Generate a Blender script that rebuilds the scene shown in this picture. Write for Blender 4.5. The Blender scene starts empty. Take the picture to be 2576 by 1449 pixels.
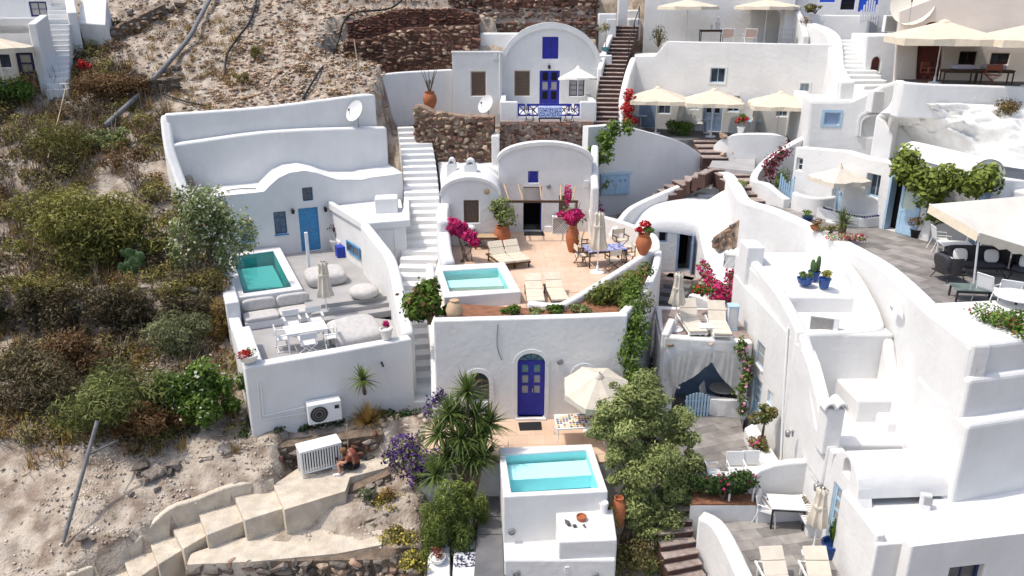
import bpy, bmesh, math, random
import numpy as np
from mathutils import Vector, Matrix
from mathutils.geometry import delaunay_2d_cdt
R = math.radians
random.seed(7); RNG = np.random.default_rng(7)
SC = bpy.context.scene
COL = SC.collection

# ------------------------------------------------------------------ camera, sky, sun, exposure
PITCH = R(20.0); FL = 1982.0; CX, CY = 1287.5, 724.5        # a drone at the origin, looking up the slope (+Y)
cam = bpy.data.cameras.new('camera'); cam_o = bpy.data.objects.new('camera', cam); COL.objects.link(cam_o)
cam.sensor_fit = 'HORIZONTAL'; cam.angle = 2 * math.atan(CX / FL); cam.clip_end = 2000
cam_o.rotation_euler = (math.pi / 2 - PITCH, 0, 0)
SC.camera = cam_o
world = bpy.data.worlds.new('World'); SC.world = world; world.use_nodes = True
SUN_EL, SUN_AZ = R(63), R(-97)                               # azimuth from +Y, negative = to the left
wn = world.node_tree.nodes; bg = wn['Background']
sky = wn.new('ShaderNodeTexSky'); sky.sky_type = 'NISHITA'; sky.sun_disc = False
sky.dust_density = 3.2; sky.ozone_density = .5; sky.sun_elevation = SUN_EL; sky.sun_rotation = SUN_AZ
world.node_tree.links.new(sky.outputs[0], bg.inputs[0]); bg.inputs[1].default_value = 0.15
sun = bpy.data.lights.new('sun', 'SUN'); sun.energy = 2.0; sun.angle = R(0.6); sun.color = (1.0, 0.95, 0.87)
sun_o = bpy.data.objects.new('sun', sun); COL.objects.link(sun_o)
to_sun = Vector((math.sin(SUN_AZ) * math.cos(SUN_EL), math.cos(SUN_AZ) * math.cos(SUN_EL), math.sin(SUN_EL)))
sun_o.rotation_euler = to_sun.to_track_quat('Z', 'Y').to_euler()
vs = SC.view_settings; vs.view_transform = 'Standard'; vs.look = 'None'; vs.exposure = 0.52; vs.gamma = 1
SC.cycles.use_denoising = True
SC.cycles.max_bounces = 6; SC.cycles.transparent_max_bounces = 8

# ------------------------------------------------------------------ helpers
_s, _c = math.sin(PITCH), math.cos(PITCH)
def ray(x, y):
    u = (x - CX) / FL; v = (CY - y) / FL
    return u, _c + v * _s, -_s + v * _c
def U(x, y, z):                  # picture point -> point on the level z
    a, b, c = ray(x, y); k = z / c
    return (a * k, b * k, z)
def WY(x, y, Y):                 # picture point -> point on the upright plane at depth Y
    a, b, c = ray(x, y); k = Y / b
    return (a * k, Y, c * k)
def WX(x, y, X):
    a, b, c = ray(x, y); k = X / a
    return (X, b * k, c * k)
def U2(x, y, z): return U(x, y, z)[:2]

MATS = {}
def mat(name, col, col2=None, rough=.8, scale=3., bump=0., bscale=20., metal=0., rnd=0., spec=.3, detail=6., coat=0., sheen=0., alpha=None, trans=0., ramp=(.35, .65), attr=None, tl=0., grime=0.):
    if name in MATS: return MATS[name]
    m = bpy.data.materials.new(name); m.use_nodes = True; n = m.node_tree.nodes; L = m.node_tree.links.new
    b = n['Principled BSDF']; b.inputs['Roughness'].default_value = rough; b.inputs['Metallic'].default_value = metal
    b.inputs['Specular IOR Level'].default_value = spec
    if coat: b.inputs['Coat Weight'].default_value = coat
    if sheen: b.inputs['Sheen Weight'].default_value = sheen
    if trans: b.inputs['Transmission Weight'].default_value = trans
    geo = n.new('ShaderNodeNewGeometry')
    out = None
    if col2 is not None:
        if attr:
            at = n.new('ShaderNodeAttribute'); at.attribute_name = attr; fac = at.outputs['Fac']
        else:
            nz = n.new('ShaderNodeTexNoise'); nz.inputs['Scale'].default_value = scale; nz.inputs['Detail'].default_value = detail
            L(geo.outputs['Position'], nz.inputs['Vector'])
            mr = n.new('ShaderNodeMapRange'); mr.inputs[1].default_value = ramp[0]; mr.inputs[2].default_value = ramp[1]
            L(nz.outputs['Fac'], mr.inputs[0]); fac = mr.outputs[0]
        mx = n.new('ShaderNodeMix'); mx.data_type = 'RGBA'
        mx.inputs[6].default_value = (*col, 1); mx.inputs[7].default_value = (*col2, 1)
        L(fac, mx.inputs[0]); out = mx.outputs[2]
    if grime:                                   # rain streaks and patchy repairs in the limewash
        mp = n.new('ShaderNodeMapping'); mp.inputs['Scale'].default_value = (2.2, 2.2, .35); L(geo.outputs['Position'], mp.inputs[0])
        for vec, sc_, lo_, k_ in ((mp.outputs[0], 1.6, .54, grime), (geo.outputs['Position'], .45, .56, grime * .6)):
            g1 = n.new('ShaderNodeTexNoise'); g1.inputs['Scale'].default_value = sc_; g1.inputs['Detail'].default_value = 8; L(vec, g1.inputs['Vector'])
            r1 = n.new('ShaderNodeMapRange'); r1.inputs[1].default_value = lo_; r1.inputs[2].default_value = .8; r1.inputs[4].default_value = k_; L(g1.outputs['Fac'], r1.inputs[0])
            m1 = n.new('ShaderNodeMix'); m1.data_type = 'RGBA'; L(r1.outputs[0], m1.inputs[0]); L(out, m1.inputs[6]); m1.inputs[7].default_value = (.45, .43, .39, 1); out = m1.outputs[2]
    if rnd:
        oi = n.new('ShaderNodeObjectInfo'); hs = n.new('ShaderNodeHueSaturation')
        mr2 = n.new('ShaderNodeMapRange'); mr2.inputs[3].default_value = 1 - rnd; mr2.inputs[4].default_value = 1 + rnd
        L(oi.outputs['Random'], mr2.inputs[0]); L(mr2.outputs[0], hs.inputs['Value'])
        if out: L(out, hs.inputs['Color'])
        else: hs.inputs['Color'].default_value = (*col, 1)
        out = hs.outputs[0]
    if out: L(out, b.inputs['Base Color'])
    else: b.inputs['Base Color'].default_value = (*col, 1)
    if bump:
        nb = n.new('ShaderNodeTexNoise'); nb.inputs['Scale'].default_value = bscale; nb.inputs['Detail'].default_value = 5
        L(geo.outputs['Position'], nb.inputs['Vector'])
        bp = n.new('ShaderNodeBump'); bp.inputs['Strength'].default_value = bump; bp.inputs['Distance'].default_value = .06
        L(nb.outputs['Fac'], bp.inputs['Height']); L(bp.outputs[0], b.inputs['Normal'])
    if tl:                                      # leaves let some light through
        t = n.new('ShaderNodeBsdfTranslucent'); ms = n.new('ShaderNodeMixShader'); ms.inputs[0].default_value = tl
        if out: L(out, t.inputs[0])
        else: t.inputs[0].default_value = (*col, 1)
        L(b.outputs[0], ms.inputs[1]); L(t.outputs[0], ms.inputs[2]); L(ms.outputs[0], n['Material Output'].inputs[0])
    MATS[name] = m
    return m

WHITE = mat('whitewash', (.74, .735, .72), (.685, .68, .665), rough=.92, scale=.9, bump=.3, bscale=4.5, detail=9, spec=.15, grime=.14)
WHITE2 = mat('aged_whitewash', (.79, .78, .75), (.62, .60, .56), rough=.95, scale=1.6, bump=.3, bscale=5, detail=10, spec=.1, ramp=(.45, .8), grime=.4)
PAINTW = mat('white_paint', (.80, .80, .79), rough=.45)
CREAM = mat('cream_canvas', (.68, .60, .47), (.61, .53, .41), rough=.9, scale=4, bump=.1, bscale=60)
CREAM2 = mat('pale_canvas', (.66, .60, .50), (.60, .54, .45), rough=.9, scale=4, bump=.1, bscale=60)
LINEN = mat('grey_linen', (.56, .54, .51), (.48, .46, .44), rough=.95, scale=6, bump=.3, bscale=7)
BLUE = mat('cobalt_paint', (.032, .036, .34), (.024, .028, .26), rough=.45, scale=5)
SKYB = mat('sky_blue_paint', (.07, .30, .56), (.05, .22, .44), rough=.5, scale=8)
PALEB = mat('pale_blue_paint', (.40, .56, .70), (.34, .50, .65), rough=.5, scale=5)
GREYB = mat('grey_blue_paint', (.26, .35, .50), (.22, .30, .44), rough=.5, scale=5)
NAVY = mat('navy_paint', (.02, .03, .11), rough=.4)
GLASS = mat('window_glass', (.03, .04, .05), (.08, .10, .12), rough=.08, scale=2, spec=.6)
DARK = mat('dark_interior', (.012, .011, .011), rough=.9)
LACE = mat('lace_curtain', (.42, .40, .37), (.30, .29, .28), rough=.9, scale=30)
BROWNW = mat('brown_shutter', (.16, .115, .085), (.12, .085, .06), rough=.7, scale=12)
WOOD = mat('dark_wood', (.075, .04, .022), (.12, .07, .04), rough=.6, scale=14)
BEAM = mat('pale_timber', (.52, .38, .24), (.42, .30, .18), rough=.7, scale=9)
TERRA = mat('terracotta', (.44, .15, .065), (.36, .12, .055), rough=.8, scale=6, bump=.15)
TILE = mat('terracotta_floor', (.68, .50, .37), (.60, .43, .31), rough=.75, scale=1.2, bump=.1, bscale=12, rnd=.04)
GREYF = mat('grey_screed', (.40, .39, .38), (.34, .33, .325), rough=.8, scale=1.2, bump=.08)
GREYD = mat('dark_grey_screed', (.17, .17, .175), (.12, .12, .125), rough=.85, scale=1.5, bump=.1)
SLATE = mat('grey_paving', (.30, .28, .26), (.21, .195, .185), rough=.75, scale=2.5, bump=.1, rnd=.28)
REDSTEP = mat('red_stone_step', (.10, .048, .038), (.06, .04, .036), rough=.85, scale=6, bump=.3, rnd=.3)
TREAD = mat('stone_tread', (.40, .33, .29), (.26, .20, .18), rough=.85, scale=5, bump=.3, rnd=.15)
CONC = mat('old_concrete', (.66, .58, .47), (.50, .43, .34), rough=.95, scale=2.6, bump=.6, bscale=16, detail=12, grime=.9)
STONE = mat('grey_stone', (.27, .23, .19), (.14, .115, .10), rough=.9, scale=7, bump=.6, bscale=18, rnd=.45)
REDSTONE = mat('red_lava_stone', (.22, .105, .075), (.12, .075, .06), rough=.9, scale=5, bump=.6, bscale=18, rnd=.6)
TANSTONE = mat('tan_stone', (.46, .36, .26), (.25, .15, .105), rough=.9, scale=3, bump=.6, bscale=18, rnd=.45)
MORTAR = mat('tan_mortar', (.30, .23, .17), (.17, .12, .09), rough=.95, scale=5, bump=.7, bscale=15)
METAL = mat('grey_metal', (.35, .35, .36), rough=.4, metal=.6)
BLACK = mat('black_plastic', (.02, .02, .022), rough=.5)
PIPE = mat('grey_pipe', (.22, .22, .22), (.15, .15, .15), rough=.6, scale=4)
ROPE = mat('rope', (.50, .42, .30), rough=.9)

def parent_to(o, p):
    if p is not None:
        o.parent = p
        m = Matrix.Identity(4)
        if p.get('_w'): m = Matrix.Translation(Vector(p['_w']))
        o.matrix_parent_inverse = m.inverted()
def tag(o, label=None, cat=None, group=None, kind=None):
    if label: o['label'] = label
    if cat: o['category'] = cat
    if group: o['group'] = group
    if kind: o['kind'] = kind
    return o
def thing(name, label, cat, loc=None, group=None):
    """an Empty; with loc given its parts are built in place, otherwise round the origin"""
    o = bpy.data.objects.new(name, None); COL.objects.link(o); o.empty_display_size = .2
    if loc is not None: o.location = loc; ANCH[o] = Vector(loc)
    return tag(o, label, cat, group)
ANCH = {}
def link(name, me, m, parent=None, smooth=None, bevel=0., seg=2):
    o = bpy.data.objects.new(name, me); COL.objects.link(o)
    if m is not None and not me.materials: me.materials.append(m)
    if smooth is not None:
        me.polygons.foreach_set('use_smooth', [True] * len(me.polygons))
        if smooth < 180: me.set_sharp_from_angle(angle=R(smooth))
    if bevel:
        b = o.modifiers.new('bevel', 'BEVEL'); b.width = bevel; b.segments = seg; b.limit_method = 'ANGLE'; b.angle_limit = R(35)
        b.use_clamp_overlap = True
    if parent is not None:
        o.parent = parent
        q = parent
        while q is not None:
            if q in ANCH: o.matrix_parent_inverse = Matrix.Translation(-ANCH[q]); break
            q = q.parent
        # only the direct child of an anchored Empty needs the shift
        if parent not in ANCH: o.matrix_parent_inverse = Matrix.Identity(4)
    return o
def dup(root, loc, rz=0., label=None, group=None, scale=None):
    def cp(o, par):
        c = o.copy(); COL.objects.link(c); c.parent = par
        for ch in KIDS(o): cp(ch, c)
        return c
    r = cp(root, None); r.location = loc; r.rotation_euler = (0, 0, rz)
    if scale: r.scale = (scale,) * 3
    if label: r['label'] = label
    if group: r['group'] = group
    return r
def KIDS(o): return [x for x in bpy.data.objects if x.parent is o] if len(bpy.data.objects) < 1 else list(o.children)
def place(root, loc, rz=0., scale=None):
    root.location = loc; root.rotation_euler = (0, 0, rz)
    if scale: root.scale = (scale,) * 3
    return root

class MB:
    """collects pieces of ONE part and links them as one mesh"""
    def __init__(s): s.v = []; s.f = []
    def add(s, vs, fs):
        k = len(s.v); s.v += [tuple(p) for p in vs]; s.f += [tuple(i + k for i in f) for f in fs]; return s
    def box(s, c, d, rz=0., rx=0., ry=0.):
        m = Matrix.Rotation(rz, 3, 'Z') @ Matrix.Rotation(ry, 3, 'Y') @ Matrix.Rotation(rx, 3, 'X'); c = Vector(c)
        vs = [c + m @ Vector((sx * d[0] / 2, sy * d[1] / 2, sz * d[2] / 2)) for sz in (-1, 1) for sy in (-1, 1) for sx in (-1, 1)]
        return s.add(vs, [(0, 2, 3, 1), (4, 5, 7, 6), (0, 1, 5, 4), (2, 6, 7, 3), (0, 4, 6, 2), (1, 3, 7, 5)])
    def prism(s, pts, z0, z1):
        n = len(pts)
        a = sum(pts[i][0] * pts[(i + 1) % n][1] - pts[(i + 1) % n][0] * pts[i][1] for i in range(n))
        zl = lambda z, i: z[i] if isinstance(z, (list, tuple)) else z
        idx = range(n) if a > 0 else range(n - 1, -1, -1)
        lo = [(pts[i][0], pts[i][1], zl(z0, i)) for i in idx]; hi = [(pts[i][0], pts[i][1], zl(z1, i)) for i in idx]
        return s.add(lo + hi, [tuple(range(n - 1, -1, -1)), tuple(range(n, 2 * n))] + [(i, (i + 1) % n, n + (i + 1) % n, n + i) for i in range(n)])
    def tube(s, pts, r, n=6, cap=True):
        pts = [Vector(p) for p in pts]; rs = r if isinstance(r, (list, tuple)) else [r] * len(pts)
        rings = []; ref = Vector((.31, .57, .76))
        for i, p in enumerate(pts):
            d = (pts[min(i + 1, len(pts) - 1)] - pts[max(i - 1, 0)]).normalized()
            if abs(d.dot(ref)) > .95: ref = Vector((1, 0, 0))
            a = d.cross(ref).normalized(); b = d.cross(a)
            rings += [p + (a * math.cos(2 * math.pi * k / n) + b * math.sin(2 * math.pi * k / n)) * rs[i] for k in range(n)]
        m = len(pts)
        fs = [(i * n + k, i * n + (k + 1) % n, (i + 1) * n + (k + 1) % n, (i + 1) * n + k) for i in range(m - 1) for k in range(n)]
        if cap: fs += [tuple(range(n - 1, -1, -1)), tuple(range((m - 1) * n, m * n))]
        return s.add(rings, fs)
    def lathe(s, prof, c=(0, 0, 0), n=20):
        vs = [(c[0] + r * math.cos(2 * math.pi * k / n), c[1] + r * math.sin(2 * math.pi * k / n), c[2] + z) for r, z in prof for k in range(n)]
        m = len(prof)
        fs = [(i * n + k, i * n + (k + 1) % n, (i + 1) * n + (k + 1) % n, (i + 1) * n + k) for i in range(m - 1) for k in range(n)]
        fs += [tuple(range(n - 1, -1, -1)), tuple(range((m - 1) * n, m * n))]
        return s.add(vs, fs)
    def sheet(s, rows):
        m = len(rows[0]); k = [p for r in rows for p in r]
        return s.add(k, [(i * m + j, i * m + j + 1, (i + 1) * m + j + 1, (i + 1) * m + j) for i in range(len(rows) - 1) for j in range(m - 1)])
    def build(s, name, m, parent=None, smooth=None, bevel=0., seg=2):
        me = bpy.data.meshes.new(name); me.from_pydata(s.v, [], s.f); me.update()
        return link(name, me, m, parent, smooth, bevel, seg)

def spline(pts, n=6):
    out = []; P = [Vector(p) for p in pts]
    for i in range(len(P) - 1):
        a, b, c, d = P[max(i - 1, 0)], P[i], P[i + 1], P[min(i + 2, len(P) - 1)]
        for k in range(n):
            t = k / n
            out.append(.5 * ((2 * b) + (c - a) * t + (2 * a - 5 * b + 4 * c - d) * t * t + (3 * b - a - 3 * c + d) * t ** 3))
    return out + [P[-1]]
def wall(name, path, z0, th, m=None, parent=None, n=0, bevel=.07, side=0., smooth=40, seg=3):
    """upright wall along (x, y, top) points; side 0 = centred, +1 = thickness to the left of the path, -1 to the right"""
    P = [Vector(p) for p in path] if not n else spline(path, n)
    L, Rr = [], []
    for i, p in enumerate(P):
        d = P[min(i + 1, len(P) - 1)] - P[max(i - 1, 0)]; d.z = 0; d.normalize()
        nn = Vector((-d.y, d.x, 0))
        if 0 < i < len(P) - 1:
            d1 = P[i] - P[i - 1]; d1.z = 0; d1.normalize(); k = max(.5, abs(d1.dot(d)))
            nn = nn / k
        L.append(p + nn * th * (.5 + .5 * side)); Rr.append(p - nn * th * (.5 - .5 * side))
    z0f = z0 if callable(z0) else (lambda i: z0)
    vs = []; fs = []
    for i in range(len(P)):
        zb = z0f(i)
        vs += [(L[i].x, L[i].y, zb), (L[i].x, L[i].y, P[i].z), (Rr[i].x, Rr[i].y, P[i].z), (Rr[i].x, Rr[i].y, zb)]
    for i in range(len(P) - 1):
        a, b = i * 4, i * 4 + 4
        fs += [(a, b, b + 1, a + 1), (a + 1, b + 1, b + 2, a + 2), (a + 2, b + 2, b + 3, a + 3), (a + 3, b + 3, b, a)]
    e = (len(P) - 1) * 4
    fs += [(0, 1, 2, 3), (e + 3, e + 2, e + 1, e)]
    return MB().add(vs, fs).build(name, m or WHITE, parent, smooth, bevel, seg)
def block(name, pts, z0, z1, m=None, parent=None, bevel=.06, smooth=None, seg=3):
    return MB().prism(pts, z0, z1).build(name, m or WHITE, parent, smooth, bevel, seg)

class Frame:
    """a facade plane: origin, angle of the u axis; u right, z up, d = out of the wall towards the viewer"""
    def __init__(s, o, ang): s.o = o; s.a = ang; s.c, s.s = math.cos(ang), math.sin(ang)
    def p(s, u, z, d=0.): return (s.o[0] + u * s.c + d * s.s, s.o[1] + u * s.s - d * s.c, z)
    def hit(s, x, y):               # picture point -> (u, z) on the plane
        a, b, c = ray(x, y); nx, ny = s.s, -s.c
        k = (s.o[0] * nx + s.o[1] * ny) / (a * nx + b * ny)
        X, Y, Z = a * k, b * k, c * k
        return (X - s.o[0]) * s.c + (Y - s.o[1]) * s.s, Z
def arch(u0, u1, zs, zt, n=14):
    """points of an arch from right spring to left spring"""
    r = (u1 - u0) / 2; m = (u0 + u1) / 2
    return [(m + r * math.cos(math.pi * k / n), zs + (zt - zs) * math.sin(math.pi * k / n)) for k in range(n + 1)]
def rect(u0, z0, u1, z1): return [(u0, z0), (u1, z0), (u1, z1), (u0, z1)]
def rarch(u0, z0, u1, zs, zt, n=12): return [(u0, z0), (u1, z0)] + arch(u0, u1, zs, zt, n)
def facade(name, fr, outline, holes, th, m=None, parent=None, bevel=.03):
    """a wall with real openings, outline and holes in (u, z), thickness th behind the plane"""
    pts, edges = [], []
    for lp in [outline] + list(holes):
        k = len(pts); pts += [Vector((a, b)) for a, b in lp]; edges += [(k + i, k + (i + 1) % len(lp)) for i in range(len(lp))]
    vo, eo, fo, ov, oe, of = delaunay_2d_cdt(pts, edges, [], 0, 1e-5)
    def inside(q, lp):
        c = False; n = len(lp)
        for i in range(n):
            (x1, y1), (x2, y2) = lp[i], lp[(i + 1) % n]
            if (y1 > q[1]) != (y2 > q[1]) and q[0] < (x2 - x1) * (q[1] - y1) / (y2 - y1) + x1: c = not c
        return c
    fs = []
    for f in fo:
        ctr = sum((vo[i] for i in f), Vector((0, 0))) / len(f)
        if inside(ctr, outline) and not any(inside(ctr, h) for h in holes):
            a, b, c_ = vo[f[0]], vo[f[1]], vo[f[2]]
            cr = (b.x - a.x) * (c_.y - a.y) - (b.y - a.y) * (c_.x - a.x)
            fs.append(tuple(f) if cr > 0 else tuple(reversed(f)))
    n = len(vo)
    vs = [fr.p(v.x, v.y) for v in vo] + [fr.p(v.x, v.y, -th) for v in vo]
    faces = list(fs) + [tuple(i + n for i in reversed(f)) for f in fs]
    cnt = {}
    for f in fs:
        for i in range(len(f)): cnt[(f[i], f[(i + 1) % len(f)])] = 1
    for (a, b) in cnt:
        if (b, a) not in cnt: faces.append((b, a, a + n, b + n))
    me = bpy.data.meshes.new(name); me.from_pydata(vs, [], faces); me.update()
    bm = bmesh.new(); bm.from_mesh(me)
    bmesh.ops.dissolve_limit(bm, angle_limit=R(.5), verts=bm.verts, edges=bm.edges); bm.to_mesh(me); bm.free()
    return link(name, me, m or WHITE, parent, None, bevel, 2)
def fbox(mb, fr, u0, z0, u1, z1, d0, d1):
    """box on a facade from d0 (inner) to d1 (outer)"""
    vs = [fr.p(u, z, d) for z in (z0, z1) for d in (d1, d0) for u in (u0, u1)]
    return mb.add(vs, [(0, 2, 3, 1), (4, 5, 7, 6), (0, 1, 5, 4), (2, 6, 7, 3), (0, 4, 6, 2), (1, 3, 7, 5)])
def window(par, fr, u0, z0, u1, z1, fm, gm=None, dep=.12, nx=2, nz=2, bar=.05, sill=None, name='window', archz=None, label=None, trim=None):
    """frame mesh + separate panes, set dep behind the facade plane"""
    b = MB(); t = bar; gm = gm or GLASS
    fbox(b, fr, u0, z0, u0 + t, z1, -dep - .05, -dep); fbox(b, fr, u1 - t, z0, u1, z1, -dep - .05, -dep)
    fbox(b, fr, u0 + t, z0, u1 - t, z0 + t, -dep - .05, -dep); fbox(b, fr, u0 + t, z1 - t, u1 - t, z1, -dep - .05, -dep)
    us = [u0 + t + (u1 - u0 - 2 * t) * i / nx for i in range(nx + 1)]; zs = [z0 + t + (z1 - z0 - 2 * t) * i / nz for i in range(nz + 1)]
    for q in us[1:-1]: fbox(b, fr, q - .02, z0 + t, q + .02, z1 - t, -dep - .045, -dep - .005)
    for i in range(nx):
        for q in zs[1:-1]: fbox(b, fr, us[i] + .02, q - .015, us[i + 1] - .02, q + .015, -dep - .045, -dep - .008)
    w = b.build(name, fm, par)
    if label: w['label'] = label
    for i in range(nx):
        for j in range(nz):
            p = MB(); fbox(p, fr, us[i], zs[j], us[i + 1], zs[j + 1], -dep - .035, -dep - .025); p.build('pane', gm, w)
    if sill:
        p = MB(); fbox(p, fr, u0 - .05, z0 - .06, u1 + .05, z0 - .001, -dep, .05); p.build('sill', sill, w)
    if trim:
        p = MB(); g = .1
        fbox(p, fr, u0 - g, z0 - g, u0 - .002, z1 + g, .0, .03); fbox(p, fr, u1 + .002, z0 - g, u1 + g, z1 + g, .0, .03)
        fbox(p, fr, u0 - .002, z1 + .002, u1 + .002, z1 + g, .0, .03); fbox(p, fr, u0 - .002, z0 - g, u1 + .002, z0 - .002, .0, .03); p.build('surround', trim, w)
    return w
def shutter(par, fr, u0, z0, u1, z1, m, dep=.08, frame=None, name='shutter', leaves=1):
    """solid board leaves in an opening"""
    b = MB(); t = .05
    fbox(b, fr, u0, z0, u0 + t, z1, -dep - .05, -dep + .02); fbox(b, fr, u1 - t, z0, u1, z1, -dep - .05, -dep + .02)
    fbox(b, fr, u0 + t, z1 - t, u1 - t, z1, -dep - .05, -dep + .02); fbox(b, fr, u0 + t, z0, u1 - t, z0 + t, -dep - .05, -dep + .02)
    w = b.build('shutter_frame', frame or m, par)
    for i in range(leaves):
        a = u0 + t + (u1 - u0 - 2 * t) * i / leaves; c = u0 + t + (u1 - u0 - 2 * t) * (i + 1) / leaves
        p = MB(); fbox(p, fr, a + .004, z0 + t, c - .004, z1 - t, -dep - .045, -dep - .01)
        n = max(2, int((z1 - z0) / .12))
        for k in range(n):
            q = z0 + t + .03 + (z1 - z0 - 2 * t - .06) * k / n
            fbox(p, fr, a + .03, q, c - .03, q + (z1 - z0) / n * .55, -dep - .01, -dep + .004)
        p.build(name, m, w)
    return w
def door(par, fr, u0, z0, u1, z1, m, dep=.12, leaves=2, glass=None, rows=3, low=.42, frame=None, top=None, label=None):
    """double door: frame, leaves with sunk panels, glass panes above, handle"""
    b = MB(); t = .06
    fbox(b, fr, u0, z0, u0 + t, z1, -dep - .07, -dep + .01); fbox(b, fr, u1 - t, z0, u1, z1, -dep - .07, -dep + .01)
    fbox(b, fr, u0 + t, z1 - t, u1 - t, z1, -dep - .07, -dep + .01)
    w = b.build('door', frame or m, par)
    if label: w['label'] = label
    for i in range(leaves):
        a = u0 + t + (u1 - u0 - 2 * t) * i / leaves + .004; c = u0 + t + (u1 - u0 - 2 * t) * (i + 1) / leaves - .004
        st = min(.1, (c - a) * .24); zl = z0 + (z1 - z0) * low; lf = MB()
        fbox(lf, fr, a, z0 + .01, a + st, z1 - t, -dep - .05, -dep); fbox(lf, fr, c - st, z0 + .01, c, z1 - t, -dep - .05, -dep)
        zz = [z0 + .01, zl] + [zl + (z1 - t - zl) * (k + 1) / rows for k in range(rows)]
        for k, q in enumerate(zz): fbox(lf, fr, a + st, max(z0 + .01, q - .045), c - st, min(z1 - t, q + .045), -dep - .05, -dep - .002)
        fbox(lf, fr, a + st, z0 + .05, c - st, zl - .04, -dep - .04, -dep - .02)
        if not glass: fbox(lf, fr, a + st, zl + .04, c - st, z1 - t - .04, -dep - .04, -dep - .02)
        le = lf.build('door_leaf', m, w)
        if glass:
            for k in range(rows):
                g = glass[min(k, len(glass) - 1)]
                p = MB(); fbox(p, fr, a + st, zz[k + 1] + .045, c - st, zz[k + 2] - .045, -dep - .04, -dep - .03); p.build('pane', g, w)
    h = MB(); um = (u0 + u1) / 2 + .05; zh = z0 + (z1 - z0) * .45
    fbox(h, fr, um - .015, zh, um + .015, zh + .14, -dep, -dep + .04); h.build('handle', METAL, w)
    return w
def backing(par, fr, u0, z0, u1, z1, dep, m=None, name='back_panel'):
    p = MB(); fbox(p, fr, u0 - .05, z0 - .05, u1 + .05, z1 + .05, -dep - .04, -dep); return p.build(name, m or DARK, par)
def lamp(fr, u, z, label, m=None):
    t = thing('wall_lamp', label, 'wall lamp', fr.p(u, z, .0), 'wall lamps')
    b = MB(); fbox(b, fr, u - .04, z - .1, u + .04, z + .1, 0, .03); fbox(b, fr, u - .015, z + .04, u + .015, z + .07, .03, .16); b.build('bracket', m or BLACK, t)
    p = fr.p(u, z, .17); MB().lathe([(.03, .12), (.09, .06), (.07, -.1), (.03, -.12)], p, 8).build('lantern', m or BLACK, t, 60)
    return t
def roundlight(fr, u, z, label, r=.11):
    t = thing('bulkhead_light', label, 'wall light', fr.p(u, z, 0), 'round wall lights')
    n = 14; ring = [[fr.p(u + q * math.cos(2 * math.pi * k / n), z + q * math.sin(2 * math.pi * k / n), d) for k in range(n + 1)] for q, d in ((r, 0), (r, .06), (r * .75, .08), (r * .72, .05))]
    MB().sheet(ring).build('rim', METAL, t, 50)
    ring = [[fr.p(u + q * math.cos(2 * math.pi * k / n), z + q * math.sin(2 * math.pi * k / n), d) for k in range(n + 1)] for q, d in ((r * .72, .05), (r * .4, .065), (.001, .07))]
    MB().sheet(ring).build('lens', LACE, t, 60)
    return t
# ------------------------------------------------------------------ terrain
from mathutils import noise as mnoise
def interp(tab, y):
    ys, zs = zip(*tab); return np.interp(y, ys, zs)
LEFT = [(8, -19), (16, -16.9), (17, -16.2), (18.5, -15.3), (20, -14.5), (21, -14.12), (22.5, -13.4), (24, -13.0), (26.5, -12.5), (28.2, -12.1), (28.7, -10.5), (30, -10.35), (33, -9.9), (35, -8.4), (36.5, -7.2), (39, -6.0), (42, -4.8), (45.5, -3.4), (49, -1.8), (53, .4), (60, 3.5), (80, 10)]
BOT = [(8, -19), (18.6, -17.6), (19.0, -15.6), (19.4, -15.45), (20.3, -15.3), (20.6, -14.8), (22.7, -14.45), (23.05, -13.6), (24.5, -13.4), (27, -13.3)]
MIDP = [(8, -19), (18, -17), (24, -15.8), (28, -15.6), (36, -13), (37, -11), (41, -9.4), (42.6, -8.8), (43, -6.9), (47.6, -6.7), (48.3, -4.7), (48.9, -4.4), (49.3, -2.7), (50.2, -2.5), (50.6, -.9), (52.2, -.4), (52.7, 1.2), (60, 3.5), (80, 10)]
def sst(a, b, x): t = np.clip((x - a) / (b - a), 0, 1); return t * t * (3 - 2 * t)
CURB = [(-7.5, 21.15), (-8.67, 20.9), (-9.6, 20.4), (-10.3, 20.0), (-10.9, 19.6), (-11.5, 19.15), (-12.6, 18.2), (-14.2, 16.6), (-16, 14.5)]
def curb_y(x):
    xs = [p[0] for p in CURB][::-1]; ys = [p[1] for p in CURB][::-1]; return np.interp(x, xs, ys)
VA = R(24); VO = (-8.5, 22.6)
def VL(u, v): return (VO[0] + u * math.cos(VA) - v * math.sin(VA), VO[1] + u * math.sin(VA) + v * math.cos(VA))
CAPS = [([(5.3, 42), (40, 42), (40, 54.2), (5.3, 54.2)], -7.2), ([(-1, 47.6), (5.35, 47.6), (5.35, 52.2), (-3.6, 52.2), (-3.6, 50.9), (-1, 50.9)], -2.2),
        ([VL(.15, .15), VL(5.4, .15), (-5.2, 37.3), VL(8.9, 12.8), VL(.15, 12.8)], -14.2),
        ([VL(-.2, 12.5), VL(9.3, 12.5), (-6.5, 43.3), (-15.9, 38.4)], -9.0)]
def in_poly(x, y, poly):
    c = np.zeros(x.shape, bool); n = len(poly)
    for i in range(n):
        (x1, y1), (x2, y2) = poly[i], poly[(i + 1) % n]
        if y1 == y2: continue
        c ^= ((y1 > y) != (y2 > y)) & (x < (x2 - x1) * (y - y1) / (y2 - y1) + x1)
    return c
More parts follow.
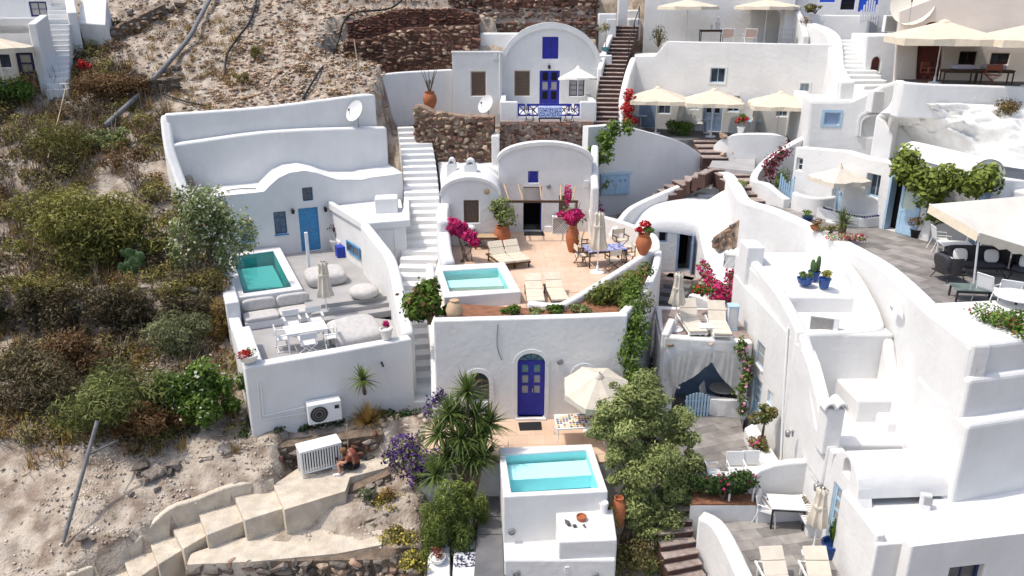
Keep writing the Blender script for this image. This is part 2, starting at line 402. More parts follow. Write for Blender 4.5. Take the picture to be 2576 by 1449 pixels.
def base_h(x, y):
    l = interp(LEFT, y); m = interp(MIDP, y); b = interp(BOT, y)
    bx = -7.0 - 3.9 * sst(45.5, 47.5, y); w = sst(-.4, .4, x - bx)
    z = l * (1 - w) + m * w
    wb = sst(-7.7, -7.3, x) * (1 - sst(-2.9, -2.3, x)) * (1 - sst(24.2, 25.2, y))
    z = z * (1 - wb) + b * wb
    below = (x < -7.3) & (y < curb_y(x))
    z = np.where(below, np.minimum(z, -16.7), z)
    return z
def capped(x, y, z):
    for poly, cz in CAPS: z = np.where(in_poly(x, y, poly), np.minimum(z, cz), z)
    return z
def fbm(x, y, sc, seed=0., oct=4):
    return np.array([mnoise.fractal((a * sc, b * sc, seed), .9, 2.1, oct) for a, b in zip(x.ravel(), y.ravel())]).reshape(x.shape)
def np_mesh(name, v, f, m, parent=None, smooth=False, tint=None):
    """mesh from numpy vertex and face (tri or quad) arrays; tint = one number per face"""
    me = bpy.data.meshes.new(name); n, k = f.shape
    me.vertices.add(len(v)); me.vertices.foreach_set('co', np.ascontiguousarray(v, np.float32).ravel())
    me.loops.add(n * k); me.loops.foreach_set('vertex_index', np.ascontiguousarray(f, np.int32).ravel())
    me.polygons.add(n); me.polygons.foreach_set('loop_start', np.arange(0, n * k, k, dtype=np.int32))
    if smooth: me.polygons.foreach_set('use_smooth', np.ones(n, bool))
    me.update(calc_edges=True)
    if tint is not None:
        a = me.attributes.new('tint', 'FLOAT', 'FACE'); a.data.foreach_set('value', np.ascontiguousarray(tint, np.float32))
    return link(name, me, m, parent)
gx = np.arange(-40, 34, .22); gy = np.arange(9, 72, .22)
GX, GY = np.meshgrid(gx, gy)
GZ = base_h(GX, GY)
vis = (GX < -6) | (GY > 46) | ((GX < -2) & (GY < 25))
nz = np.zeros_like(GZ)
nz[vis] = fbm(GX[vis], GY[vis], .35, 3.) * .24 + fbm(GX[vis], GY[vis], 1.5, 8., 4) * .14
GZ = GZ + nz
GZ = capped(GX, GY, GZ)
def H(x, y):
    i = int(round((x - gx[0]) / .22)); j = int(round((y - gy[0]) / .22))
    return float(GZ[min(max(j, 0), len(gy) - 1), min(max(i, 0), len(gx) - 1)])
def Hn(x, y):
    i = np.clip(np.round((x - gx[0]) / .22).astype(int), 0, len(gx) - 1); j = np.clip(np.round((y - gy[0]) / .22).astype(int), 0, len(gy) - 1)
    return GZ[j, i]
ny_, nx_ = GX.shape
gi = (np.arange(ny_ - 1)[:, None] * nx_ + np.arange(nx_ - 1)[None, :]).ravel()
DIRT = mat('dry_hillside', (.50, .43, .35), (.23, .175, .135), rough=.97, scale=1.7, bump=1., bscale=11, detail=14, spec=.05, ramp=(.38, .64), grime=.5)
tag(np_mesh('hillside', np.stack([GX, GY, GZ], -1).reshape(-1, 3), np.stack([gi, gi + 1, gi + nx_ + 1, gi + nx_], -1), DIRT, smooth=True), kind='structure')
# the land goes on beyond the picture
b = MB()
for q in ((-400, -40), (34, 400)): b.add([(q[0], 9, -19), (q[1], 9, -19), (q[1], 72, 7), (q[0], 72, 7)], [(0, 1, 2, 3)])
b.add([(-400, 71.8, 6.9), (400, 71.8, 6.9), (400, 300, 40), (-400, 300, 40)], [(0, 1, 2, 3)])
b.add([(-400, -200, -60), (400, -200, -60), (400, 9.1, -19.1), (-400, 9.1, -19.1)], [(0, 1, 2, 3)])
tag(b.build('outer_slope', DIRT), kind='structure')

# ------------------------------------------------------------------ stones
def stone_mesh(seed, flat=.75):
    rr = random.Random(seed); bm = bmesh.new()
    for _ in range(13):
        d = Vector((rr.gauss(0, 1), rr.gauss(0, 1), rr.gauss(0, 1))).normalized()
        k = max(abs(d.x), abs(d.y), abs(d.z)) ** .55
        bm.verts.new((d.x * .5 / k * rr.uniform(.85, 1.05), d.y * .5 / k * rr.uniform(.85, 1.05), d.z * .5 / k * flat))
    r = bmesh.ops.convex_hull(bm, input=bm.verts)
    bmesh.ops.delete(bm, geom=[g for g in r['geom_interior'] if isinstance(g, bmesh.types.BMVert)], context='VERTS')
    me = bpy.data.meshes.new('stone'); bm.to_mesh(me); bm.free(); return me
SHAPES = {}
def shapes(m):
    if m.name not in SHAPES:
        L = []
        for i in range(8):
            me = stone_mesh(i * 13 + len(SHAPES) * 101); me.materials.append(m); L.append(me)
        SHAPES[m.name] = L
    return SHAPES[m.name]
def add_stone(par, p, size, m, rz=None, name='stone', tilt=.25):
    o = bpy.data.objects.new(name, random.choice(shapes(m))); COL.objects.link(o)
    o.location = p; o.scale = size
    o.rotation_euler = (random.uniform(-tilt, tilt), random.uniform(-tilt, tilt), random.uniform(0, 6.28) if rz is None else rz)
    if par is not None:
        o.parent = par
        if par in ANCH: o.matrix_parent_inverse = Matrix.Translation(-ANCH[par])
    return o
def stone_wall(label, fr, u0, u1, zlo, zhi, sw, sh, mats_, limit=300, cat='stone wall', mortar=None, group=None, th=.4, skip=None, prot=.06, top=None, name='stone_wall'):
    """courses of single stones set in a mortar body; zlo, zhi functions of u"""
    um = (u0 + u1) / 2
    t = thing(name, label, cat, fr.p(um, zlo(um), 0), group)
    n = max(4, int((u1 - u0) / .35)); b = MB(); us = [u0 + (u1 - u0) * i / n for i in range(n + 1)]
    fr_ = [[fr.p(u, zlo(u) - .4, 0) for u in us], [fr.p(u, zhi(u), 0) for u in us], [fr.p(u, zhi(u), -th) for u in us], [fr.p(u, zlo(u) - .4, -th) for u in us]]
    b.sheet(fr_ ); b.build('core', mortar or MORTAR, t)
    cells = []; z = min(zlo(u) for u in us); row = 0; zt = max(zhi(u) for u in us)
    while z < zt:
        h = sh * random.uniform(.8, 1.25); u = u0 + random.uniform(-.5, 0) * sw
        while u < u1:
            w = sw * random.uniform(.5, 1.7); c = u + w / 2
            if u0 < c < u1 and zlo(c) <= z + h * .6 and z + h * .55 <= zhi(c) and not (skip and skip(c, z + h / 2)): cells.append((c, z + h / 2 + random.uniform(-.25, .25) * h, w, h * random.uniform(.75, 1.35)))
            u += w * .98
        z += h * .97; row += 1
    if len(cells) > limit: random.shuffle(cells); extra = cells[limit:]; cells = cells[:limit]
    else: extra = []
    for c, zz, w, h in cells:
        add_stone(t, fr.p(c, zz, random.uniform(-.3, 1) * prot - .02), (w * 1.02, min(.4, max(w, h)) * .9, h * 1.3), random.choice(mats_), fr.a + random.uniform(-.25, .25), tilt=.28)
    if extra:
        V, F = [], []
        for c, zz, w, h in extra:
            me = random.choice(shapes(mats_[0])); k = len(V); ca, sa = math.cos(fr.a), math.sin(fr.a); p = fr.p(c, zz, random.uniform(-.3, 1) * prot - .02)
            for v in me.vertices:
                x, y, zq = v.co.x * w * 1.02, v.co.y * min(.4, max(w, h)) * .9, v.co.z * h * 1.3
                V.append((p[0] + x * ca - y * sa, p[1] + x * sa + y * ca, p[2] + zq))
            F += [tuple(i + k for i in q.vertices) for q in me.polygons]
        tag(MB().add(V, F).build('small_stones', mats_[0], t), kind='stuff')
    return t
def stairs(name, label, path, n, w, m, mt=None, cat='staircase', drop=.6, spl=6, nose=.03, bevel=.02, th=.05, sname='step', group=None, inset=0.):
    P = spline(path, spl) if spl else [Vector(p) for p in path]
    L = [0.]
    for a, b_ in zip(P, P[1:]): L.append(L[-1] + (Vector((b_.x - a.x, b_.y - a.y))).length)
    def at(s):
        s *= L[-1]
        for i in range(len(P) - 1):
            if s <= L[i + 1] or i == len(P) - 2:
                t_ = (s - L[i]) / max(1e-6, L[i + 1] - L[i]); p = P[i].lerp(P[i + 1], t_); d = (P[min(i + 2, len(P) - 1)] - P[max(0, i - 1)]); d.z = 0; return p, d.normalized()
    z0, z1 = path[0][2], path[-1][2]
    t = thing(name, label, cat, path[0], group)
    wf = w if callable(w) else (lambda s: w)
    for i in range(n):
        s0, s1 = i / n, (i + 1) / n
        (a, da), (c, dc) = at(s0), at(min(1, s1 + .003)); na, nc = Vector((-da.y, da.x, 0)), Vector((-dc.y, dc.x, 0))
        z = z0 + (z1 - z0) * (i + 1) / n; wa, wc = wf(s0) / 2, wf(s1) / 2
        q = [a + na * wa, a - na * wa, c - nc * wc, c + nc * wc]; q = [(p.x, p.y) for p in q]
        st = block(sname, q, z - drop, z - (th if mt else 0), m, t, bevel)
        if mt:
            a2 = a - da * nose; q = [a2 + na * wa, a2 - na * wa, c - nc * wc, c + nc * wc]
            block('tread', [(p.x, p.y) for p in q], z - th, z, mt, st, .015)
    return t
def sheet(name, pts, z, m, kind='structure', th=.12, parent=None):
    o = block(name, pts, z - th, z, m, parent, 0)
    if kind and parent is None: o['kind'] = kind
    return o
def paving(floor, poly, z, sx, sy, ang, m, limit=300, gap=.007, org=None, name='paving_slab'):
    """single slabs lying on a floor sheet (its parts)"""
    xs = [p[0] for p in poly]; ys = [p[1] for p in poly]; cx, cy = org or ((min(xs) + max(xs)) / 2, (min(ys) + max(ys)) / 2)
    ca, sa = math.cos(ang), math.sin(ang); r = max(max(xs) - min(xs), max(ys) - min(ys)) / 2 + 2; made = 0
    me = None
    j = -int(r / sy)
    cells = []
    while j <= r / sy:
        i = -int(r / sx); off = (j % 2) * sx / 2
        while i <= r / sx:
            u, v = i * sx + off, j * sy; x, y = cx + u * ca - v * sa, cy + u * sa + v * ca
            ok = all(in_poly(np.array([x + du * ca - dv * sa]), np.array([y + du * sa + dv * ca]), poly)[0] for du in (-sx * .49, sx * .49) for dv in (-sy * .49, sy * .49))
            if ok: cells.append((x, y))
            i += 1
        j += 1
    cells.sort(key=lambda p: p[1])
    for x, y in cells[:limit]:
        if me is None:
            o = MB().box((0, 0, 0), (sx - gap, sy - gap, .016)).build(name, m, floor); me = o.data
        else:
            o = bpy.data.objects.new(name, me); COL.objects.link(o); o.parent = floor
        o.location = (x, y, z + .008 + random.uniform(0, .003)); o.rotation_euler = (0, 0, ang)
def pool(label, poly_out, poly_in, zrim, zwater, depth, zbase, mb_, mw, rim=None):
    """raised basin: rim ring, inner basin, water"""
    t = thing('plunge_pool', label, 'pool', (*poly_out[0], zbase))
    n = len(poly_out); r = MB()
    o0 = [(*p, zbase) for p in poly_out]; o1 = [(*p, zrim) for p in poly_out]; i1 = [(*p, zrim) for p in poly_in]; i0 = [(*p, zrim - depth) for p in poly_in]
    f = []
    for k in range(n):
        l = (k + 1) % n
        f += [(k, l, n + l, n + k), (n + k, n + l, 2 * n + l, 2 * n + k), (2 * n + k, 2 * n + l, 3 * n + l, 3 * n + k)]
    r.add(o0 + o1 + i1 + i0, f).build('basin_wall', WHITE, t, None, .035, 2)
    lin = MB(); e = .004
    cx = sum(p[0] for p in poly_in) / n; cy = sum(p[1] for p in poly_in) / n
    q = [(cx + (p[0] - cx) * .996, cy + (p[1] - cy) * .996) for p in poly_in]
    a = [(*p, zwater + .03) for p in q]; c = [(*p, zrim - depth + .02) for p in q]
    lin.add(a + c, [tuple(range(n, 2 * n))] + [(l, k, n + k, n + l) for k in range(n) for l in [(k + 1) % n]]).build('lining', mb_, t)
    w = MB().add([(*p, zwater) for p in q], [tuple(range(n))]).build('water', mw, t)
    return t
def water_mat(name, tint):
    m = bpy.data.materials.new(name); m.use_nodes = True; n = m.node_tree.nodes; L = m.node_tree.links.new; n.remove(n['Principled BSDF'])
    tr = n.new('ShaderNodeBsdfTransparent'); tr.inputs[0].default_value = (*tint, 1)
    gl = n.new('ShaderNodeBsdfGlossy'); gl.inputs['Roughness'].default_value = .03
    fr = n.new('ShaderNodeFresnel'); fr.inputs[0].default_value = 1.33; ms = n.new('ShaderNodeMixShader')
    geo = n.new('ShaderNodeNewGeometry'); nz_ = n.new('ShaderNodeTexNoise'); nz_.inputs['Scale'].default_value = 5; L(geo.outputs['Position'], nz_.inputs['Vector'])
    bp = n.new('ShaderNodeBump'); bp.inputs['Strength'].default_value = .12; bp.inputs['Distance'].default_value = .05; L(nz_.outputs['Fac'], bp.inputs['Height'])
    L(bp.outputs[0], gl.inputs['Normal']); L(bp.outputs[0], fr.inputs['Normal'])
    L(fr.outputs[0], ms.inputs[0]); L(tr.outputs[0], ms.inputs[1]); L(gl.outputs[0], ms.inputs[2]); L(ms.outputs[0], n['Material Output'].inputs[0])
    return m
WATER1 = water_mat('clear_pool_water', (.86, .98, .985)); WATER2 = water_mat('green_pool_water', (.70, .93, .91))
AQUA = mat('aqua_lining', (.42, .80, .83), (.36, .75, .79), rough=.6, scale=1.2)
TEAL = mat('teal_lining', (.12, .44, .45), (.10, .38, .40), rough=.6, scale=.8)

# ------------------------------------------------------------------ central house under the terrace
ZL, ZM = -13.6, -10.35                      # lower terrace, terrace on the roof
FB = Frame((0, 24.1), 0)
h = lambda x, y: FB.hit(x, y)
house = thing('white_house', 'white flat-roofed house with arched cobalt door under the terracotta terrace', 'house', (0, 24.1, ZL))
ul = h(1093, 900)[0]; ur = h(1575, 860)[0]
du0, du1 = h(1301, 980)[0], h(1370, 980)[0]; dzs, dzt = h(1335, 914)[1], h(1335, 888)[1]
wu0, wu1 = h(1176, 980)[0], h(1230, 980)[0]; wz0, wzs, wzt = h(1200, 1010)[1], h(1200, 962)[1], h(1200, 937)[1]
xu0, xu1 = h(1444, 950)[0], h(1494, 950)[0]; xz0, xzs, xzt = h(1470, 1000)[1], h(1470, 947)[1], h(1470, 923)[1]
hd = rarch(du0, ZL + .06, du1, dzs, dzt); hw = rarch(wu0, wz0, wu1, wzs, wzt); hx = rarch(xu0, xz0, xu1, xzs, xzt)
top = [(ur, -9.72), (ur * .5, -9.8), (0, -9.86), (ul * .6, -9.9), (ul, -9.93)]
facade('front_wall', FB, [(ul, ZL - .6), (ur, ZL - .6)] + top, [hd, hw, hx], .35, WHITE, house, .05)
b = MB()
for hole, k in ((hd, .14), (hw, .16), (hx, .14)):       # plaster bands round the arched openings
    n = len(hole); m = sum(p[0] for p in hole) / n; inner = hole[2:]; c0 = (inner[0][0] + inner[-1][0]) / 2; cz = inner[0][1]
    def off(p): 
        d = math.hypot(p[0] - c0, p[1] - cz) or 1; return (p[0] + (p[0] - c0) / d * k, p[1] + (p[1] - cz) / d * k)
    lo = hole[0][1] - (.12 if hole is not hd else .05)
    seq = [(hole[1][0], lo)] + inner + [(hole[0][0], lo)]; seo = [(hole[1][0] + k, lo)] + [off(p) for p in inner] + [(hole[0][0] - k, lo)]
    b.sheet([[FB.p(p[0], p[1], .0) for p in seo], [FB.p(p[0], p[1], .025) for p in seo], [FB.p(p[0], p[1], .025) for p in seq], [FB.p(p[0], p[1], -.02) for p in seq]])
b.build('plaster_surrounds', WHITE, house)
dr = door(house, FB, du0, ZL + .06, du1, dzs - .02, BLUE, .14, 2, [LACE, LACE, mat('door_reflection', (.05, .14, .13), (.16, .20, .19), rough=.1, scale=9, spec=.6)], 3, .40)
def fan(fr, par, hole_u0, hole_u1, zs, zt, dep, m, g, spokes=4, name='fanlight'):
    c = (hole_u0 + hole_u1) / 2; r = (hole_u1 - hole_u0) / 2; b = MB(); n = 16
    A = [(c + r * math.cos(math.pi * k / n), zs + (zt - zs) * math.sin(math.pi * k / n)) for k in range(n + 1)]
    B = [(c + (p[0] - c) * .86, zs + (p[1] - zs) * .86) for p in A]
    b.sheet([[fr.p(*p, -dep - .04) for p in A], [fr.p(*p, -dep) for p in A], [fr.p(*p, -dep) for p in B], [fr.p(*p, -dep - .04) for p in B]])
    fbox(b, fr, hole_u0, zs - .03, hole_u1, zs + .03, -dep - .04, -dep + .005)
    for k in range(1, spokes):
        a = math.pi * k / spokes; e = (c + r * .9 * math.cos(a), zs + (zt - zs) * .9 * math.sin(a)); dn = (-math.sin(a) * .016, math.cos(a) * .016)
        q = [(c + dn[0], zs + dn[1]), (c - dn[0], zs - dn[1]), (e[0] - dn[0], e[1] - dn[1]), (e[0] + dn[0], e[1] + dn[1])]
        b.add([fr.p(*p, -dep - .005) for p in q], [(0, 1, 2, 3)])
    f = b.build(name, m, par)
    MB().add([fr.p(c, zs, -dep - .03)] + [fr.p(*p, -dep - .03) for p in A], [(0, k + 1, k + 2) for k in range(n)]).build('pane', g, f)
fan(FB, house, du0, du1, dzs, dzt, .14, BLUE, mat('door_reflection', (0, 0, 0)), 4)
fan(FB, house, wu0, wu1, wzs, wzt, .16, BROWNW, GLASS, 2); window(house, FB, wu0, wz0, wu1, wzs - .03, BROWNW, GLASS, .16, 3, 4, .05)
fan(FB, house, xu0, xu1, xzs, xzt, .16, BLUE, GLASS, 6); window(house, FB, xu0, xz0, xu1, xzs - .03, BLUE, GLASS, .16, 2, 2, .05)
p = MB(); fbox(p, FB, du0 - .05, ZL - .1, du1 + .05, ZL + .06, -.35, .12); p.build('door_step', WHITE2, house)
roundlight(FB, *h(1408, 909), 'round grey wall light beside the arched cobalt door')
# terrace body on the roof, right-hand outer wall with niche
SL = [(ul + .02, 24.43), (ur - .02, 24.43), (5.2, 28.6), (6.05, 31.4), (5.9, 33.6), (4.0, 36.6), (-.64, 36.6), (-3.2, 36.6), (-3.15, 30)]
block('terrace_body', SL, -15.5, ZM - .1, WHITE, house, 0)
wall('side_wall', [(ur - .15, 24.35, -9.72), (4.75, 26.6, -9.72), (5.6, 29.2, -9.75), (6.15, 31.6, -9.8)], -15.5, .3, WHITE, house, 5, .08)
b_ = MB(); q = WX(1633, 752, 5.72); ni = thing('wall_niche', 'small arched niche in the curved outer wall above the grey steps', 'niche', q)
nf = Frame((q[0] + .13, q[1]), R(74))
A = rarch(-.2, q[2] - .45, .2, q[2] + .1, q[2] + .32, 8); A2 = rarch(-.27, q[2] - .5, .27, q[2] + .1, q[2] + .4, 8)
MB().sheet([[nf.p(*p, .0) for p in A2 + A2[:1]], [nf.p(*p, .04) for p in A2 + A2[:1]], [nf.p(*p, .04) for p in A + A[:1]], [nf.p(*p, .005) for p in A + A[:1]]]).build('surround', WHITE, ni)
MB().add([nf.p(*p, .012) for p in A], [tuple(range(len(A)))]).build('recess', BROWNW, ni)
# terrace floor in single tiles
FLO = [(ul + .3, 25.0), (1.6, 25.6), (2.5, 26.9), (5.95, 31.3), (5.6, 33.2), (3.9, 36.3), (-3.0, 36.3), (-3.0, 30)]
fl = sheet('terrace_floor', FLO, ZM, TILE)
paving(fl, FLO, ZM, .62, .62, R(3), TILE, 230, name='floor_tile')
# planter soil + inner kerbs
SOIL = mat('planter_soil', (.30, .14, .08), (.20, .09, .05), rough=.95, scale=4, bump=.5)
tag(block('planter_soil', [(ul + .3, 24.43), (ur - .3, 24.43), (5.2, 29.0), (5.7, 31), (2.5, 26.5), (1.9, 25.6), (ul + .3, 26.3)], ZM - .3, ZM + .22, SOIL, None, .05), kind='structure')
k = thing('planter_wall', 'low white wall between the flower bed and the terracotta terrace', 'wall', (1.5, 25.5, ZM))
wall('wall', [(.55, 26.0, -9.95), (1.5, 25.75, -9.95), (2.1, 26.1, -9.9), (3.9, 28.6, -9.8), (5.3, 30.7, -9.75), (6.15, 31.7, -9.72)], ZM - .3, .3, WHITE, k, 5, .1)
k = thing('terrace_wall', 'low curved white wall behind the dining table', 'wall', (5, 34, ZM))
wall('wall', [(6.1, 31.8, -9.75), (6.15, 33.2, -9.6), (5.2, 34.6, -9.45), (3.95, 35.6, -9.3), (3.75, 36.2, -9.2)], ZM - .6, .3, WHITE, k, 6, .1)
# upper plunge pool
z = -9.85
po = [U2(1117, 748, z), U2(1310, 733, z), U2(1269, 659, z), U2(1098, 668, z)]; pi = [U2(1131, 733, z), U2(1283, 726, z), U2(1253, 671, z), U2(1113, 680, z)]
pool('raised white plunge pool with bright aqua water on the terracotta terrace', po, pi, z, z - .1, .75, ZM - .3, AQUA, WATER1)
s = MB().prism([U2(1124, 702, z), U2(1266, 697, z), U2(1256, 677, z), U2(1115, 685, z)], z - .7, z - .35).build('bench_step', mat('aqua_step', (.66, .92, .93), rough=.6), bpy.data.objects['plunge_pool'])
# lower terrace, pool and paths
lo = [(-2.9, 21.4), (4.2, 21.4), (4.2, 24.1), (-2.9, 24.1)]
fl = sheet('lower_terrace_floor', lo, ZL, TILE, th=.1); block('terrace_base', lo, ZL - 3, ZL - .1, WHITE2, fl, 0); paving(fl, [(-2.0, 21.45), (3.6, 21.45), (3.6, 23.95), (-2.0, 23.95)], ZL, .62, .62, R(2), TILE, 60, name='floor_tile')
z = -13.2
po = [U2(1266, 1250, z), U2(1529, 1236, z), U2(1488, 1116, z), U2(1254, 1126, z)]; pi = [U2(1286, 1238, z), U2(1506, 1226, z), U2(1475, 1130, z), U2(1271, 1143, z)]
P2 = pool('white plunge pool with aqua water below the arched cobalt door', po, pi, z, z - .09, .8, -16.5, AQUA, WATER1)
MB().prism([U2(1278, 1185, z), U2(1492, 1172, z), U2(1476, 1135, z), U2(1273, 1147, z)], z - .75, z - .32).build('bench_step', mat('aqua_step', (0, 0, 0)), P2)
# masonry benches under the pool
k = thing('masonry_bench', 'white built-in bench against the front of the lower pool', 'bench', (0, 18.8, -16))
zb = -14.78
block('ledge', [U2(1268, 1402, zb), U2(1410, 1402, zb), U2(1406, 1350, zb), U2(1266, 1354, zb)], -16.2, zb, WHITE, k, .05)
zt_ = -13.82
k2 = thing('masonry_table', 'white cube-shaped masonry table in front of the lower pool', 'table', (1.3, 18.4, -16))
pt = [U2(1405, 1363, zt_), U2(1552, 1357, zt_), U2(1541, 1280, zt_), U2(1398, 1288, zt_)]
block('body', pt, -16.2, zt_, WHITE, k2, .05)
k3 = thing('low_wall', 'low white wall with a white letter E at the bottom edge', 'wall', (.8, 17.9, -17))
zb2 = -15.05
q = [U2(1270, 1406, zb2 + .2), U2(1548, 1412, zb2 + .2), U2(1546, 1398, zb2 + .1), U2(1270, 1392, zb2 + .1)]
fw = Frame((0, 17.75), 0)
p = MB(); u0_, u1_ = fw.hit(1268, 1420)[0], fw.hit(1548, 1420)[0]; fbox(p, fw, u0_, -18, u1_, fw.hit(1400, 1409)[1], -.6, 0); p.build('wall', WHITE, k3, None, .05)
e = MB(); ue, ze = fw.hit(1420, 1440); fbox(e, fw, ue, ze, ue + .03, ze + .2, 0, .03)
for q in (0, .085, .17): fbox(e, fw, ue + .03, ze + q, ue + .11, ze + q + .03, 0, .028)
e.build('letter', PAINTW, k3)
fpw = Frame(po[0], math.atan2(po[1][1] - po[0][1], po[1][0] - po[0][0]))
roundlight(fpw, *fpw.hit(1287, 1336), 'round grey light low on the front of the lower pool')
roundlight(fw, *fw.hit(1299, 1441), 'round grey light on the low wall at the bottom left'); roundlight(fw, *fw.hit(1497, 1447), 'round grey light on the low wall at the bottom right')
zp = -14.9
pth = sheet('side_path', [U2(1190, 1475, zp), U2(1272, 1475, zp), U2(1262, 1150, zp), U2(1212, 1150, zp)], zp, GREYD, th=1.)
for ya, yb in ((1152, 1300), (1302, 1345), (1347, 1474)):
    xa, xb = np.interp([ya, yb], [1150, 1475], [1213, 1192]); 
    block('path_slab', [U2(xb, yb, zp), U2(1268, yb, zp), U2(1263, ya, zp), U2(xa, ya, zp)], zp + .002, zp + .03, GREYD, pth, .01)
k = thing('masonry_step', 'pale worn step between the lower terrace and the dark path', 'step', (-1.8, 21, -14.5))
block('body', [U2(1212, 1152, -14.1), U2(1258, 1150, -14.1), U2(1256, 1128, -13.9), U2(1214, 1132, -13.9)], -15.5, -13.95, WHITE2, k, .04)

# ------------------------------------------------------------------ cave house on the terrace
FC = Frame((0, 36.3), 0); h = lambda x, y: FC.hit(x, y)
cave = thing('cave_house', 'white cave house with low arched gable and open dark doorway behind pergola', 'house', (1.5, 36.3, ZM))
c0, c1 = h(1253, 470)[0], h(1487, 470)[0]; zs, zt = h(1300, 402)[1], h(1370, 358)[1]
g0, g1, gz = h(1316, 520)[0], h(1362, 520)[0], h(1340, 471)[1]; s0, s1, sz0, sz1 = h(1328, 440)[0], h(1354, 440)[0], h(1340, 460)[1], h(1340, 431)[1]
wv = (h(1405, 530)[0], h(1430, 530)[0], h(1410, 543)[1], h(1410, 492)[1])
facade('front_wall', FC, [(c0, ZM - .3), (c1, ZM - .3)] + arch(c0, c1, zs, zt, 20), [rect(g0, ZM, g1, gz), rect(s0, sz0, s1, sz1), rect(wv[0], wv[2], wv[1], wv[3])], .4, WHITE, cave, .05)
b = MB(); A = arch(c0 - .05, c1 + .05, zs, zt + .02, 22); Bq = [(p[0] * .97 + .03 * 1.5, p[1] - .16) for p in A]
b.sheet([[FC.p(*p, -.5) for p in A], [FC.p(*p, .07) for p in A], [FC.p(*p, .07) for p in Bq], [FC.p(*p, 0) for p in Bq]]); b.build('arch_rim', WHITE, cave, 50)
b = MB(); A = arch(c0, c1, zs, zt, 20); b.sheet([[FC.p(*p, -.35) for p in A], [FC.p(p[0], p[1] - .25, -.9) for p in A]]); block('flat_roof', [(c0, 36.65), (c1, 36.65), (c1, 43), (c0, 43)], -9, -8.3, WHITE2, cave, 0); b.build('vault_roof', WHITE, cave, 50)
shutter(cave, FC, s0, sz0, s1, sz1, BLUE, .06); shutter(cave, FC, wv[0], wv[2], wv[1], wv[3], BROWNW, .06)
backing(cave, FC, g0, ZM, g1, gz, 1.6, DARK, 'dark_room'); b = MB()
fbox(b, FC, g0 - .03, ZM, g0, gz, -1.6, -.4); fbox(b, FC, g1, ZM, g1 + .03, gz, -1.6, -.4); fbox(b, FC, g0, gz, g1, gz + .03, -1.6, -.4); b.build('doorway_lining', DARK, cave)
b = MB(); fbox(b, FC, g1 - .05, ZM + .02, g1 - .005, gz - .02, -.9, -.1); b.build('open_door_leaf', BLUE, cave)
roundlight(FC, *h(1380, 469), 'round grey light high right of the dark open doorway')
# its right pilaster and big plain wall with the pale blue cupboard
k = thing('buttress_wall', 'narrow white upright wall right of the pergola', 'wall', (3.9, 36, ZM))
wall('wall', [(3.8, 35.4, -8.0), (3.85, 36.3, -7.6), (3.95, 37.6, -6.4)], ZM - .3, .35, WHITE, k, 4, .1)
bw = thing('retaining_wall', 'tall plain white curved retaining wall with pale blue cupboard doors', 'wall', (6, 39, -9.5))
RW = [WY(1480, 300, 38.4), WY(1498, 318, 38.6), WY(1560, 316, 39), WY(1640, 335, 39.4), WY(1700, 352, 39.8), WY(1745, 375, 40.2), WY(1775, 402, 40.6), WY(1783, 425, 41)]
RW = [(p[0], p[1], p[2]) for p in RW]; RW[0] = (RW[0][0], 38.4, RW[1][2])
wall('wall', RW, -11.5, .45, WHITE, bw, 5, .14, 1.)
FCB = Frame((RW[1][0], RW[1][1] - .04), math.atan2(RW[3][1] - RW[1][1], RW[3][0] - RW[1][0])); h = lambda x, y: FCB.hit(x, y)
a0, z0 = h(1510, 492); a1, z1 = h(1583, 437)
cb = MB(); fbox(cb, FCB, a0, z0, a1, z1, -.2, .05); cpb = thing('wall_cupboard', 'pale blue double-door cupboard set in the white retaining wall', 'cupboard', FCB.p(a0, z0))
cb.build('carcass', PALEB, cpb, None, .01); p = MB(); fbox(p, FCB, a0 - .06, z1, a1 + .12, z1 + .07, .0, .12); p.build('top_board', PALEB, cpb)
for i in range(2):
    q0 = a0 + .05 + (a1 - a0 - .1) * i / 2; q1 = q0 + (a1 - a0 - .1) / 2 - .02; p = MB(); fbox(p, FCB, q0, z0 + .05, q1, z1 - .05, .05, .075); d_ = p.build('cupboard_door', PALEB, cpb, None, .008)
    for j in range(2):
        c_ = q0 + (q1 - q0) * (.25 + .4 * j); p = MB(); fbox(p, FCB, c_, z1 - .38, c_ + .14, z1 - .24, .075, .085); p.build('vent', GREYB, d_)
    p = MB(); c_ = q1 - .08 if i == 0 else q0 + .04; fbox(p, FCB, c_, (z0 + z1) / 2 - .1, c_ + .03, (z0 + z1) / 2 + .08, .075, .1); p.build('handle', METAL, d_)
# small barrel-vaulted house left of it
FK = Frame((0, 34.0), 0); h = lambda x, y: FK.hit(x, y)
kh = thing('vaulted_annex', 'small white barrel-vaulted annex with one brown-shuttered window', 'house', (-1.8, 34, ZM))
c0, c1 = h(1109, 540)[0], h(1258, 540)[0]; zs, zt = h(1150, 493)[1], h(1180, 446)[1]
v0, v1, vz0, vz1 = h(1166, 530)[0], h(1204, 530)[0], h(1185, 561)[1], h(1185, 504)[1]
facade('front_wall', FK, [(c0, ZM - .3), (c1, ZM - .3)] + arch(c0, c1, zs, zt, 18), [rect(v0, vz0, v1, vz1)], .35, WHITE, kh, .04)
shutter(kh, FK, v0, vz0, v1, vz1, BROWNW, .1, leaves=2)
b = MB(); A = arch(c0 - .06, c1 + .06, zs, zt + .02, 18); Bq = arch(c0 + .05, c1 - .05, zs, zt - .12, 18)
b.sheet([[FK.p(*p, -.35) for p in Bq], [FK.p(*p, -.35) for p in A], [FK.p(*p, .06) for p in A], [FK.p(*p, .06) for p in Bq], [FK.p(*p, -.0) for p in Bq]]); b.build('arch_rim', WHITE, kh, 50)
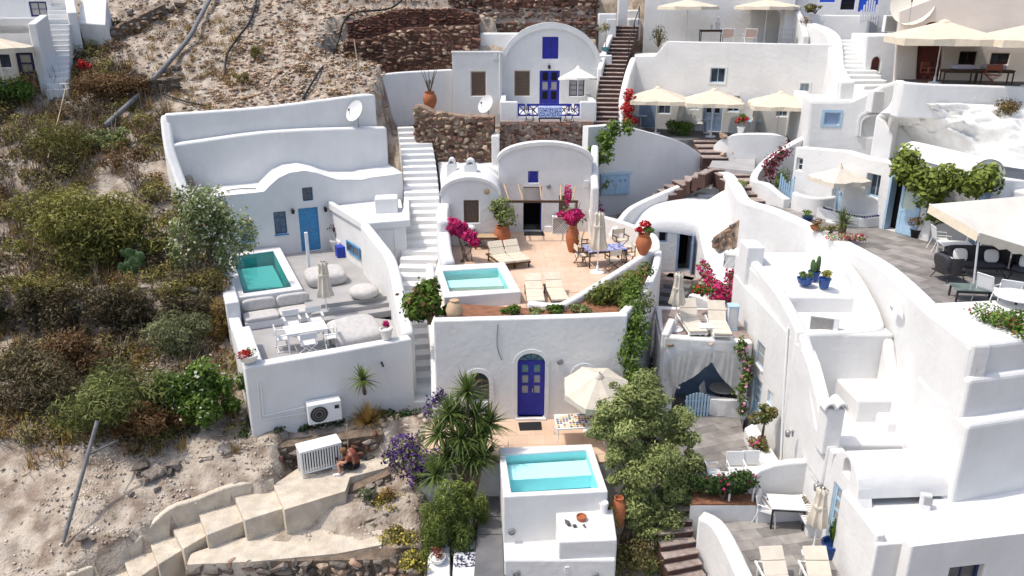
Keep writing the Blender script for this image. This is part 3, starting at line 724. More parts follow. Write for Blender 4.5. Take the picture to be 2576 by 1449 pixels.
b = MB(); A = arch(c0 + .02, c1 - .02, zs, zt - .1, 18); b.sheet([[FK.p(*p, -.3) for p in A], [FK.p(*p, -3.6) for p in A]]); b.build('barrel_roof', WHITE, kh, 60)
block('side_wall', [(c1 - .3, 34.3), (c1, 34.3), (c1, 36.5), (c1 - .3, 36.5)], ZM, zs - .02, WHITE, kh, 0); block('side_wall', [(c0, 34.3), (c0 + .3, 34.3), (c0 + .3, 37.6), (c0, 37.6)], ZM - 2, zs - .02, WHITE, kh, 0)
pl = thing('wall_plate', 'round yellowish plate on the vaulted annex', 'plate', FK.p(*h(1224, 482)))
uq, zq = h(1224, 482); MB().sheet([[FK.p(uq + r_ * math.cos(a * .4488), zq + r_ * math.sin(a * .4488), d_) for a in range(15)] for r_, d_ in ((.13, .0), (.13, .03), (.001, .05))]).build('disc', BEAM, pl, 60)
for i, (x, yb, yt, w_, lb) in enumerate(((1136, 440, 402, .5, 'left small white chimney behind the vaulted annex'), (1183, 452, 404, .62, 'larger white chimney on top of the vaulted annex'))):
    Yc = 36.6 - i; q = WY(x, yb, Yc); zt_ = WY(x, yt, Yc)[2]; ch = thing('chimney', lb, 'chimney', q, 'white chimneys')
    block('stack', [(q[0] - w_ / 2, Yc), (q[0] + w_ / 2, Yc), (q[0] + w_ / 2.4, Yc + .5), (q[0] - w_ / 2.4, Yc + .5)], q[2] - .8, zt_ - .18, WHITE, ch, .06)
    ff = Frame((q[0], Yc), 0); b = MB(); A = arch(-w_ * .35, w_ * .35, zt_ - .2, zt_ + .06, 8); B_ = arch(-w_ * .22, w_ * .22, zt_ - .2, zt_ - .05, 8)
    b.sheet([[ff.p(*p, -.45) for p in B_], [ff.p(*p, -.45) for p in A], [ff.p(*p, 0) for p in A], [ff.p(*p, 0) for p in B_], [ff.p(*p, -.45) for p in B_]]); b.build('cowl', WHITE, ch, 50)
# left wall of terrace
k = thing('terrace_wall', 'thick white wall block at the left edge of the terracotta terrace', 'wall', (-3, 32, ZM))
wall('wall', [(-3.0, 34, -8.35), (-2.95, 32.3, -8.45), (-2.8, 31.7, -8.6)], -13, .5, WHITE, k, 3, .12)
wall('low_wall', [(-2.85, 31.8, -9.0), (-2.7, 30.6, -9.4), (-2.5, 29.9, -9.75)], -13, .5, WHITE, k, 3, .12)
k = thing('stair_parapet', 'sloping white parapet beside the lower flight of white stairs', 'wall', (-2.8, 26, -13))
wall('wall', [(-2.62, 24.3, -12.9), (-2.7, 25.2, -12.0), (-2.85, 26.5, -11.2), (-3.1, 28.2, -10.4), (-3.3, 30.2, -9.9)], -15, .34, WHITE, k, 4, .1)

# ------------------------------------------------------------------ long white staircase
ST = [(-3.18, 24.9, -13.55), (-3.3, 26, -13.1), (-3.6, 28, -12.35), (-4.1, 30.8, -11.3), (-4.05, 34, -10.1), (-4.45, 38, -8.65), (-4.9, 41, -7.55), (-5.5, 44, -6.5)]
stairs('white_staircase', 'long whitewashed staircase climbing between the left villa and the terraces', ST, 35, lambda s: .95 + .75 * min(1, s * 2.2), WHITE, drop=1.4, bevel=.035)
# ------------------------------------------------------------------ left villa (turned 24 degrees)
ZV, ZV2 = -11.2, -11.7                     # upper and lower patio
FV = Frame(VL(0, 12.6), VA); h = lambda x, y: FV.hit(x, y)
villa = thing('white_villa', 'white villa with wavy arched gable, blue door and blue windows', 'house', (*VL(4.5, 12.6), ZV))
tp = [h(x, y) for x, y in ((988, 440), (930, 447), (911, 452), (851, 452), (825, 445), (800, 436), (765, 429.5), (728, 435), (700, 448), (680, 466), (664, 482), (640, 485), (588, 490))]
uL, uR = .35, 9.1
outl = [(uL, ZV - .5), (uR, ZV - .5), (uR, tp[0][1] + .05)] + [p for p in tp if uL < p[0] < uR] + [(uL, tp[-1][1])]
Dd = (h(755, 580)[0], h(804, 580)[0], h(780, 523)[1]); Wn = []
for x0, x1, y0, y1 in ((604, 636, 607, 553), (690, 721, 589, 533), (834, 864, 570, 517)):
    Wn.append((h(x0, (y0 + y1) / 2)[0], h((x0 + x1) / 2, y0)[1], h(x1, (y0 + y1) / 2)[0], h((x0 + x1) / 2, y1)[1]))
ou = (h(761, 490)[0], h(774, 506)[1], h(787, 490)[0], h(774, 472)[1])
facade('front_wall', FV, outl, [rect(Dd[0], ZV, Dd[1], Dd[2]), rect(*ou)] + [rect(*w) for w in Wn], .4, WHITE, villa, .05)
door(villa, FV, Dd[0], ZV, Dd[1], Dd[2], SKYB, .14, 2, None, 2, .5)
DB = mat('dark_blue_shutter', (.035, .13, .27), (.025, .09, .2), rough=.5, scale=6)
for w in Wn: window(villa, FV, *w, DB, mat('curtained_glass', (.10, .13, .17), (.18, .20, .22), rough=.25, scale=7), .1, 2, 4, .05, SKYB)
window(villa, FV, *ou, DB, GLASS, .1, 2, 2, .05)
b = MB(); zr = [(p[0], p[1] - .04) for p in outl[2:]]
b.sheet([[FV.p(p[0], p[1] + .04, -.0) for p in zr], [FV.p(p[0], p[1] + .05, -.38) for p in zr], [FV.p(p[0], p[1] + .02, -2.6) for p in zr]]); b.build('roof', WHITE, villa, 60)
lamp(FV, *h(735, 530), 'black lantern left of the blue villa door'); lamp(FV, *h(817, 525), 'black lantern right of the blue villa door')
# two-tier retaining wall behind it
rt = thing('retaining_wall', 'long two-tier white retaining wall above the left villa', 'wall', (*VL(2, 15), -8))
FA = Frame(VL(0, 14.9), VA); FB2 = Frame(VL(0, 15.6), VA)
A = [FA.hit(x, y) for x, y in ((434, 364), (520, 352), (653, 334), (800, 325), (973, 321))]
B = [FB2.hit(x, y) for x, y in ((414, 288), (520, 281), (653, 271), (740, 261), (825, 250), (917, 238), (944, 240))]
wall('lower_tier', [FA.p(*p) for p in A], -9.5, .6, WHITE, rt, 3, .1, 1.)
wall('upper_tier', [FB2.p(*p) for p in B], -9.5, .5, WHITE, rt, 3, .1, 1.)
wall('end_wall', [FB2.p(B[0][0] + .02, B[0][1], -.3), FA.p(A[0][0] - .15, A[0][1] + .05, .0), FA.p(A[0][0] + .05, -7.2, 1.0), FA.p(A[0][0] + .3, -8.4, 2.2)], -10.5, .45, WHITE, rt, 3, .12)
# annex and stair-side wall
an = thing('villa_annex', 'small flat-roofed white annex at the right of the villa patio', 'annex', (-5.6, 34, ZV))
za = -8.95; c1_ = U2(917, 562, za); c2_ = U2(1020, 553, za); cA = FV.p(h(828, 497)[0], 0)[:2]; cB = FV.p(8.95, 0)[:2]
block('body', [c1_, c2_, cB, cA], -13.5, za - .12, WHITE, an, .04)
wall('parapet', [(*cA, za + .1), (*c1_, za + .02), (*c2_, za + .02), (cB[0] + .3, cB[1], za + .02)], za - .3, .22, WHITE, an, 0, .05)
q = U2(972, 530, za); block('roof_box', [(q[0] - .5, q[1] - .1), (q[0] + .5, q[1] + .1), (q[0] + .4, q[1] + 1.0), (q[0] - .6, q[1] + .8)], za - .2, za + .55, WHITE, an, .05)
FAN = Frame(cA, math.atan2(c1_[1] - cA[1], c1_[0] - cA[0])); a0, a1 = FAN.hit(876, 625), FAN.hit(907, 625)
kk = MB(); 
window(an, FAN, a0[0], FAN.hit(890, 639)[1], a1[0], FAN.hit(890, 613)[1], SKYB, GLASS, -.09, 2, 1, .07)
FAF = Frame(c1_, math.atan2(c2_[1] - c1_[1], c2_[0] - c1_[0])); p = MB(); w_ = math.hypot(c2_[0] - c1_[0], c2_[1] - c1_[1])
fbox(p, FAF, w_ * .3, -12.6, w_ * .34, za - .4, .0, .04); fbox(p, FAF, w_ * .7, -12.6, w_ * .74, za - .4, .0, .04); fbox(p, FAF, w_ * .34, za - .45, w_ * .7, za - .4, .0, .04); p.build('door_trim', WHITE2, an)
pw = thing('patio_wall', 'high sloping white wall between villa patio and staircase', 'wall', (-4.5, 29, -13))
wall('wall', [(*c1_, za + .0), (-5.45, 30.9, -9.2), (-4.75, 29.6, -9.6), (-4.1, 27.2, -10.35), (-3.62, 25.35, -10.88)], -14.5, .42, WHITE, pw, 5, .1)
fw_ = thing('patio_wall', 'white front wall of the villa patio carrying the heat pump', 'wall', (*VL(2.5, 0), -13.2))
wall('wall', [(*VL(0, .2), -10.92), (*VL(2.7, .2), -10.92), (*VL(5.55, .25), -10.92)], -14.6, .42, WHITE, fw_, 0, .06)
lw = thing('patio_wall', 'white wall along the left edge of the villa pool', 'wall', (*VL(.2, 6), -12))
wall('high_wall', [(*VL(.2, 5.2), -10.55), (*VL(.3, 12.5), -10.55)], -14.5, .5, WHITE, lw, 0, .06)
wall('low_wall', [(*VL(.32, .45), -10.94), (*VL(.3, 3.6), -10.94)], -14.5, .62, WHITE, lw, 0, .06); wall('drop_wall', [(*VL(.2, 3.55), -11.15), (*VL(.2, 5.25), -11.15)], -14.5, .4, WHITE, lw, 0, .05)
# patio floors, steps, pool
pf = sheet('patio_floor', [VL(2.9, 5.3), (-4.9, 29.9), c1_, cA, VL(2.9, 12.6)], ZV, GREYF, th=.5)
pf2 = sheet('lower_patio_floor', [VL(.3, .4), VL(5.5, .4), (-4.3, 28.4), VL(3, 6.2), VL(.3, 6.2)], ZV2, GREYF, th=.5)
stp = thing('patio_steps', 'wide grey steps between the two levels of the villa patio', 'steps', (*VL(4.5, 4.7), ZV2))
for i in range(2): block('step', [VL(3.0, 4.45 + .42 * i), VL(6.1 + .1 * i, 4.45 + .42 * i), VL(6.4, 5.4), VL(3.0, 5.4)], ZV2 - .1, ZV2 + .17 * (i + 1), GREYF, stp, .015)
z = -10.75
pol = pool('long villa plunge pool with teal green water', [VL(.45, 6.2), VL(2.95, 6.2), VL(3.0, 12.5), VL(.55, 12.5)], [VL(.75, 6.62), VL(2.58, 6.62), VL(2.62, 11.9), VL(.85, 11.8)], z, z - .05, .9, ZV2 - .3, TEAL, WATER2)
MB().prism([VL(.9, 8.5), VL(2.5, 8.5), VL(2.5, 11.7), VL(.95, 11.7)], z - .85, z - .62).build('bench_step', mat('teal_step', (.16, .50, .50), rough=.6), pol)
kb = thing('kerb_bench', 'white built-in bench with low blue window right of the villa door', 'bench', (*FV.p(6, ZV, .5),))
wall('body', [(*FV.p(5.55, 0, .75)[:2], ZV + .62), (*FV.p(7.3, 0, .75)[:2], ZV + .62)], ZV - .2, .7, WHITE, kb, 0, .04)
pst = thing('white_post', 'slim white wooden post on the grey villa patio', 'post', U(779, 690, ZV)); q = U(779, 690, ZV)
MB().box((q[0], q[1], ZV + .95), (.13, .13, 1.9), VA).build('shaft', PAINTW, pst, None, .01)

# ------------------------------------------------------------------ blue-doored vaulted house high up
ZU = -5.9; FU1 = Frame((0, 47.8), 0); h = lambda x, y: FU1.hit(x, y)
bh = thing('vaulted_house', 'white barrel-vaulted house with cobalt door and shutters and blue balcony', 'house', (2.3, 47.8, ZU))
c0, c1 = h(1260, 172)[0], h(1508, 172)[0]; zs, zt = h(1380, 174)[1], h(1385, 62)[1]
D = (h(1357, 220)[0], h(1407, 220)[0], h(1380, 178)[1]); S = (h(1364, 120)[0], h(1380, 148)[1], h(1404, 120)[0], h(1380, 93)[1])
W1 = (h(1293, 210)[0], h(1310, 242)[1], h(1333, 210)[0], h(1310, 178)[1]); W2 = (h(1432, 210)[0], h(1450, 242)[1], h(1470, 210)[0], h(1450, 200)[1])
facade('front_wall', FU1, [(c0, ZU - .3), (c1, ZU - .3)] + arch(c0, c1, zs, zt, 24), [rect(D[0], ZU, D[1], D[2]), rect(*S), rect(*W1), rect(*W2)], .35, WHITE, bh, .04)
door(bh, FU1, D[0], ZU, D[1], D[2], BLUE, .1, 2, [DARK, LACE, DARK], 3, .18)
shutter(bh, FU1, *S, BLUE, .05, leaves=2); shutter(bh, FU1, *W1, BROWNW, .08, BEAM); window(bh, FU1, *W2, NAVY, LACE, .1, 2, 3)
b = MB(); A = arch(c0 - .12, c1 + .12, zs - .02, zt + .12, 26); Bq = arch(c0 + .16, c1 - .16, zs, zt - .22, 26)
b.sheet([[FU1.p(*p, -.4) for p in A], [FU1.p(*p, .1) for p in A], [FU1.p(*p, .1) for p in Bq], [FU1.p(*p, 0) for p in Bq]]); b.build('arch_rim', WHITE, bh, 50)
b = MB(); A = arch(c0, c1, zs, zt, 24); b.sheet([[FU1.p(*p, -.34) for p in A], [FU1.p(*p, -5) for p in A]]); b.build('barrel_roof', WHITE, bh, 60)
lamp(FU1, *h(1381, 168), 'small lantern above the cobalt door of the vaulted house')
FU2 = Frame((0, 46.2), 0); h = lambda x, y: FU2.hit(x, y)
ax = thing('white_annex', 'square white annex with one brown shutter beside the vaulted house', 'annex', (-2.5, 46.2, -6.2))
a0, a1 = h(1138, 200)[0], h(1261, 200)[0]; at = h(1200, 130)[1]; W3 = (h(1184, 210)[0], h(1200, 242)[1], h(1222, 210)[0], h(1200, 180)[1])
facade('front_wall', FU2, [(a0, -7), (a1, -7), (a1, at), (a0, at)], [rect(*W3)], .3, WHITE, ax, .04)
shutter(ax, FU2, *W3, BROWNW, .06, BEAM); block('roof', [(a0, 46.5), (a1, 46.5), (a1, 49), (a0, 49)], -7, at - .12, WHITE, ax, .03)
p = MB(); fbox(p, FU2, a0 - .04, at - .1, a1, at + .02, -.3, .05); p.build('cornice', WHITE, ax, None, .02)
k = thing('white_wall', 'white block wall behind the annex roof', 'wall', (0, 50, -4)); q0, q1 = WY(1205, 83, 49.6), WY(1290, 130, 49.6)
block('wall', [(q0[0], 49.6), (q1[0] + 1, 49.6), (q1[0] + 1, 50.2), (q0[0], 50.2)], -5, q0[2], WHITE, k, .12)
lwl = thing('white_wall', 'plain white wall behind the urn at the top of the white staircase', 'wall', (-5, 47, -6.5))
wall('wall', [WY(946, 188, 45.2), WY(1000, 182, 46), WY(1060, 178, 46.6), WY(1137, 174, 47)], -7.5, .4, WHITE, lwl, 3, .08)
# balcony
bal = thing('balcony', 'white balcony with cobalt cross-braced railing', 'balcony', (2.3, 43.4, -6.2)); FBk = Frame((0, 43.2), 0); h = lambda x, y: FBk.hit(x, y)
b0, b1 = h(1258, 280)[0], h(1500, 280)[0]; r0, r1 = h(1302, 280)[0], h(1458, 280)[0]; zt_, zb, zk = h(1280, 256)[1], h(1280, 309)[1], h(1380, 294)[1]
block('floor_slab', [(b0, 43.2), (b1, 43.2), (b1, 47.8), (b0, 47.8)], zb, ZU, WHITE, bal, .03)
for a_, c_ in ((b0, r0), (r1, b1)): p = MB(); fbox(p, FBk, a_, zb, c_, zt_, -.3, .02); p.build('parapet', WHITE, bal, None, .06)
p = MB(); fbox(p, FBk, r0, zb, r1, zk, -.28, .015); p.build('kerb', WHITE, bal, None, .03)
for xx in (b0, b1): p = MB(); p.box((xx + (.15 if xx == b0 else -.15), 45.5, (zt_ + ZU) / 2), (.3, 4.0, zt_ - ZU)); p.build('side_parapet', WHITE, bal, None, .05)
rz0, rz1 = zk + .03, h(1380, 262)[1]; rl = MB(); fbox(rl, FBk, r0, rz1 - .1, r1, rz1, -.16, -.06); fbox(rl, FBk, r0, rz0, r1, rz0 + .08, -.16, -.06); rail = rl.build('railing', BLUE, bal)
nb = 6
for i in range(nb + 1): q = r0 + .03 + (r1 - r0 - .06) * i / nb; p = MB(); fbox(p, FBk, q - .045, rz0 + .08, q + .045, rz1 - .1, -.15, -.07); p.build('baluster', BLUE, rail)
for i in range(nb):
    q0 = r0 + .06 + (r1 - r0 - .06) * i / nb; q1 = r0 + (r1 - r0 - .06) * (i + 1) / nb
    for s_ in (0, 1):
        p = MB(); za_, zb_ = (rz0 + .06, rz1 - .07) if s_ == 0 else (rz1 - .07, rz0 + .06)
        p.tube([FBk.p(q0, za_, -.1 + .012 * s_), FBk.p(q1, zb_, -.1 + .012 * s_)], .034, 4); p.build('cross_brace', BLUE, rail)
# stone faces below
FS = Frame((0, 42.8), 0); h = lambda x, y: FS.hit(x, y)
su0, su1 = h(1258, 340)[0], h(1492, 340)[0]; slo, shi = h(1380, 400)[1], h(1380, 306)[1]
stone_wall('dark red lava-stone wall under the blue balcony', FS, su0, su1, lambda u: slo, lambda u: shi, .27, .2, [REDSTONE, REDSTONE, STONE], 300, mortar=mat('pale_mortar', (.40, .32, .27), (.26, .18, .15), rough=.95, scale=6, bump=.5))
FRu = Frame((0, 42.0), R(-4)); h = lambda x, y: FRu.hit(x, y)
xs_ = [1043, 1046, 1060, 1090, 1150, 1200, 1241]; ylo = [330, 345, 380, 402, 404, 404, 404]; yhi = [268, 266, 268, 283, 292, 294, 296]
uu = [h(x, 330)[0] for x in xs_]; zl_ = [h(x, y)[1] for x, y in zip(xs_, ylo)]; zh_ = [h(x, y)[1] for x, y in zip(xs_, yhi)]
stone_wall('rough tan rubble outcrop below the square annex', FRu, uu[0], uu[-1], lambda u: float(np.interp(u, uu, zl_)), lambda u: float(np.interp(u, uu, zh_)), .27, .21, [TANSTONE, TANSTONE, REDSTONE], 300, mortar=TANSTONE, th=1.0, prot=.25, name='rubble_outcrop', cat='rock outcrop')
k = thing('white_pier', 'narrow white pier between the rubble and the lava-stone wall', 'pier', (-.9, 41.6, -9)); q0, q1 = WY(1236, 342, 41.4), WY(1256, 448, 41.4)
block('pier', [(q0[0], 41.4), (q1[0], 41.4), (q1[0], 42.6), (q0[0], 42.6)], q1[2] - 1, q0[2], WHITE2, k, .05)
k = thing('white_rooftop', 'whitewashed ground around the small chimneys', 'roof', (-2.5, 38, -8.8))
block('roof', [(-3.4, 37.5), (-.7, 37.5), (-.7, 42.2), (-4.0, 42.2)], -11, [-8.55, -8.55, -8.1, -8.1], WHITE, k, .08)
# dry-stone terraces on the hill
def hillwall(label, Y, ang, tops, bots, sw=.34, sh=.17, mats_=(REDSTONE,), lim=300, **kw):
    fr = Frame((0, Y), ang); T = [fr.hit(*p) for p in tops]; Bt = [fr.hit(*p) for p in bots]
    tu, tz = zip(*T); bu, bz = zip(*Bt)
    return stone_wall(label, fr, tu[0], tu[-1], lambda u: float(np.interp(u, bu, bz)), lambda u: float(np.interp(u, tu, tz)), sw, sh, list(mats_), lim, group='dry-stone terrace walls on the hill', th=1.2, prot=.1, mortar=mat('red_earth', (.20, .10, .07), (.12, .07, .05), rough=.95, scale=3, bump=.8), **kw)
hillwall('lower dark red dry-stone terrace wall above the urn wall', 48.9, 0, [(862, 106), (921, 98), (1015, 71), (1100, 68), (1204, 64)], [(862, 160), (936, 180), (1134, 172), (1204, 130)], .36, .19, (REDSTONE, REDSTONE, TANSTONE))
hillwall('upper dark red dry-stone terrace wall left of the vaulted roof', 50.2, 0, [(873, 56), (1001, 24), (1149, 22), (1204, 38)], [(873, 102), (1001, 78), (1204, 68)], .36, .16, (REDSTONE,))
hillwall('dark red stone wall just behind the vaulted roof', 51.2, 0, [(1140, 58), (1300, 58), (1400, 56), (1502, 55)], [(1140, 80), (1300, 90), (1400, 100), (1502, 110)], .36, .18, (REDSTONE, STONE), 200)
hillwall('highest stone wall along the top edge of the picture', 52.3, 0, [(1130, -10), (1502, -14)], [(1130, 40), (1502, 58)], .36, .2, (REDSTONE, TANSTONE, REDSTONE))
# dark stairs right of the vaulted house
stairs('stone_staircase', 'steep dark red stone staircase right of the vaulted house', [(5.1, 43, -6.3), (5.45, 45.5, -5.0), (5.95, 47.8, -3.75), (6.6, 50, -2.45), (7.15, 51.8, -1.45)], 24, lambda s: 1.15 + .4 * s, REDSTEP, TREAD, drop=.8, th=.05)
hr = thing('handrail', 'thin black handrail beside the upper stone stairs', 'handrail', (7, 49, -3)); b = MB()
q = [(6.9, 48.6, -2.2), (7.4, 50.2, -1.2), (7.9, 51.8, -.3)]; b.tube(q, .03, 5); b.build('rail', BLACK, hr)
for p_ in q: MB().tube([p_, (p_[0], p_[1], p_[2] - 1.1)], .025, 5).build('upright', BLACK, hr)
k = thing('stair_wall', 'white wall between the vaulted house and the stone stairs', 'wall', (5.3, 48, -4))
wall('wall', [WY(1508, 172, 46.9), WY(1515, 150, 48), WY(1525, 110, 49.5), WY(1540, 80, 51)], -7, .3, WHITE, k, 3, .08)
block('ledge', [WY(1506, 120, 48.2)[:2], WY(1540, 120, 48.2)[:2], WY(1540, 100, 51)[:2], WY(1500, 100, 51)[:2]], -5, -3.0, WHITE, k, .05)
# top-left house with steps
tl = thing('white_house', 'white house with navy door at the top left edge', 'house', (-27, 44, -5)); FT = Frame((-26.5, 43.5), R(8)); h = lambda x, y: FT.hit(x, y)
dz0, dz1 = h(60, 217)[1], h(60, 133)[1]; d0, d1 = h(47, 180)[0], h(90, 180)[0]; w0, w1 = h(-8, 150)[0], h(25, 150)[0]
zr_ = h(50, 45)[1]
facade('front_wall', FT, [(h(-60, 150)[0], dz0 - 1), (h(106, 150)[0], dz0 - 1), (h(106, 150)[0], zr_), (h(-60, 150)[0], zr_)], [rect(d0, dz0, d1, dz1), rect(w0, h(0, 170)[1], w1, h(0, 138)[1])], .35, WHITE, tl, .04)
door(tl, FT, d0, dz0, d1, dz1, NAVY, .08, 1, [LACE, LACE], 2, .4); window(tl, FT, w0, h(0, 170)[1], w1, h(0, 138)[1], NAVY, GLASS, .1, 2, 2)
FT2 = Frame((-28, 47.5), R(8)); h2 = lambda x, y: FT2.hit(x, y)
e0, e1 = h2(74, 20)[0], h2(118, 20)[0]
facade('upper_wall', FT2, [(h2(-70, 20)[0], zr_ - .6), (h2(128, 20)[0], zr_ - .6), (h2(128, 20)[0], 1.5), (h2(-70, 20)[0], 1.5)], [rect(e0, h2(90, 42)[1], e1, h2(90, 4)[1])], .35, WHITE, tl, .04)
window(tl, FT2, e0, h2(90, 42)[1], e1, h2(90, 4)[1], NAVY, LACE, .06, 2, 2, .08)
block('terrace_slab', [FT.p(h(-60, 150)[0], 0)[:2], FT.p(h(106, 150)[0], 0)[:2], FT2.p(h2(118, 20)[0], 0)[:2], FT2.p(h2(-70, 20)[0], 0)[:2]], zr_ - .8, zr_ - .35, WHITE, tl, .03)
k = thing('stair_wall', 'white wall on the left of the top-left steps', 'wall', (-25, 43, -5)); pa = WY(112, 225, 42.4); pb = WY(112, 45, 44.2)
wall('wall', [(pa[0], pa[1], WY(110, 60, 42.4)[2]), (pb[0], pb[1], zr_ + .15)], -9, .4, WHITE, k, 0, .05)
s0 = WY(146, 238, 42.0); s1 = WY(150, 62, 46.3)
stairs('white_steps', 'steep white steps beside the top-left house', [s0, s1], 13, 1.05, WHITE, spl=0, drop=1., bevel=.03)
stairs('white_steps', 'uppermost white steps at the top left edge of the picture', [WY(147, 58, 46.6), WY(145, -14, 49.5)], 7, 1.05, WHITE, spl=0, drop=1., bevel=.03)
k = thing('stair_wall', 'white wall on the right of the uppermost steps', 'wall', (-26, 47, -3)); pa = WY(186, 60, 46.4); pb = WY(176, 5, 49)
wall('wall', [(pa[0], pa[1], WY(180, 32, 46.4)[2]), (pb[0], pb[1], pb[2] + 1)], -5, .5, WHITE, k, 0, .06)
k = thing('white_slab', 'leaning white plastered slab on the slope at top left', 'slab', (-25, 48, -2)); q = [WY(196, 58, 47), WY(265, 62, 47), WY(268, -4, 49.5), WY(205, -6, 49.5)]
MB().add(q + [(p[0], p[1] + .6, p[2] - 2.5) for p in q], [(0, 1, 2, 3), (7, 6, 5, 4), (0, 4, 5, 1), (1, 5, 6, 2), (2, 6, 7, 3), (3, 7, 4, 0)]).build('slab', WHITE2, k, None, .05)
# ------------------------------------------------------------------ upper right: house behind the three cream parasols
ZA, ZR = -7.0, -8.5                         # parasol terrace, big right-hand terrace
FU = Frame((7.35, 47), R(-21.8)); h = lambda x, y: FU.hit(x, y)
ph = thing('white_house', 'long white house with grey-blue doors behind three cream parasols', 'house', (11, 45.5, ZA))
hu = lambda x: h(x, 250)[0]
def hole(x0, x1, y0, y1): return (h(x0, (y0 + y1) / 2)[0], h((x0 + x1) / 2, y1)[1], h(x1, (y0 + y1) / 2)[0], h((x0 + x1) / 2, y0)[1])
Hd1, Hw1, Hw2, Hd2, Hw3, Hw5, Hd3, Hw4, Hw6 = [hole(*q) for q in ((1606, 1649, 240, 322), (1656, 1686, 245, 286), (1735, 1758, 241, 275), (1768, 1816, 241, 328), (1830, 1859, 243, 281), (1786, 1823, 171, 208), (1986, 2022, 262, 342), (1954, 1982, 259, 293), (2012, 2034, 210, 230))]
def fl_(q): return (q[0], ZA, q[2], q[3])
topz = [(hu(2075), h(2060, 112)[1]), (hu(1900), h(1900, 108)[1]), (hu(1668), h(1668, 104)[1]), (hu(1640), h(1640, 140)[1]), (hu(1590), h(1590, 141)[1])]
facade('front_wall', FU, [(hu(1588), ZA - .5), (hu(2075), ZA - .5)] + topz, [rect(*fl_(Hd1)), rect(*Hw1), rect(*Hw2), rect(*fl_(Hd2)), rect(*Hw3), rect(*Hw5), rect(*fl_(Hd3)), rect(*Hw4), rect(*Hw6)], .4, WHITE, ph, .06)
door(ph, FU, *fl_(Hd1), GREYB, .1, 2, None, 2, .5); door(ph, FU, *fl_(Hd2), GREYB, .12, 2, [DARK], 1, .5); door(ph, FU, *fl_(Hd3), GREYB, .1, 2, None, 2, .5)
for q, m_, g in ((Hw1, GREYB, GLASS), (Hw2, PALEB, DARK), (Hw3, PALEB, DARK), (Hw5, PALEB, GLASS), (Hw4, PALEB, GLASS), (Hw6, PALEB, LACE)): window(ph, FU, *q, m_, g, .12, 2, 1, .05, trim=WHITE if q in (Hw5, Hw6) else None)
zt_ = topz[2][1]
pts_ = [FU.p(hu(1666), 0, -.35)[:2], FU.p(hu(2075), 0, -.35)[:2], (19, 52), (9.3, 52.5)]
uf = sheet('upper_terrace_floor', pts_, zt_ - .35, GREYF, th=1.2)
block('left_step', [FU.p(hu(1588), 0, -.3)[:2], FU.p(hu(1666), 0, -.3)[:2], (9.3, 51), (7.6, 51)], -6, topz[3][1] - .1, WHITE, ph, .05)
for x, dl, zz in ((1712, 1.1, -5.2), (1900, 1.3, -5.0)):
    u_ = hu(x); b = MB(); a_ = [FU.p(u_, ZA, 0), FU.p(u_, ZA, dl), FU.p(u_, ZA + .9, dl), FU.p(u_, zz, .0)]; c_ = [(p[0] + .25, p[1] + .1, p[2]) for p in a_]
    b.add(a_ + c_, [(0, 1, 2, 3), (7, 6, 5, 4), (0, 4, 5, 1), (1, 5, 6, 2), (2, 6, 7, 3), (3, 7, 4, 0)]).build('partition_wall', WHITE, ph, None, .05)
k = thing('stair_wall', 'sloping white wall between the stone stairs and the parasol terrace', 'wall', (7, 45, -6))
wall('wall', [WY(1594, 142, 47.4), WY(1580, 180, 46.3), WY(1568, 230, 45), WY(1560, 290, 43.8), WY(1556, 322, 43.0)], -8.5, .4, WHITE, k, 4, .14)
# parasol terrace floor
tf = [(6.3, 39.2), (7.0, 42.8), (7.5, 47), (16.2, 43.6), (14.2, 40.2), (12.8, 41.5), (11.2, 42.2)]
fz = sheet('parasol_terrace_floor', [(6.6, 42.6), (7.3, 47), (16.3, 43.4), (14.6, 40.6), (12.5, 41.9), (11.0, 42.8), (9.4, 42.4)], ZA, GREYD, th=.5)
block('terrace_base', [(6.2, 39.3), (7.3, 47), (16.3, 43.4), (14.8, 40.6), (12.6, 41.8), (10.7, 42.2), (9.6, 41.2)], -12, ZA - .5, WHITE, fz, 0)
# upper terrace back wall and walls at the top right
ub = thing('white_house', 'tall plain white wall behind the upper terrace with the statue table', 'house', (13, 52, -2))
block('wall', [(8.3, 52.3), (17.2, 50.8), (17.4, 52.4), (9, 53.6)], -3.5, 3.2, WHITE, ub, .05)
FUB = Frame((8.9, 52.2), math.atan2(-1.4, 8.3)); q0, q1 = FUB.hit(1560, 60), FUB.hit(1630, 60)
k = thing('gate_pillar', 'white pillar left of the upper terrace', 'pillar', (7.4, 52.5, -1.5)); a0 = WY(1553, 62, 52.2); a1 = WY(1577, 62, 52.2)
block('pillar', [(a0[0], 52.2), (a1[0], 52.2), (a1[0], 52.8), (a0[0], 52.8)], -2.5, 2.5, WHITE, k, .05)
k = thing('white_bench', 'curved white masonry bench at the head of the stone stairs', 'bench', (8.3, 53, -1.6)); a0 = WY(1580, 62, 53); a1 = WY(1612, 62, 53)
block('seat', [(a0[0], 53), (a1[0], 53), (a1[0], 54), (a0[0], 54)], -2.4, WY(1590, 47, 53)[2], WHITE, k, .1); block('back', [(a0[0], 53.7), (a1[0], 53.7), (a1[0], 54.4), (a0[0], 54.4)], -2.4, WY(1590, 25, 53.8)[2], WHITE, k, .12)
k = thing('garden_wall', 'low white wall with a block at the left of the stone stairs top', 'wall', (6, 52, -2))
q = [WY(1506, 30, 51.4), WY(1550, 70, 51.4)]; block('wall', [(q[0][0], 51.4), (q[1][0], 51.4), (q[1][0], 52), (q[0][0], 52)], -4, WY(1520, 34, 51.4)[2], WHITE, k, .08)
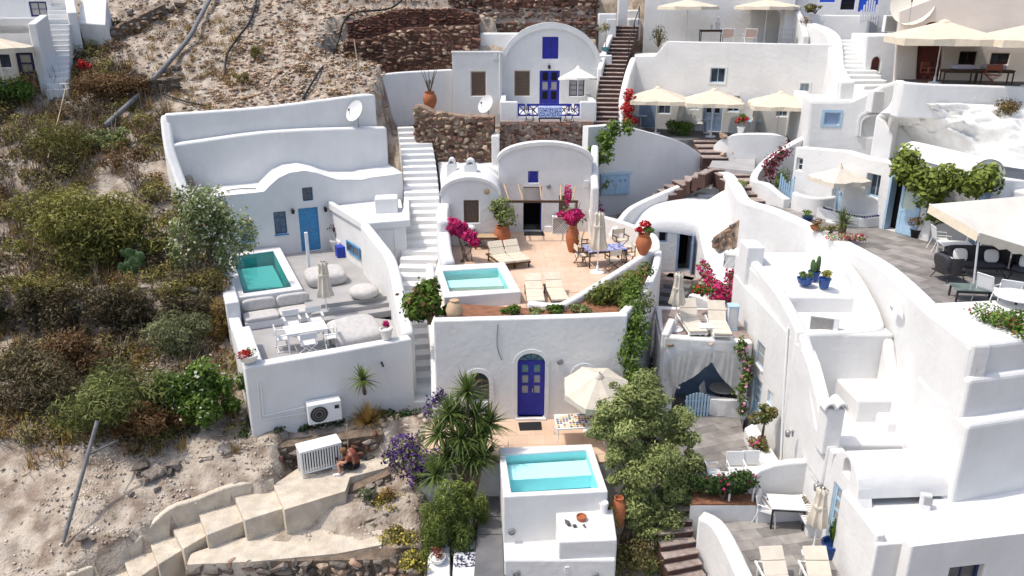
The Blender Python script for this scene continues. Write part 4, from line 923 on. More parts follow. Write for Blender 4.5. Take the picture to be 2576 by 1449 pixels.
block('block', [WY(1525, 60, 50.6)[:2], WY(1550, 60, 50.6)[:2], WY(1550, 60, 51.3)[:2], WY(1525, 60, 51.3)[:2]], -4, WY(1530, 48, 50.6)[2], WHITE, k, .05)
# statue-side wing, back of terrace, right: blue-doored houses in the far corner
fb = thing('white_house', 'far white house with bright blue doors at the top right', 'house', (20, 53, 0)); FF = Frame((16.5, 51.5), R(-14)); h = lambda x, y: FF.hit(x, y)
q = hole(2115, 2150, -10, 25); q2 = hole(2160, 2208, -12, 30); q3 = hole(2062, 2100, -10, 6)
facade('front_wall', FF, [(h(2000, 20)[0], -3.5), (h(2330, 20)[0], -3.5), (h(2330, 20)[0], 3), (h(2000, 20)[0], 3)], [rect(*q), rect(*q2), rect(*q3)], .3, WHITE, fb, .04)
window(fb, FF, *q, NAVY, DARK, .08, 1, 2); shutter(fb, FF, *q2, mat('bright_blue_paint', (.03, .10, .62), rough=.45), .05, leaves=2); shutter(fb, FF, *q3, mat('bright_blue_paint', (0, 0, 0)), .05)
k = thing('terrace_wall', 'grey-white wall below the picket gate at the top right', 'wall', (18, 48, -2)); zz = WY(2100, 38, 47.5)[2]
wall('wall', [WY(2035, 36, 48.5), WY(2100, 38, 48), WY(2190, 38, 47)], -5, .4, WHITE, k, 3, .06)
block('floor', [WY(2035, 36, 48.7)[:2], WY(2190, 38, 47.2)[:2], (22, 50), (16.6, 51.5)], -4, zz - .1, GREYF, k, 0)
k = thing('terrace_wing', 'white wing wall with slanted top right of the upper terrace', 'wall', (15.5, 47.5, -2.2))
wall('wall', [WY(1966, 18, 49.2), WY(2000, 18, 48.9), WY(2016, 45, 47.8), WY(2028, 92, 46.8)], -3.4, .35, WHITE, k, 0, .06)
block('tall_part', [WY(1966, 100, 48.6)[:2], WY(2003, 100, 48.6)[:2], WY(2003, 100, 50.5)[:2], WY(1966, 100, 50.5)[:2]], -3.2, WY(1980, 18, 48.6)[2], WHITE, k, .06)
# curved stair with thick wall
k = thing('curved_wall', 'thick rounded white wall curling beside the white curved steps', 'wall', (16.5, 42, -4))
wall('wall', [WY(2040, 58, 47.5), WY(2075, 72, 46.2), WY(2097, 92, 44.5), WY(2103, 130, 42.6), WY(2106, 165, 41), WY(2120, 192, 39.6), WY(2132, 206, 38.8)], -7, .7, WHITE, k, 5, .25, seg=4)
stairs('curved_steps', 'white curved steps climbing behind the thick rounded wall', [WY(2235, 238, 37.6), WY(2180, 215, 39.2), WY(2150, 180, 41.2), WY(2138, 140, 43), WY(2135, 100, 45.6)], 12, 1.7, WHITE, drop=1., bevel=.06)
block('stair_body', [(15.3, 39.8), (20, 38.6), (20, 42), (18, 47), (15, 47)], -9, -5.2, WHITE, bpy.data.objects['curved_steps'], .1)
wb = thing('white_block', 'white block house with small arched red niche beside the curved steps', 'house', (19, 39.5, -4)); FWB = Frame(WY(2178, 230, 40.6)[:2], R(-10)); h = lambda x, y: FWB.hit(x, y)
q = hole(2192, 2214, 143, 182)
Aq = rarch(q[0], q[1], q[2], q[3] - .25, q[3], 8)
facade('front_wall', FWB, [(0, -6.5), (h(2263, 150)[0], -6.5), (h(2263, 150)[0], h(2263, 88)[1]), (h(2180, 90)[0], h(2180, 90)[1])], [Aq], .4, WHITE, wb, .1)
backing(wb, FWB, q[0], q[1], q[2], q[3], .3, mat('red_door_paint', (.16, .035, .03), (.10, .03, .025), rough=.5, scale=4), 'niche_door')
block('body', [FWB.p(.0, 0, -.35)[:2], FWB.p(h(2263, 150)[0], 0, -.35)[:2], FWB.p(h(2330, 150)[0], 0, -.9)[:2], FWB.p(h(2330, 150)[0], 0, -5)[:2], FWB.p(0, 0, -5)[:2]], -7, h(2263, 90)[1] - .05, WHITE, wb, .08)
# restaurant terrace, far right
rh = thing('white_house', 'large cream-white house with arched dark red door and cream awnings', 'house', (24, 38, -3.3)); FRH = Frame(WY(2288, 212, 38.2)[:2], R(-14)); h = lambda x, y: FRH.hit(x, y)
q1 = hole(2330, 2398, 120, 210); q2 = hole(2412, 2455, 130, 165); q3 = hole(2580, 2630, 135, 168); q4 = hole(2492, 2537, 135, 163); zf_ = h(2380, 212)[1]
A1 = [(h(2305, 200)[0], zf_), (h(2368, 200)[0], zf_)] + arch(h(2305, 120)[0], h(2368, 120)[0], h(2335, 92)[1], h(2335, 55)[1], 12)
ROSE = mat('cream_plaster', (.72, .66, .61), (.66, .60, .55), rough=.9, scale=.8, bump=.2, bscale=4)
facade('front_wall', FRH, [(h(2262, 150)[0], zf_ - 1), (h(2760, 150)[0], zf_ - 1), (h(2760, 100)[0], 3.5), (h(2340, 0)[0] + .5, 3.5), (h(2340, 0)[0], h(2340, -2)[1]), (h(2262, 30)[0], h(2262, 28)[1])], [A1, rect(*q2), rect(*q4)], .4, ROSE, rh, .05)
backing(rh, FRH, h(2305, 150)[0], zf_, h(2368, 150)[0], h(2335, 55)[1], .25, mat('red_door_paint', (0, 0, 0)), 'arched_door')
window(rh, FRH, *q2, mat('maroon_paint', (.10, .02, .018), rough=.5), DARK, .12, 2, 1); window(rh, FRH, *q4, mat('maroon_paint', (0, 0, 0)), GLASS, .12, 2, 1)
zf = -3.45
rf = sheet('restaurant_floor', [WY(2275, 212, 34.8)[:2], (32, 33.5), (34, 37), FRH.p(14, 0)[:2], FRH.p(-.6, 0)[:2]], zf, GREYD, th=.6)
k = thing('terrace_wall', 'white front wall of the restaurant terrace above the whitewashed rock', 'wall', (22, 34.5, -4))
wall('wall', [WY(2262, 201, 35.4), WY(2275, 206, 34.8), WY(2345, 211, 34.5), WY(2450, 214, 34.2), WY(2600, 219, 33.8), WY(2700, 222, 33.5)], -4.75, .35, WHITE, k, 3, .08)
# house block with small blue window and arched niche
nb_ = thing('white_house', 'rounded white house with one small blue window and a lattice niche', 'house', (16, 37.5, -7)); FN = Frame(WY(2034, 375, 38.4)[:2], R(-17)); h = lambda x, y: FN.hit(x, y)
q = hole(2072, 2112, 283, 314)
tpn = [(h(2262, 205)[0], h(2262, 204)[1]), (h(2225, 215)[0], h(2225, 214)[1]), (h(2185, 235)[0], h(2185, 234)[1]), (h(2148, 252)[0], h(2148, 252)[1]), (h(2036, 252)[0], h(2036, 252)[1])]
nA = [(h(2168, 330)[0], h(2200, 343)[1]), (h(2222, 330)[0], h(2200, 343)[1])] + arch(h(2168, 320)[0], h(2222, 320)[0], h(2195, 312)[1], h(2195, 296)[1], 12)
facade('front_wall', FN, [(h(2034, 380)[0], -9.5), (h(2320, 300)[0], -9.5), (h(2320, 300)[0], tpn[0][1])] + tpn, [rect(*q), nA], .5, WHITE, nb_, .12)
window(nb_, FN, *q, PALEB, GREYB, .1, 1, 1, .06, trim=PALEB)
cc = (nA[2][0] + nA[-1][0]) / 2
for i, kk_ in enumerate((1.28, 1.55)):
    b = MB(); A_ = [(cc + (p[0] - cc) * kk_, nA[0][1] + (p[1] - nA[0][1]) * (1 + (kk_ - 1) * .7)) for p in nA[1:] + nA[:1]]; B_ = [(cc + (p[0] - cc) * .86, nA[0][1] + (p[1] - nA[0][1]) * .92) for p in A_]
    b.sheet([[FN.p(*p, 0) for p in A_], [FN.p(*p, .14 - .06 * i) for p in A_], [FN.p(*p, .14 - .06 * i) for p in B_], [FN.p(*p, .0) for p in B_]]); b.build('niche_moulding', WHITE, nb_, 40)
backing(nb_, FN, nA[0][0], nA[0][1], nA[1][0], h(2195, 296)[1], .12, WHITE2, 'niche_back')
b = MB(); n0, n1, m0, m1 = nA[0][0], nA[1][0], nA[0][1], nA[2][1] + .3
for i in range(12):
    for s_ in (-1, 1):
        u_ = n0 + (n1 - n0) * i / 11; b.tube([FN.p(u_, m0, -.08), FN.p(min(n1, max(n0, u_ + s_ * .7)), m0 + min(.9, .9 if n0 <= u_ + s_ * .7 <= n1 else .9 * (abs((n1 if s_ > 0 else n0) - u_) / .7)), -.08)], .012, 4)
tag(b.build('lattice', PAINTW, nb_), kind='stuff')
block('roof', [FN.p(h(2036, 252)[0] + .1, 0, -.3)[:2], FN.p(h(2262, 205)[0], 0, -.3)[:2], (20.5, 37.2), (15.2, 41.5)], -8, tpn[-1][1] - .03, WHITE, nb_, .05)
block('left_side', [FN.p(h(2034, 300)[0], 0, -.2)[:2], FN.p(h(2034, 300)[0] + .4, 0, -.2)[:2], (15.6, 43), (15.0, 43)], -9.5, tpn[-1][1] - .02, WHITE, nb_, .06)
wall('sculpted_ridge', [FN.p(*h(2262, 204), .1), FN.p(*h(2255, 240), .4), FN.p(*h(2240, 262), .7), FN.p(*h(2215, 285), 1.0), FN.p(*h(2238, 330), 1.1)], -8, .45, WHITE, nb_, 4, .15)
# whitewashed rock slope
ry, rx = 26, 40; rows = []
A_ = [WY(2232, 340, 36.3), WY(2262, 258, 35.2), WY(2345, 258, 34.3), WY(2460, 262, 33.9), WY(2640, 270, 33.4)]
B_ = [U(2215, 350, -6.6), U(2275, 365, -6.5), U(2400, 395, -6.4), U(2500, 415, -6.35), U(2680, 440, -6.3)]
ta = spline(A_, 10); tb = spline(B_, 10)
for i in range(ry + 1):
    t_ = i / ry; row = []
    for a_, c_ in zip(ta, tb):
        p = a_.lerp(c_, t_); e_ = math.sin(math.pi * t_) ** .5
        nn = mnoise.fractal((p.x * .9, p.y * .9, p.z * 1.5), .8, 2, 5)
        row.append((p.x - .25 * e_ * nn, p.y - .5 * e_ * nn - .25 * e_, p.z + .35 * e_ * nn + .25 * e_))
    rows.append(row)
rk = thing('whitewashed_rock', 'lumpy whitewashed rock face below the restaurant terrace', 'rock', (22, 34, -6)); MB().sheet(rows).build('rock_face', WHITE2, rk, 180)
# vine-covered house on the right terrace
FH = Frame((12.35, 34.95), R(-63)); h = lambda x, y: FH.hit(x, y)
vh = thing('white_house', 'whitewashed vaulted house with pale blue doors and vine on the right terrace', 'house', (14.5, 31, ZR))
q1 = hole(2094, 2120, 431, 508); q2 = hole(2176, 2211, 437, 498); q3 = hole(2230, 2312, 449, 575)
w1 = hole(2002, 2017, 398, 430); q1 = (q1[0], ZR, q1[2], q1[3]); q3 = (q3[0], ZR, q3[2], q3[3])
tpv = [(h(2362, 460)[0], h(2345, 430)[1]), (h(2260, 420)[0], h(2260, 414)[1]), (h(2180, 402)[0], h(2180, 398)[1]), (h(2120, 385)[0], h(2120, 380)[1]), (h(2000, 378)[0], h(2010, 372)[1])]
facade('front_wall', FH, [(tpv[-1][0], ZR - .5), (tpv[0][0], ZR - .5)] + tpv, [rect(*q1), rect(*q2), rect(*q3), rect(*w1)], .5, WHITE, vh, .1)
window(vh, FH, *w1, WHITE2, GLASS, .12, 1, 2); window(vh, FH, *q2, PALEB, GLASS, .25, 2, 1, .07); door(vh, FH, *q1, PALEB, .2, 1, [LACE], 1, .5)
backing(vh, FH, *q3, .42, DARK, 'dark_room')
b = MB(); fbox(b, FH, q3[0], ZR, q3[0] + .1, q3[3], -.3, .06); fbox(b, FH, q3[2] - .02, ZR, q3[2] + .09, q3[3], -.3, .06); fbox(b, FH, q3[0] + .1, q3[3] - .02, q3[2] - .02, q3[3] + .1, -.3, .06); b.build('door_frame', PALEB, vh, None, .01)
um_ = q3[0] + (q3[2] - q3[0]) * .44; FL2 = Frame(FH.p(um_, ZR, .07)[:2], FH.a); dlf = MB(); W_ = q3[2] - um_; zt2 = q3[3] - .05
fbox(dlf, FL2, 0, ZR + .02, .12, zt2, -.05, 0); fbox(dlf, FL2, W_ - .12, ZR + .02, W_, zt2, -.05, 0)
for za_, zb_ in ((ZR + .02, ZR + .2), (ZR + .9, ZR + 1.02), (zt2 - .13, zt2)): fbox(dlf, FL2, .12, za_, W_ - .12, zb_, -.048, -.002)
fbox(dlf, FL2, .12, ZR + .2, W_ - .12, ZR + .9, -.035, -.015); lf_ = dlf.build('door_leaf', PALEB, vh)
p = MB(); fbox(p, FL2, .12, ZR + 1.02, W_ - .12, zt2 - .13, -.03, -.02); p.build('pane', mat('frosted_glass', (.55, .62, .52), (.48, .55, .48), rough=.3, scale=2), lf_)
block('roof', [FH.p(tpv[-1][0], 0, -.45)[:2], FH.p(tpv[0][0], 0, -.45)[:2], FH.p(tpv[0][0], 0, -6)[:2], FH.p(tpv[-1][0], 0, -4)[:2]], ZR, [tpv[-1][1] - .1, tpv[0][1] - .15, -6.8, -6.9], WHITE, vh, .08)
FVG = Frame(WY(2440, 510, 28.2)[:2], R(-28)); g0, g1 = FVG.hit(2440, 470)[0], FVG.hit(2518, 470)[0]; gzs, gzt = FVG.hit(2480, 440)[1], FVG.hit(2485, 402)[1]
b = MB(); A = [(g0, ZR)] + arch(g0, g1, gzs, gzt, 14)[::-1] + [(g1, ZR)]; b.add([FVG.p(*p) for p in A], [tuple(range(len(A)))][::-1]); b.build('gable', WHITE, vh)
b = MB(); A = arch(g0 - .05, g1 + .05, gzs, gzt + .04, 14); b.sheet([[FVG.p(*p, .05) for p in A], [FVG.p(p[0] - 2.6, p[1] - .05, -3.2) for p in A]]); b.build('barrel_roof', WHITE, vh, 60)
p = MB(); d0, d1 = FVG.hit(2462, 490)[0], FVG.hit(2492, 490)[0]; fbox(p, FVG, d0, ZR, d1, FVG.hit(2476, 466)[1], 0, .05); p.build('side_door', GREYB, vh)
block('side_wall', [FH.p(tpv[0][0] - .1, 0, -.1)[:2], FVG.p(g0 + .2, 0, 0)[:2], FVG.p(g0 + .4, 0, -1)[:2], FH.p(tpv[0][0] - .1, 0, -1)[:2]], ZR - .3, ZR + 2.3, WHITE, vh, .05)
k = thing('white_roof', 'broad plain white rooftops behind the vaulted house on the right', 'roof', (20, 33, -6.7))
block('roof', [(13.6, 36.5), FH.p(4, 0, -4)[:2], FH.p(9.5, 0, -5)[:2], (33, 22), (34, 33), (18, 36.5)], -9, -7.0, WHITE, k, .1)
block('right_wall', [FVG.p(g1 - .1, 0, .1)[:2], (26, 20.5), (27, 21.5), FVG.p(g1 + .5, 0, -1)[:2]], ZR - .3, ZR + 1.75, WHITE, k, .08)
# right terrace floor and its long parapet
PW = [WY(1790, 432, 38.0), WY(1818, 438, 37.2), U(1840, 470, -7.75), U(1862, 503, -7.9), U(1934, 527, -7.95), U(2017, 564, -8.0), U(2100, 606, -8.0), U(2200, 662, -8.0), U(2270, 722, -8.0), U(2330, 782, -8.0), U(2395, 830, -8.0), U(2445, 866, -8.0)]
RF = [(p[0] + .25, p[1]) for p in PW[:2:-1]] + [(10.3, 33.9), (12.5, 35), (13.3, 33), (15.8, 28.3), (20, 24.5), (26, 20.5), (26, PW[-1][1] + 5), (PW[-1][0] + .6, PW[-1][1] + .4)]
rfl = sheet('right_terrace_floor', RF, ZR, SLATE, th=.5); paving(rfl, RF, ZR, .95, .48, R(-62), SLATE, 290)
bwl = thing('big_white_wall', 'huge sunlit white wall carrying the right-hand terrace', 'wall', (11.5, 24, -14))
wall('parapet_wall', PW, -15.5, .55, WHITE, bwl, 4, .12, 1., seg=3)
e_ = PW[-1]
block('end_tier', [(e_[0] - .02, e_[1]), (20, e_[1] + 2.2), (20, e_[1] + 4), (e_[0] + .1, e_[1] + 3)], -12, -8.05, WHITE, bwl, .12)
block('middle_tier', [(e_[0] + .01, e_[1] - .16), (20, e_[1] + 2.0), (20, e_[1] + 3.5), (e_[0] - .05, e_[1] + 2)], -13, [-8.9, -8.9, -8.6, -8.6], WHITE, bwl, .12)
block('lower_tier', [(e_[0] + .02, e_[1] - .5), (20, e_[1] + 1.8), (20, e_[1] + 3.5), (e_[0] - .1, e_[1] + 2)], -16, [-10.0, -10.0, -9.8, -9.8], WHITE, bwl, .12)
# ------------------------------------------------------------------ right-hand stepped building
FL_ = Frame((8.35, 28), R(-86.5)); h = lambda x, y: FL_.hit(x, y)
rb = thing('white_house', 'stepped white apartment house with pale blue doors facing left', 'house', (8.6, 23, -14.2))
T = [(1871, 722), (1900, 750), (1921, 773), (1960, 815), (1996, 858), (2018, 884), (2030, 915), (2042, 960), (2052, 1000), (2064, 1104), (2096, 1140)]
tz = [h(*p) for p in T]; uEnd = h(2100, 1240)[0]
d1 = hole(1890, 1913, 946, 1052); d1 = (d1[0], -14.0, d1[2], d1[3]); w1 = hole(1901, 1922, 862, 925); w2 = hole(1928, 1944, 985, 1020); w3 = hole(2045, 2061, 1167, 1200); d2 = hole(2088, 2116, 1215, 1328); d2 = (d2[0], -14.55, d2[2], d2[3])
uV0, uV1 = tz[-1][0] - .1, h(2168, 1200)[0]
ol = [(0, -16), (uV1 + .1, -16), (uV1 + .1, -12.5)] + arch(uV0 + .1, uV1 - .05, -12.2, h(2130, 1143)[1] + .02, 10) + [p for p in tz[::-1]] + [(0, tz[0][1] + .1)]
aw = hole(2119, 2140, 1150, 1200); aw_ = rarch(aw[0], aw[1], aw[2], aw[3] - .25, aw[3], 8)
facade('front_wall', FL_, ol, [rect(*d1), rect(*w1), rect(*w2), rect(*w3), rect(*d2), aw_], .4, WHITE, rb, .05)
door(rb, FL_, *d1, PALEB, .05, 1, [LACE], 3, .45); door(rb, FL_, *d2, PALEB, .05, 1, [LACE], 3, .45)
window(rb, FL_, *w1, PALEB, LACE, .05, 1, 2, sill=WHITE); window(rb, FL_, *w2, PALEB, LACE, .05, 1, 2); window(rb, FL_, *w3, PALEB, LACE, .05, 1, 1, sill=WHITE)
backing(rb, FL_, aw[0], aw[1], aw[2], aw[3], .38, WHITE2, 'niche_back')
Xw = 11.6
def slab(nm, y0, y1, z0, z1, x0=8.7, x1=Xw, bev=.08, sl=None): return block(nm, [(x0 - (y0 - 25) * .06, y0), (x1, y0), (x1, y1), (x0 - (y1 - 25) * .06, y1)], -16, [z0, z0 + (sl or 0), z1 + (sl or 0), z1], WHITE, rb, bev)
slab('roof_terrace', 24.6, 28.6, -9.05, -8.95); slab('roof_ledge', 24.3, 24.7, -9.15, -9.1)
slab('roof_recess', 22.6, 24.4, -9.72, -9.7); slab('roof_parapet', 22.0, 22.75, -9.5, -9.5)
slab('lower_roof', 19.4, 22.2, -11.75, -11.7); slab('roof_step', 20.6, 22.1, -11.0, -11.0, 9.9); slab('roof_step', 20.0, 20.7, -11.4, -11.4, 10.5)
b = MB(); A = arch(uV0 + .1, uV1 - .05, -12.2, h(2130, 1143)[1] + .03, 12); b.sheet([[FL_.p(*p, -.1) for p in A], [FL_.p(p[0], p[1], -2.9) for p in A]]); b.build('vault_roof', WHITE, rb, 60)
for nm, pth_ in (('roof_rim', [(8.75, 28.4, -8.75), (8.85, 24.4, -8.95), (8.85, 22.1, -9.42)]), ('roof_rim', [(11.5, 26.5, -8.3), (11.45, 24.6, -8.6), (11.4, 22.9, -9.2), (11.0, 22.3, -9.4), (8.9, 22.1, -9.42)]), ('roof_rim', [(11.45, 22.0, -9.6), (11.4, 21.3, -10.4), (11.3, 20.4, -11.1), (11.2, 19.0, -11.6), (11.5, 17.6, -12.2)]), ('roof_rim', [(8.85, 22.0, -9.45), (8.95, 21.5, -10.0), (8.95, 20.6, -11.0), (8.95, 20.0, -11.6), (8.98, 19.2, -11.7)])):
    wall(nm, pth_, -13, .34, WHITE, rb, 5, .12)
# bottom right house
br = thing('white_house', 'white flat-roofed house with navy window in the bottom right corner', 'house', (11, 16, -14.6))
za = U(2115, 1240, -12.42); zb_ = U(2207, 1360, -12.3)
block('left_part', [za[:2], zb_[:2], U2(2277, 1358, -12.35), (11.6, 18.4)], -17, -12.42, WHITE, br, .05)
fq = U(2287, 1366, -12.2)
FBR = Frame((fq[0], fq[1] - .12), R(9)); q = [FBR.hit(2392, 1424)[0], FBR.hit(2478, 1424)[0], FBR.hit(2430, 1424)[1]]
facade('front_wall', FBR, [(0, -17), (7, -17), (7, -12.15), (0, -12.2)], [rect(q[0], q[2] - 1.1, q[1], q[2])], .35, WHITE, br, .05)
window(br, FBR, q[0], q[2] - 1.1, q[1], q[2], NAVY, GLASS, .18, 2, 1, .08)
block('roof', [(fq[0], fq[1] + .2), (fq[0] + 7, fq[1] + 1.3), (18, 18), (11.4, 18.5)], -17, -12.3, WHITE, br, .05)
wall('roof_rim', [(za[0] + .12, za[1], -12.32), (zb_[0] + .12, zb_[1] + .1, -12.2)], -13, .25, WHITE, br, 0, .06)
wall('roof_rim', [(fq[0] + .15, fq[1] + .9, -12.15), (fq[0] + .15, fq[1] - .02, -12.15)], -17, .28, WHITE, br, 0, .06)
# ------------------------------------------------------------------ dome-like house with the open door, curved wall and inner steps
dm = thing('cave_house', 'small organic white house with open blue door beside the grey steps', 'house', (7, 34.5, -11.7))
FD = Frame((5.6, 34.5), 0); h = lambda x, y: FD.hit(x, y); zd = -11.72
q1 = hole(1702, 1741, 580, 676); q1 = (q1[0], zd, q1[2], q1[3]); q2 = hole(1656, 1678, 582, 610)
facade('front_wall', FD, [(h(1603, 620)[0], zd - 2), (h(1800, 620)[0], zd - 2), (h(1800, 620)[0], h(1790, 575)[1]), (h(1747, 570)[0], h(1747, 570)[1]), (h(1690, 563)[0], h(1690, 562)[1]), (h(1635, 566)[0], h(1640, 564)[1]), (h(1603, 620)[0], h(1610, 590)[1])], [rect(*q1), rect(*q2)], .4, WHITE, dm, .1)
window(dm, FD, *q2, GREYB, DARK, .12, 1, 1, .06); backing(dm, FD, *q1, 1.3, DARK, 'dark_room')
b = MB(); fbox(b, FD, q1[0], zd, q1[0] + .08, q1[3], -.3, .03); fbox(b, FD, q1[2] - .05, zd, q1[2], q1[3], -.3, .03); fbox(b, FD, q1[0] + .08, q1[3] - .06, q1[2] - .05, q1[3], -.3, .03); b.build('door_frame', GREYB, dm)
FDL = Frame(FD.p(q1[2] - .05, 0, .0)[:2], R(-100)); lf = MB(); fbox(lf, FDL, 0, zd + .02, .55, q1[3] - .08, -.05, 0); fbox(lf, FDL, .08, zd + .15, .47, q1[3] - .5, 0, .015); lf.build('open_door_leaf', GREYB, dm)
# soft roof: a lofted sheet from the front edge up to the outer wall
L0 = [h(1600, 590), h(1640, 562), h(1690, 561), (h(1747, 570)), h(1800, 578)]; L0 = spline([FD.p(*p, .05) for p in L0], 8)
L1 = spline([FD.p(h(1600, 585)[0], h(1605, 575)[1], -1.0), FD.p(h(1640, 540)[0], h(1640, 545)[1], -1.0), FD.p(h(1700, 530)[0], h(1700, 536)[1], -.9), FD.p(h(1750, 530)[0], h(1750, 545)[1], -.8), FD.p(h(1800, 540)[0], h(1800, 560)[1], -.8)], 8)
L2 = spline([(4.9, 36.2, -9.75), (6.6, 36.9, -9.1), (7.7, 37.4, -9.0), (8.6, 37.6, -8.9), (9.6, 36.6, -8.9)], 8)
L0b = [Vector((p.x, p.y + .02, p.z - .45)) for p in L0]
MB().sheet([L0b, L0, [a_.lerp(c_, .5) + Vector((0, 0, .07)) for a_, c_ in zip(L0, L1)], L1, [a_.lerp(c_, .5) + Vector((0, 0, .03)) for a_, c_ in zip(L1, L2)], L2]).build('soft_roof', WHITE, dm, 70)
cw = thing('curved_wall', 'sweeping white curved wall rising behind the open-doored house', 'wall', (6.5, 36, -10))
CW = [WY(1536, 592, 34.6), WY(1552, 562, 34.9), WY(1579, 528, 35.3), WY(1612, 508, 35.9), WY(1646, 493, 36.5), WY(1690, 474, 37.3), WY(1731, 459, 38), WY(1779, 458, 38.3)]
wall('wall', CW, -13, .32, WHITE, cw, 5, .12)
ins = thing('white_steps', 'flight of small white steps inside the curved wall', 'steps', (9, 36, -9.5))
sp = [WY(1812, 575, 35.0), WY(1775, 474, 38.0)]
for i in range(7):
    t_ = i / 6; a_ = Vector(sp[0]).lerp(Vector(sp[1]), t_); block('step', [(a_.x - .5, a_.y), (a_.x + .45, a_.y), (a_.x + .45, a_.y + .8), (a_.x - .5, a_.y + .8)], a_.z - .8, a_.z, WHITE, ins, .05)
k = thing('white_ground', 'rounded white masonry between the open-doored house and the big wall', 'masonry', (9, 33, -11))
rows = []
for i in range(13):
    t_ = i / 12; row = []
    for j in range(15):
        s_ = j / 14; x = 8.35 + 1.9 * s_ + .35 * (1 - t_) * s_; y = 30.2 + 6.3 * t_
        z_ = -11.0 + 1.9 * sst(0, .85, t_) + .75 * sst(.3, 1, s_) + .25 * math.sin(6 * t_ + 2) * (1 - s_)
        row.append((x, y, float(z_)))
    rows.append(row)
rows.insert(0, [(p[0], p[1] - .05, -14) for p in rows[0]]); rows = [[(r_[0][0] - .02, r_[0][1], -14)] + r_ for r_ in rows]
MB().sheet(rows).build('mound', WHITE, k, 70)
q = U(1814, 598, -10.0)
stone_wall('patch of bare tan rock beside the white steps', Frame((8.85, 33.0), R(-30)), -.1, .95, lambda u: -10.35 + u * .2, lambda u: -9.6 + u * .9, .3, .26, [TANSTONE, STONE], 40, th=.5, prot=.15, name='rock_patch', cat='rock', mortar=TANSTONE)
cl = thing('white_pillar', 'square white chimney pillar standing above the lattice vent', 'pillar', (8.9, 27.3, -9.6)); a0, a1 = WY(1870, 712, 27.0), WY(1914, 712, 27.0)
block('pillar', [(a0[0], 27), (a1[0], 27), (a1[0], 28), (a0[0], 28)], -12, WY(1890, 622, 27)[2], WHITE, cl, .06)
q = thing('lattice_vent', 'white diamond lattice vent in the white wall', 'vent', (8.7, 28.6, -9.8)); fr_ = Frame(WY(1822, 660, 28.9)[:2], R(-25)); u1_, z1_ = fr_.hit(1856, 646); z0_ = fr_.hit(1838, 672)[1]; b = MB()
fbox(b, fr_, 0, z0_ - .05, u1_, z0_, -.1, .02); fbox(b, fr_, 0, z1_, u1_, z1_ + .05, -.1, .02); b.build('frame', WHITE, q)
b = MB()
for i in range(7):
    for s_ in (-1, 1): c_ = u1_ * (i + .5) / 7; d_ = (z1_ - z0_); b.tube([fr_.p(max(0, c_ - s_ * .16), z0_, .0), fr_.p(min(u1_, c_ + s_ * .16), z1_, .0)], .018, 4)
tag(b.build('lattice', PAINTW, q), kind='stuff'); backing(q, fr_, 0, z0_, u1_, z1_, .06, METAL, 'back_panel')
# ------------------------------------------------------------------ red-edged steps up to the right terraces
stairs('stone_staircase', 'red-edged stone steps down to the right terrace', [U(1908, 513, ZR), U(1885, 480, -8.2), U(1858, 445, -7.9), U(1835, 418, -7.65)], 6, lambda s: 1.25 + 1.0 * s, REDSTEP, TREAD, drop=.7, th=.06)
ld = sheet('stair_landing', [U2(1783, 420, -7.62), U2(1897, 432, -7.62), U2(1900, 385, -7.6), U2(1800, 385, -7.6)], -7.62, GREYF, th=1.)
stairs('stone_staircase', 'short red-edged steps up to the parasol terrace', [(10.35, 39.9, -7.62), (10.4, 41.2, -7.3), (10.35, 42.8, ZA)], 4, 1.3, REDSTEP, TREAD, drop=.7, th=.06)
stairs('stone_staircase', 'dark stone steps down from the landing along the tall retaining wall', [U(1565, 542, -9.9), U(1650, 505, -9.1), U(1720, 465, -8.4), U(1785, 432, -7.65)], 11, 1.2, REDSTEP, TREAD, drop=.7, th=.06)
wd = thing('planter_wall', 'lumpy white planter wall with bare stones right of the landing', 'wall', (11.6, 40.6, -7.5))
wall('wall', [WY(1802, 375, 41.6), WY(1822, 350, 41.0), WY(1850, 338, 40.7), WY(1900, 336, 40.5), WY(1960, 340, 40.3), WY(1962, 360, 40.9)], -9, .6, WHITE, wd, 5, .2, seg=4)
for x, y, s_ in ((1818, 342, .6), (1912, 362, .42), (1945, 365, .25), (1820, 388, .55), (1842, 385, .2)): q_ = WY(x, y, 40.3 if y > 350 else 40.8); add_stone(wd, q_, (s_, s_ * .7, s_ * .6), TANSTONE)
k = thing('curved_wall', 'white curved wall right of the red-edged steps', 'wall', (12, 38, -8))
wall('wall', [WY(2034, 338, 40.0), WY(2000, 355, 39.2), WY(1950, 385, 38.3), WY(1915, 415, 37.3), WY(1896, 450, 36.2), WY(1930, 462, 34.6), WY(1965, 490, 33.9), WY(1980, 500, 33.5)], -9.5, .35, WHITE, k, 5, .14)
gt = thing('picket_gate', 'small pale blue picket gate on the right terrace', 'gate', U(1970, 516, ZR)); 
for i in range(7):
    q_ = Vector(U(1956 + 5.5 * i, 512 + 1.5 * i, ZR)); MB().box((q_.x, q_.y, ZR + .5 + .06 * abs(3 - i)), (.07, .03, 1.0 + .12 * abs(3 - i)), R(-20)).build('picket', PALEB, gt)
MB().tube([Vector(U(1954, 511, ZR)) + Vector((0, .03, .35)), Vector(U(1991, 521, ZR)) + Vector((0, .03, .35))], .03, 4).build('crosspiece', PALEB, gt)
k = thing('terrace_wall', 'low curved white wall beside the blue picket gate', 'wall', U(2020, 530, ZR)); q_ = [U(1992, 524, ZR), U(2010, 532, ZR), U(2050, 540, ZR), U(2085, 538, ZR), U(2100, 532, ZR)]
wall('wall', [(p[0], p[1], ZR + .75) for p in q_], ZR - .1, .22, WHITE, k, 4, .08)
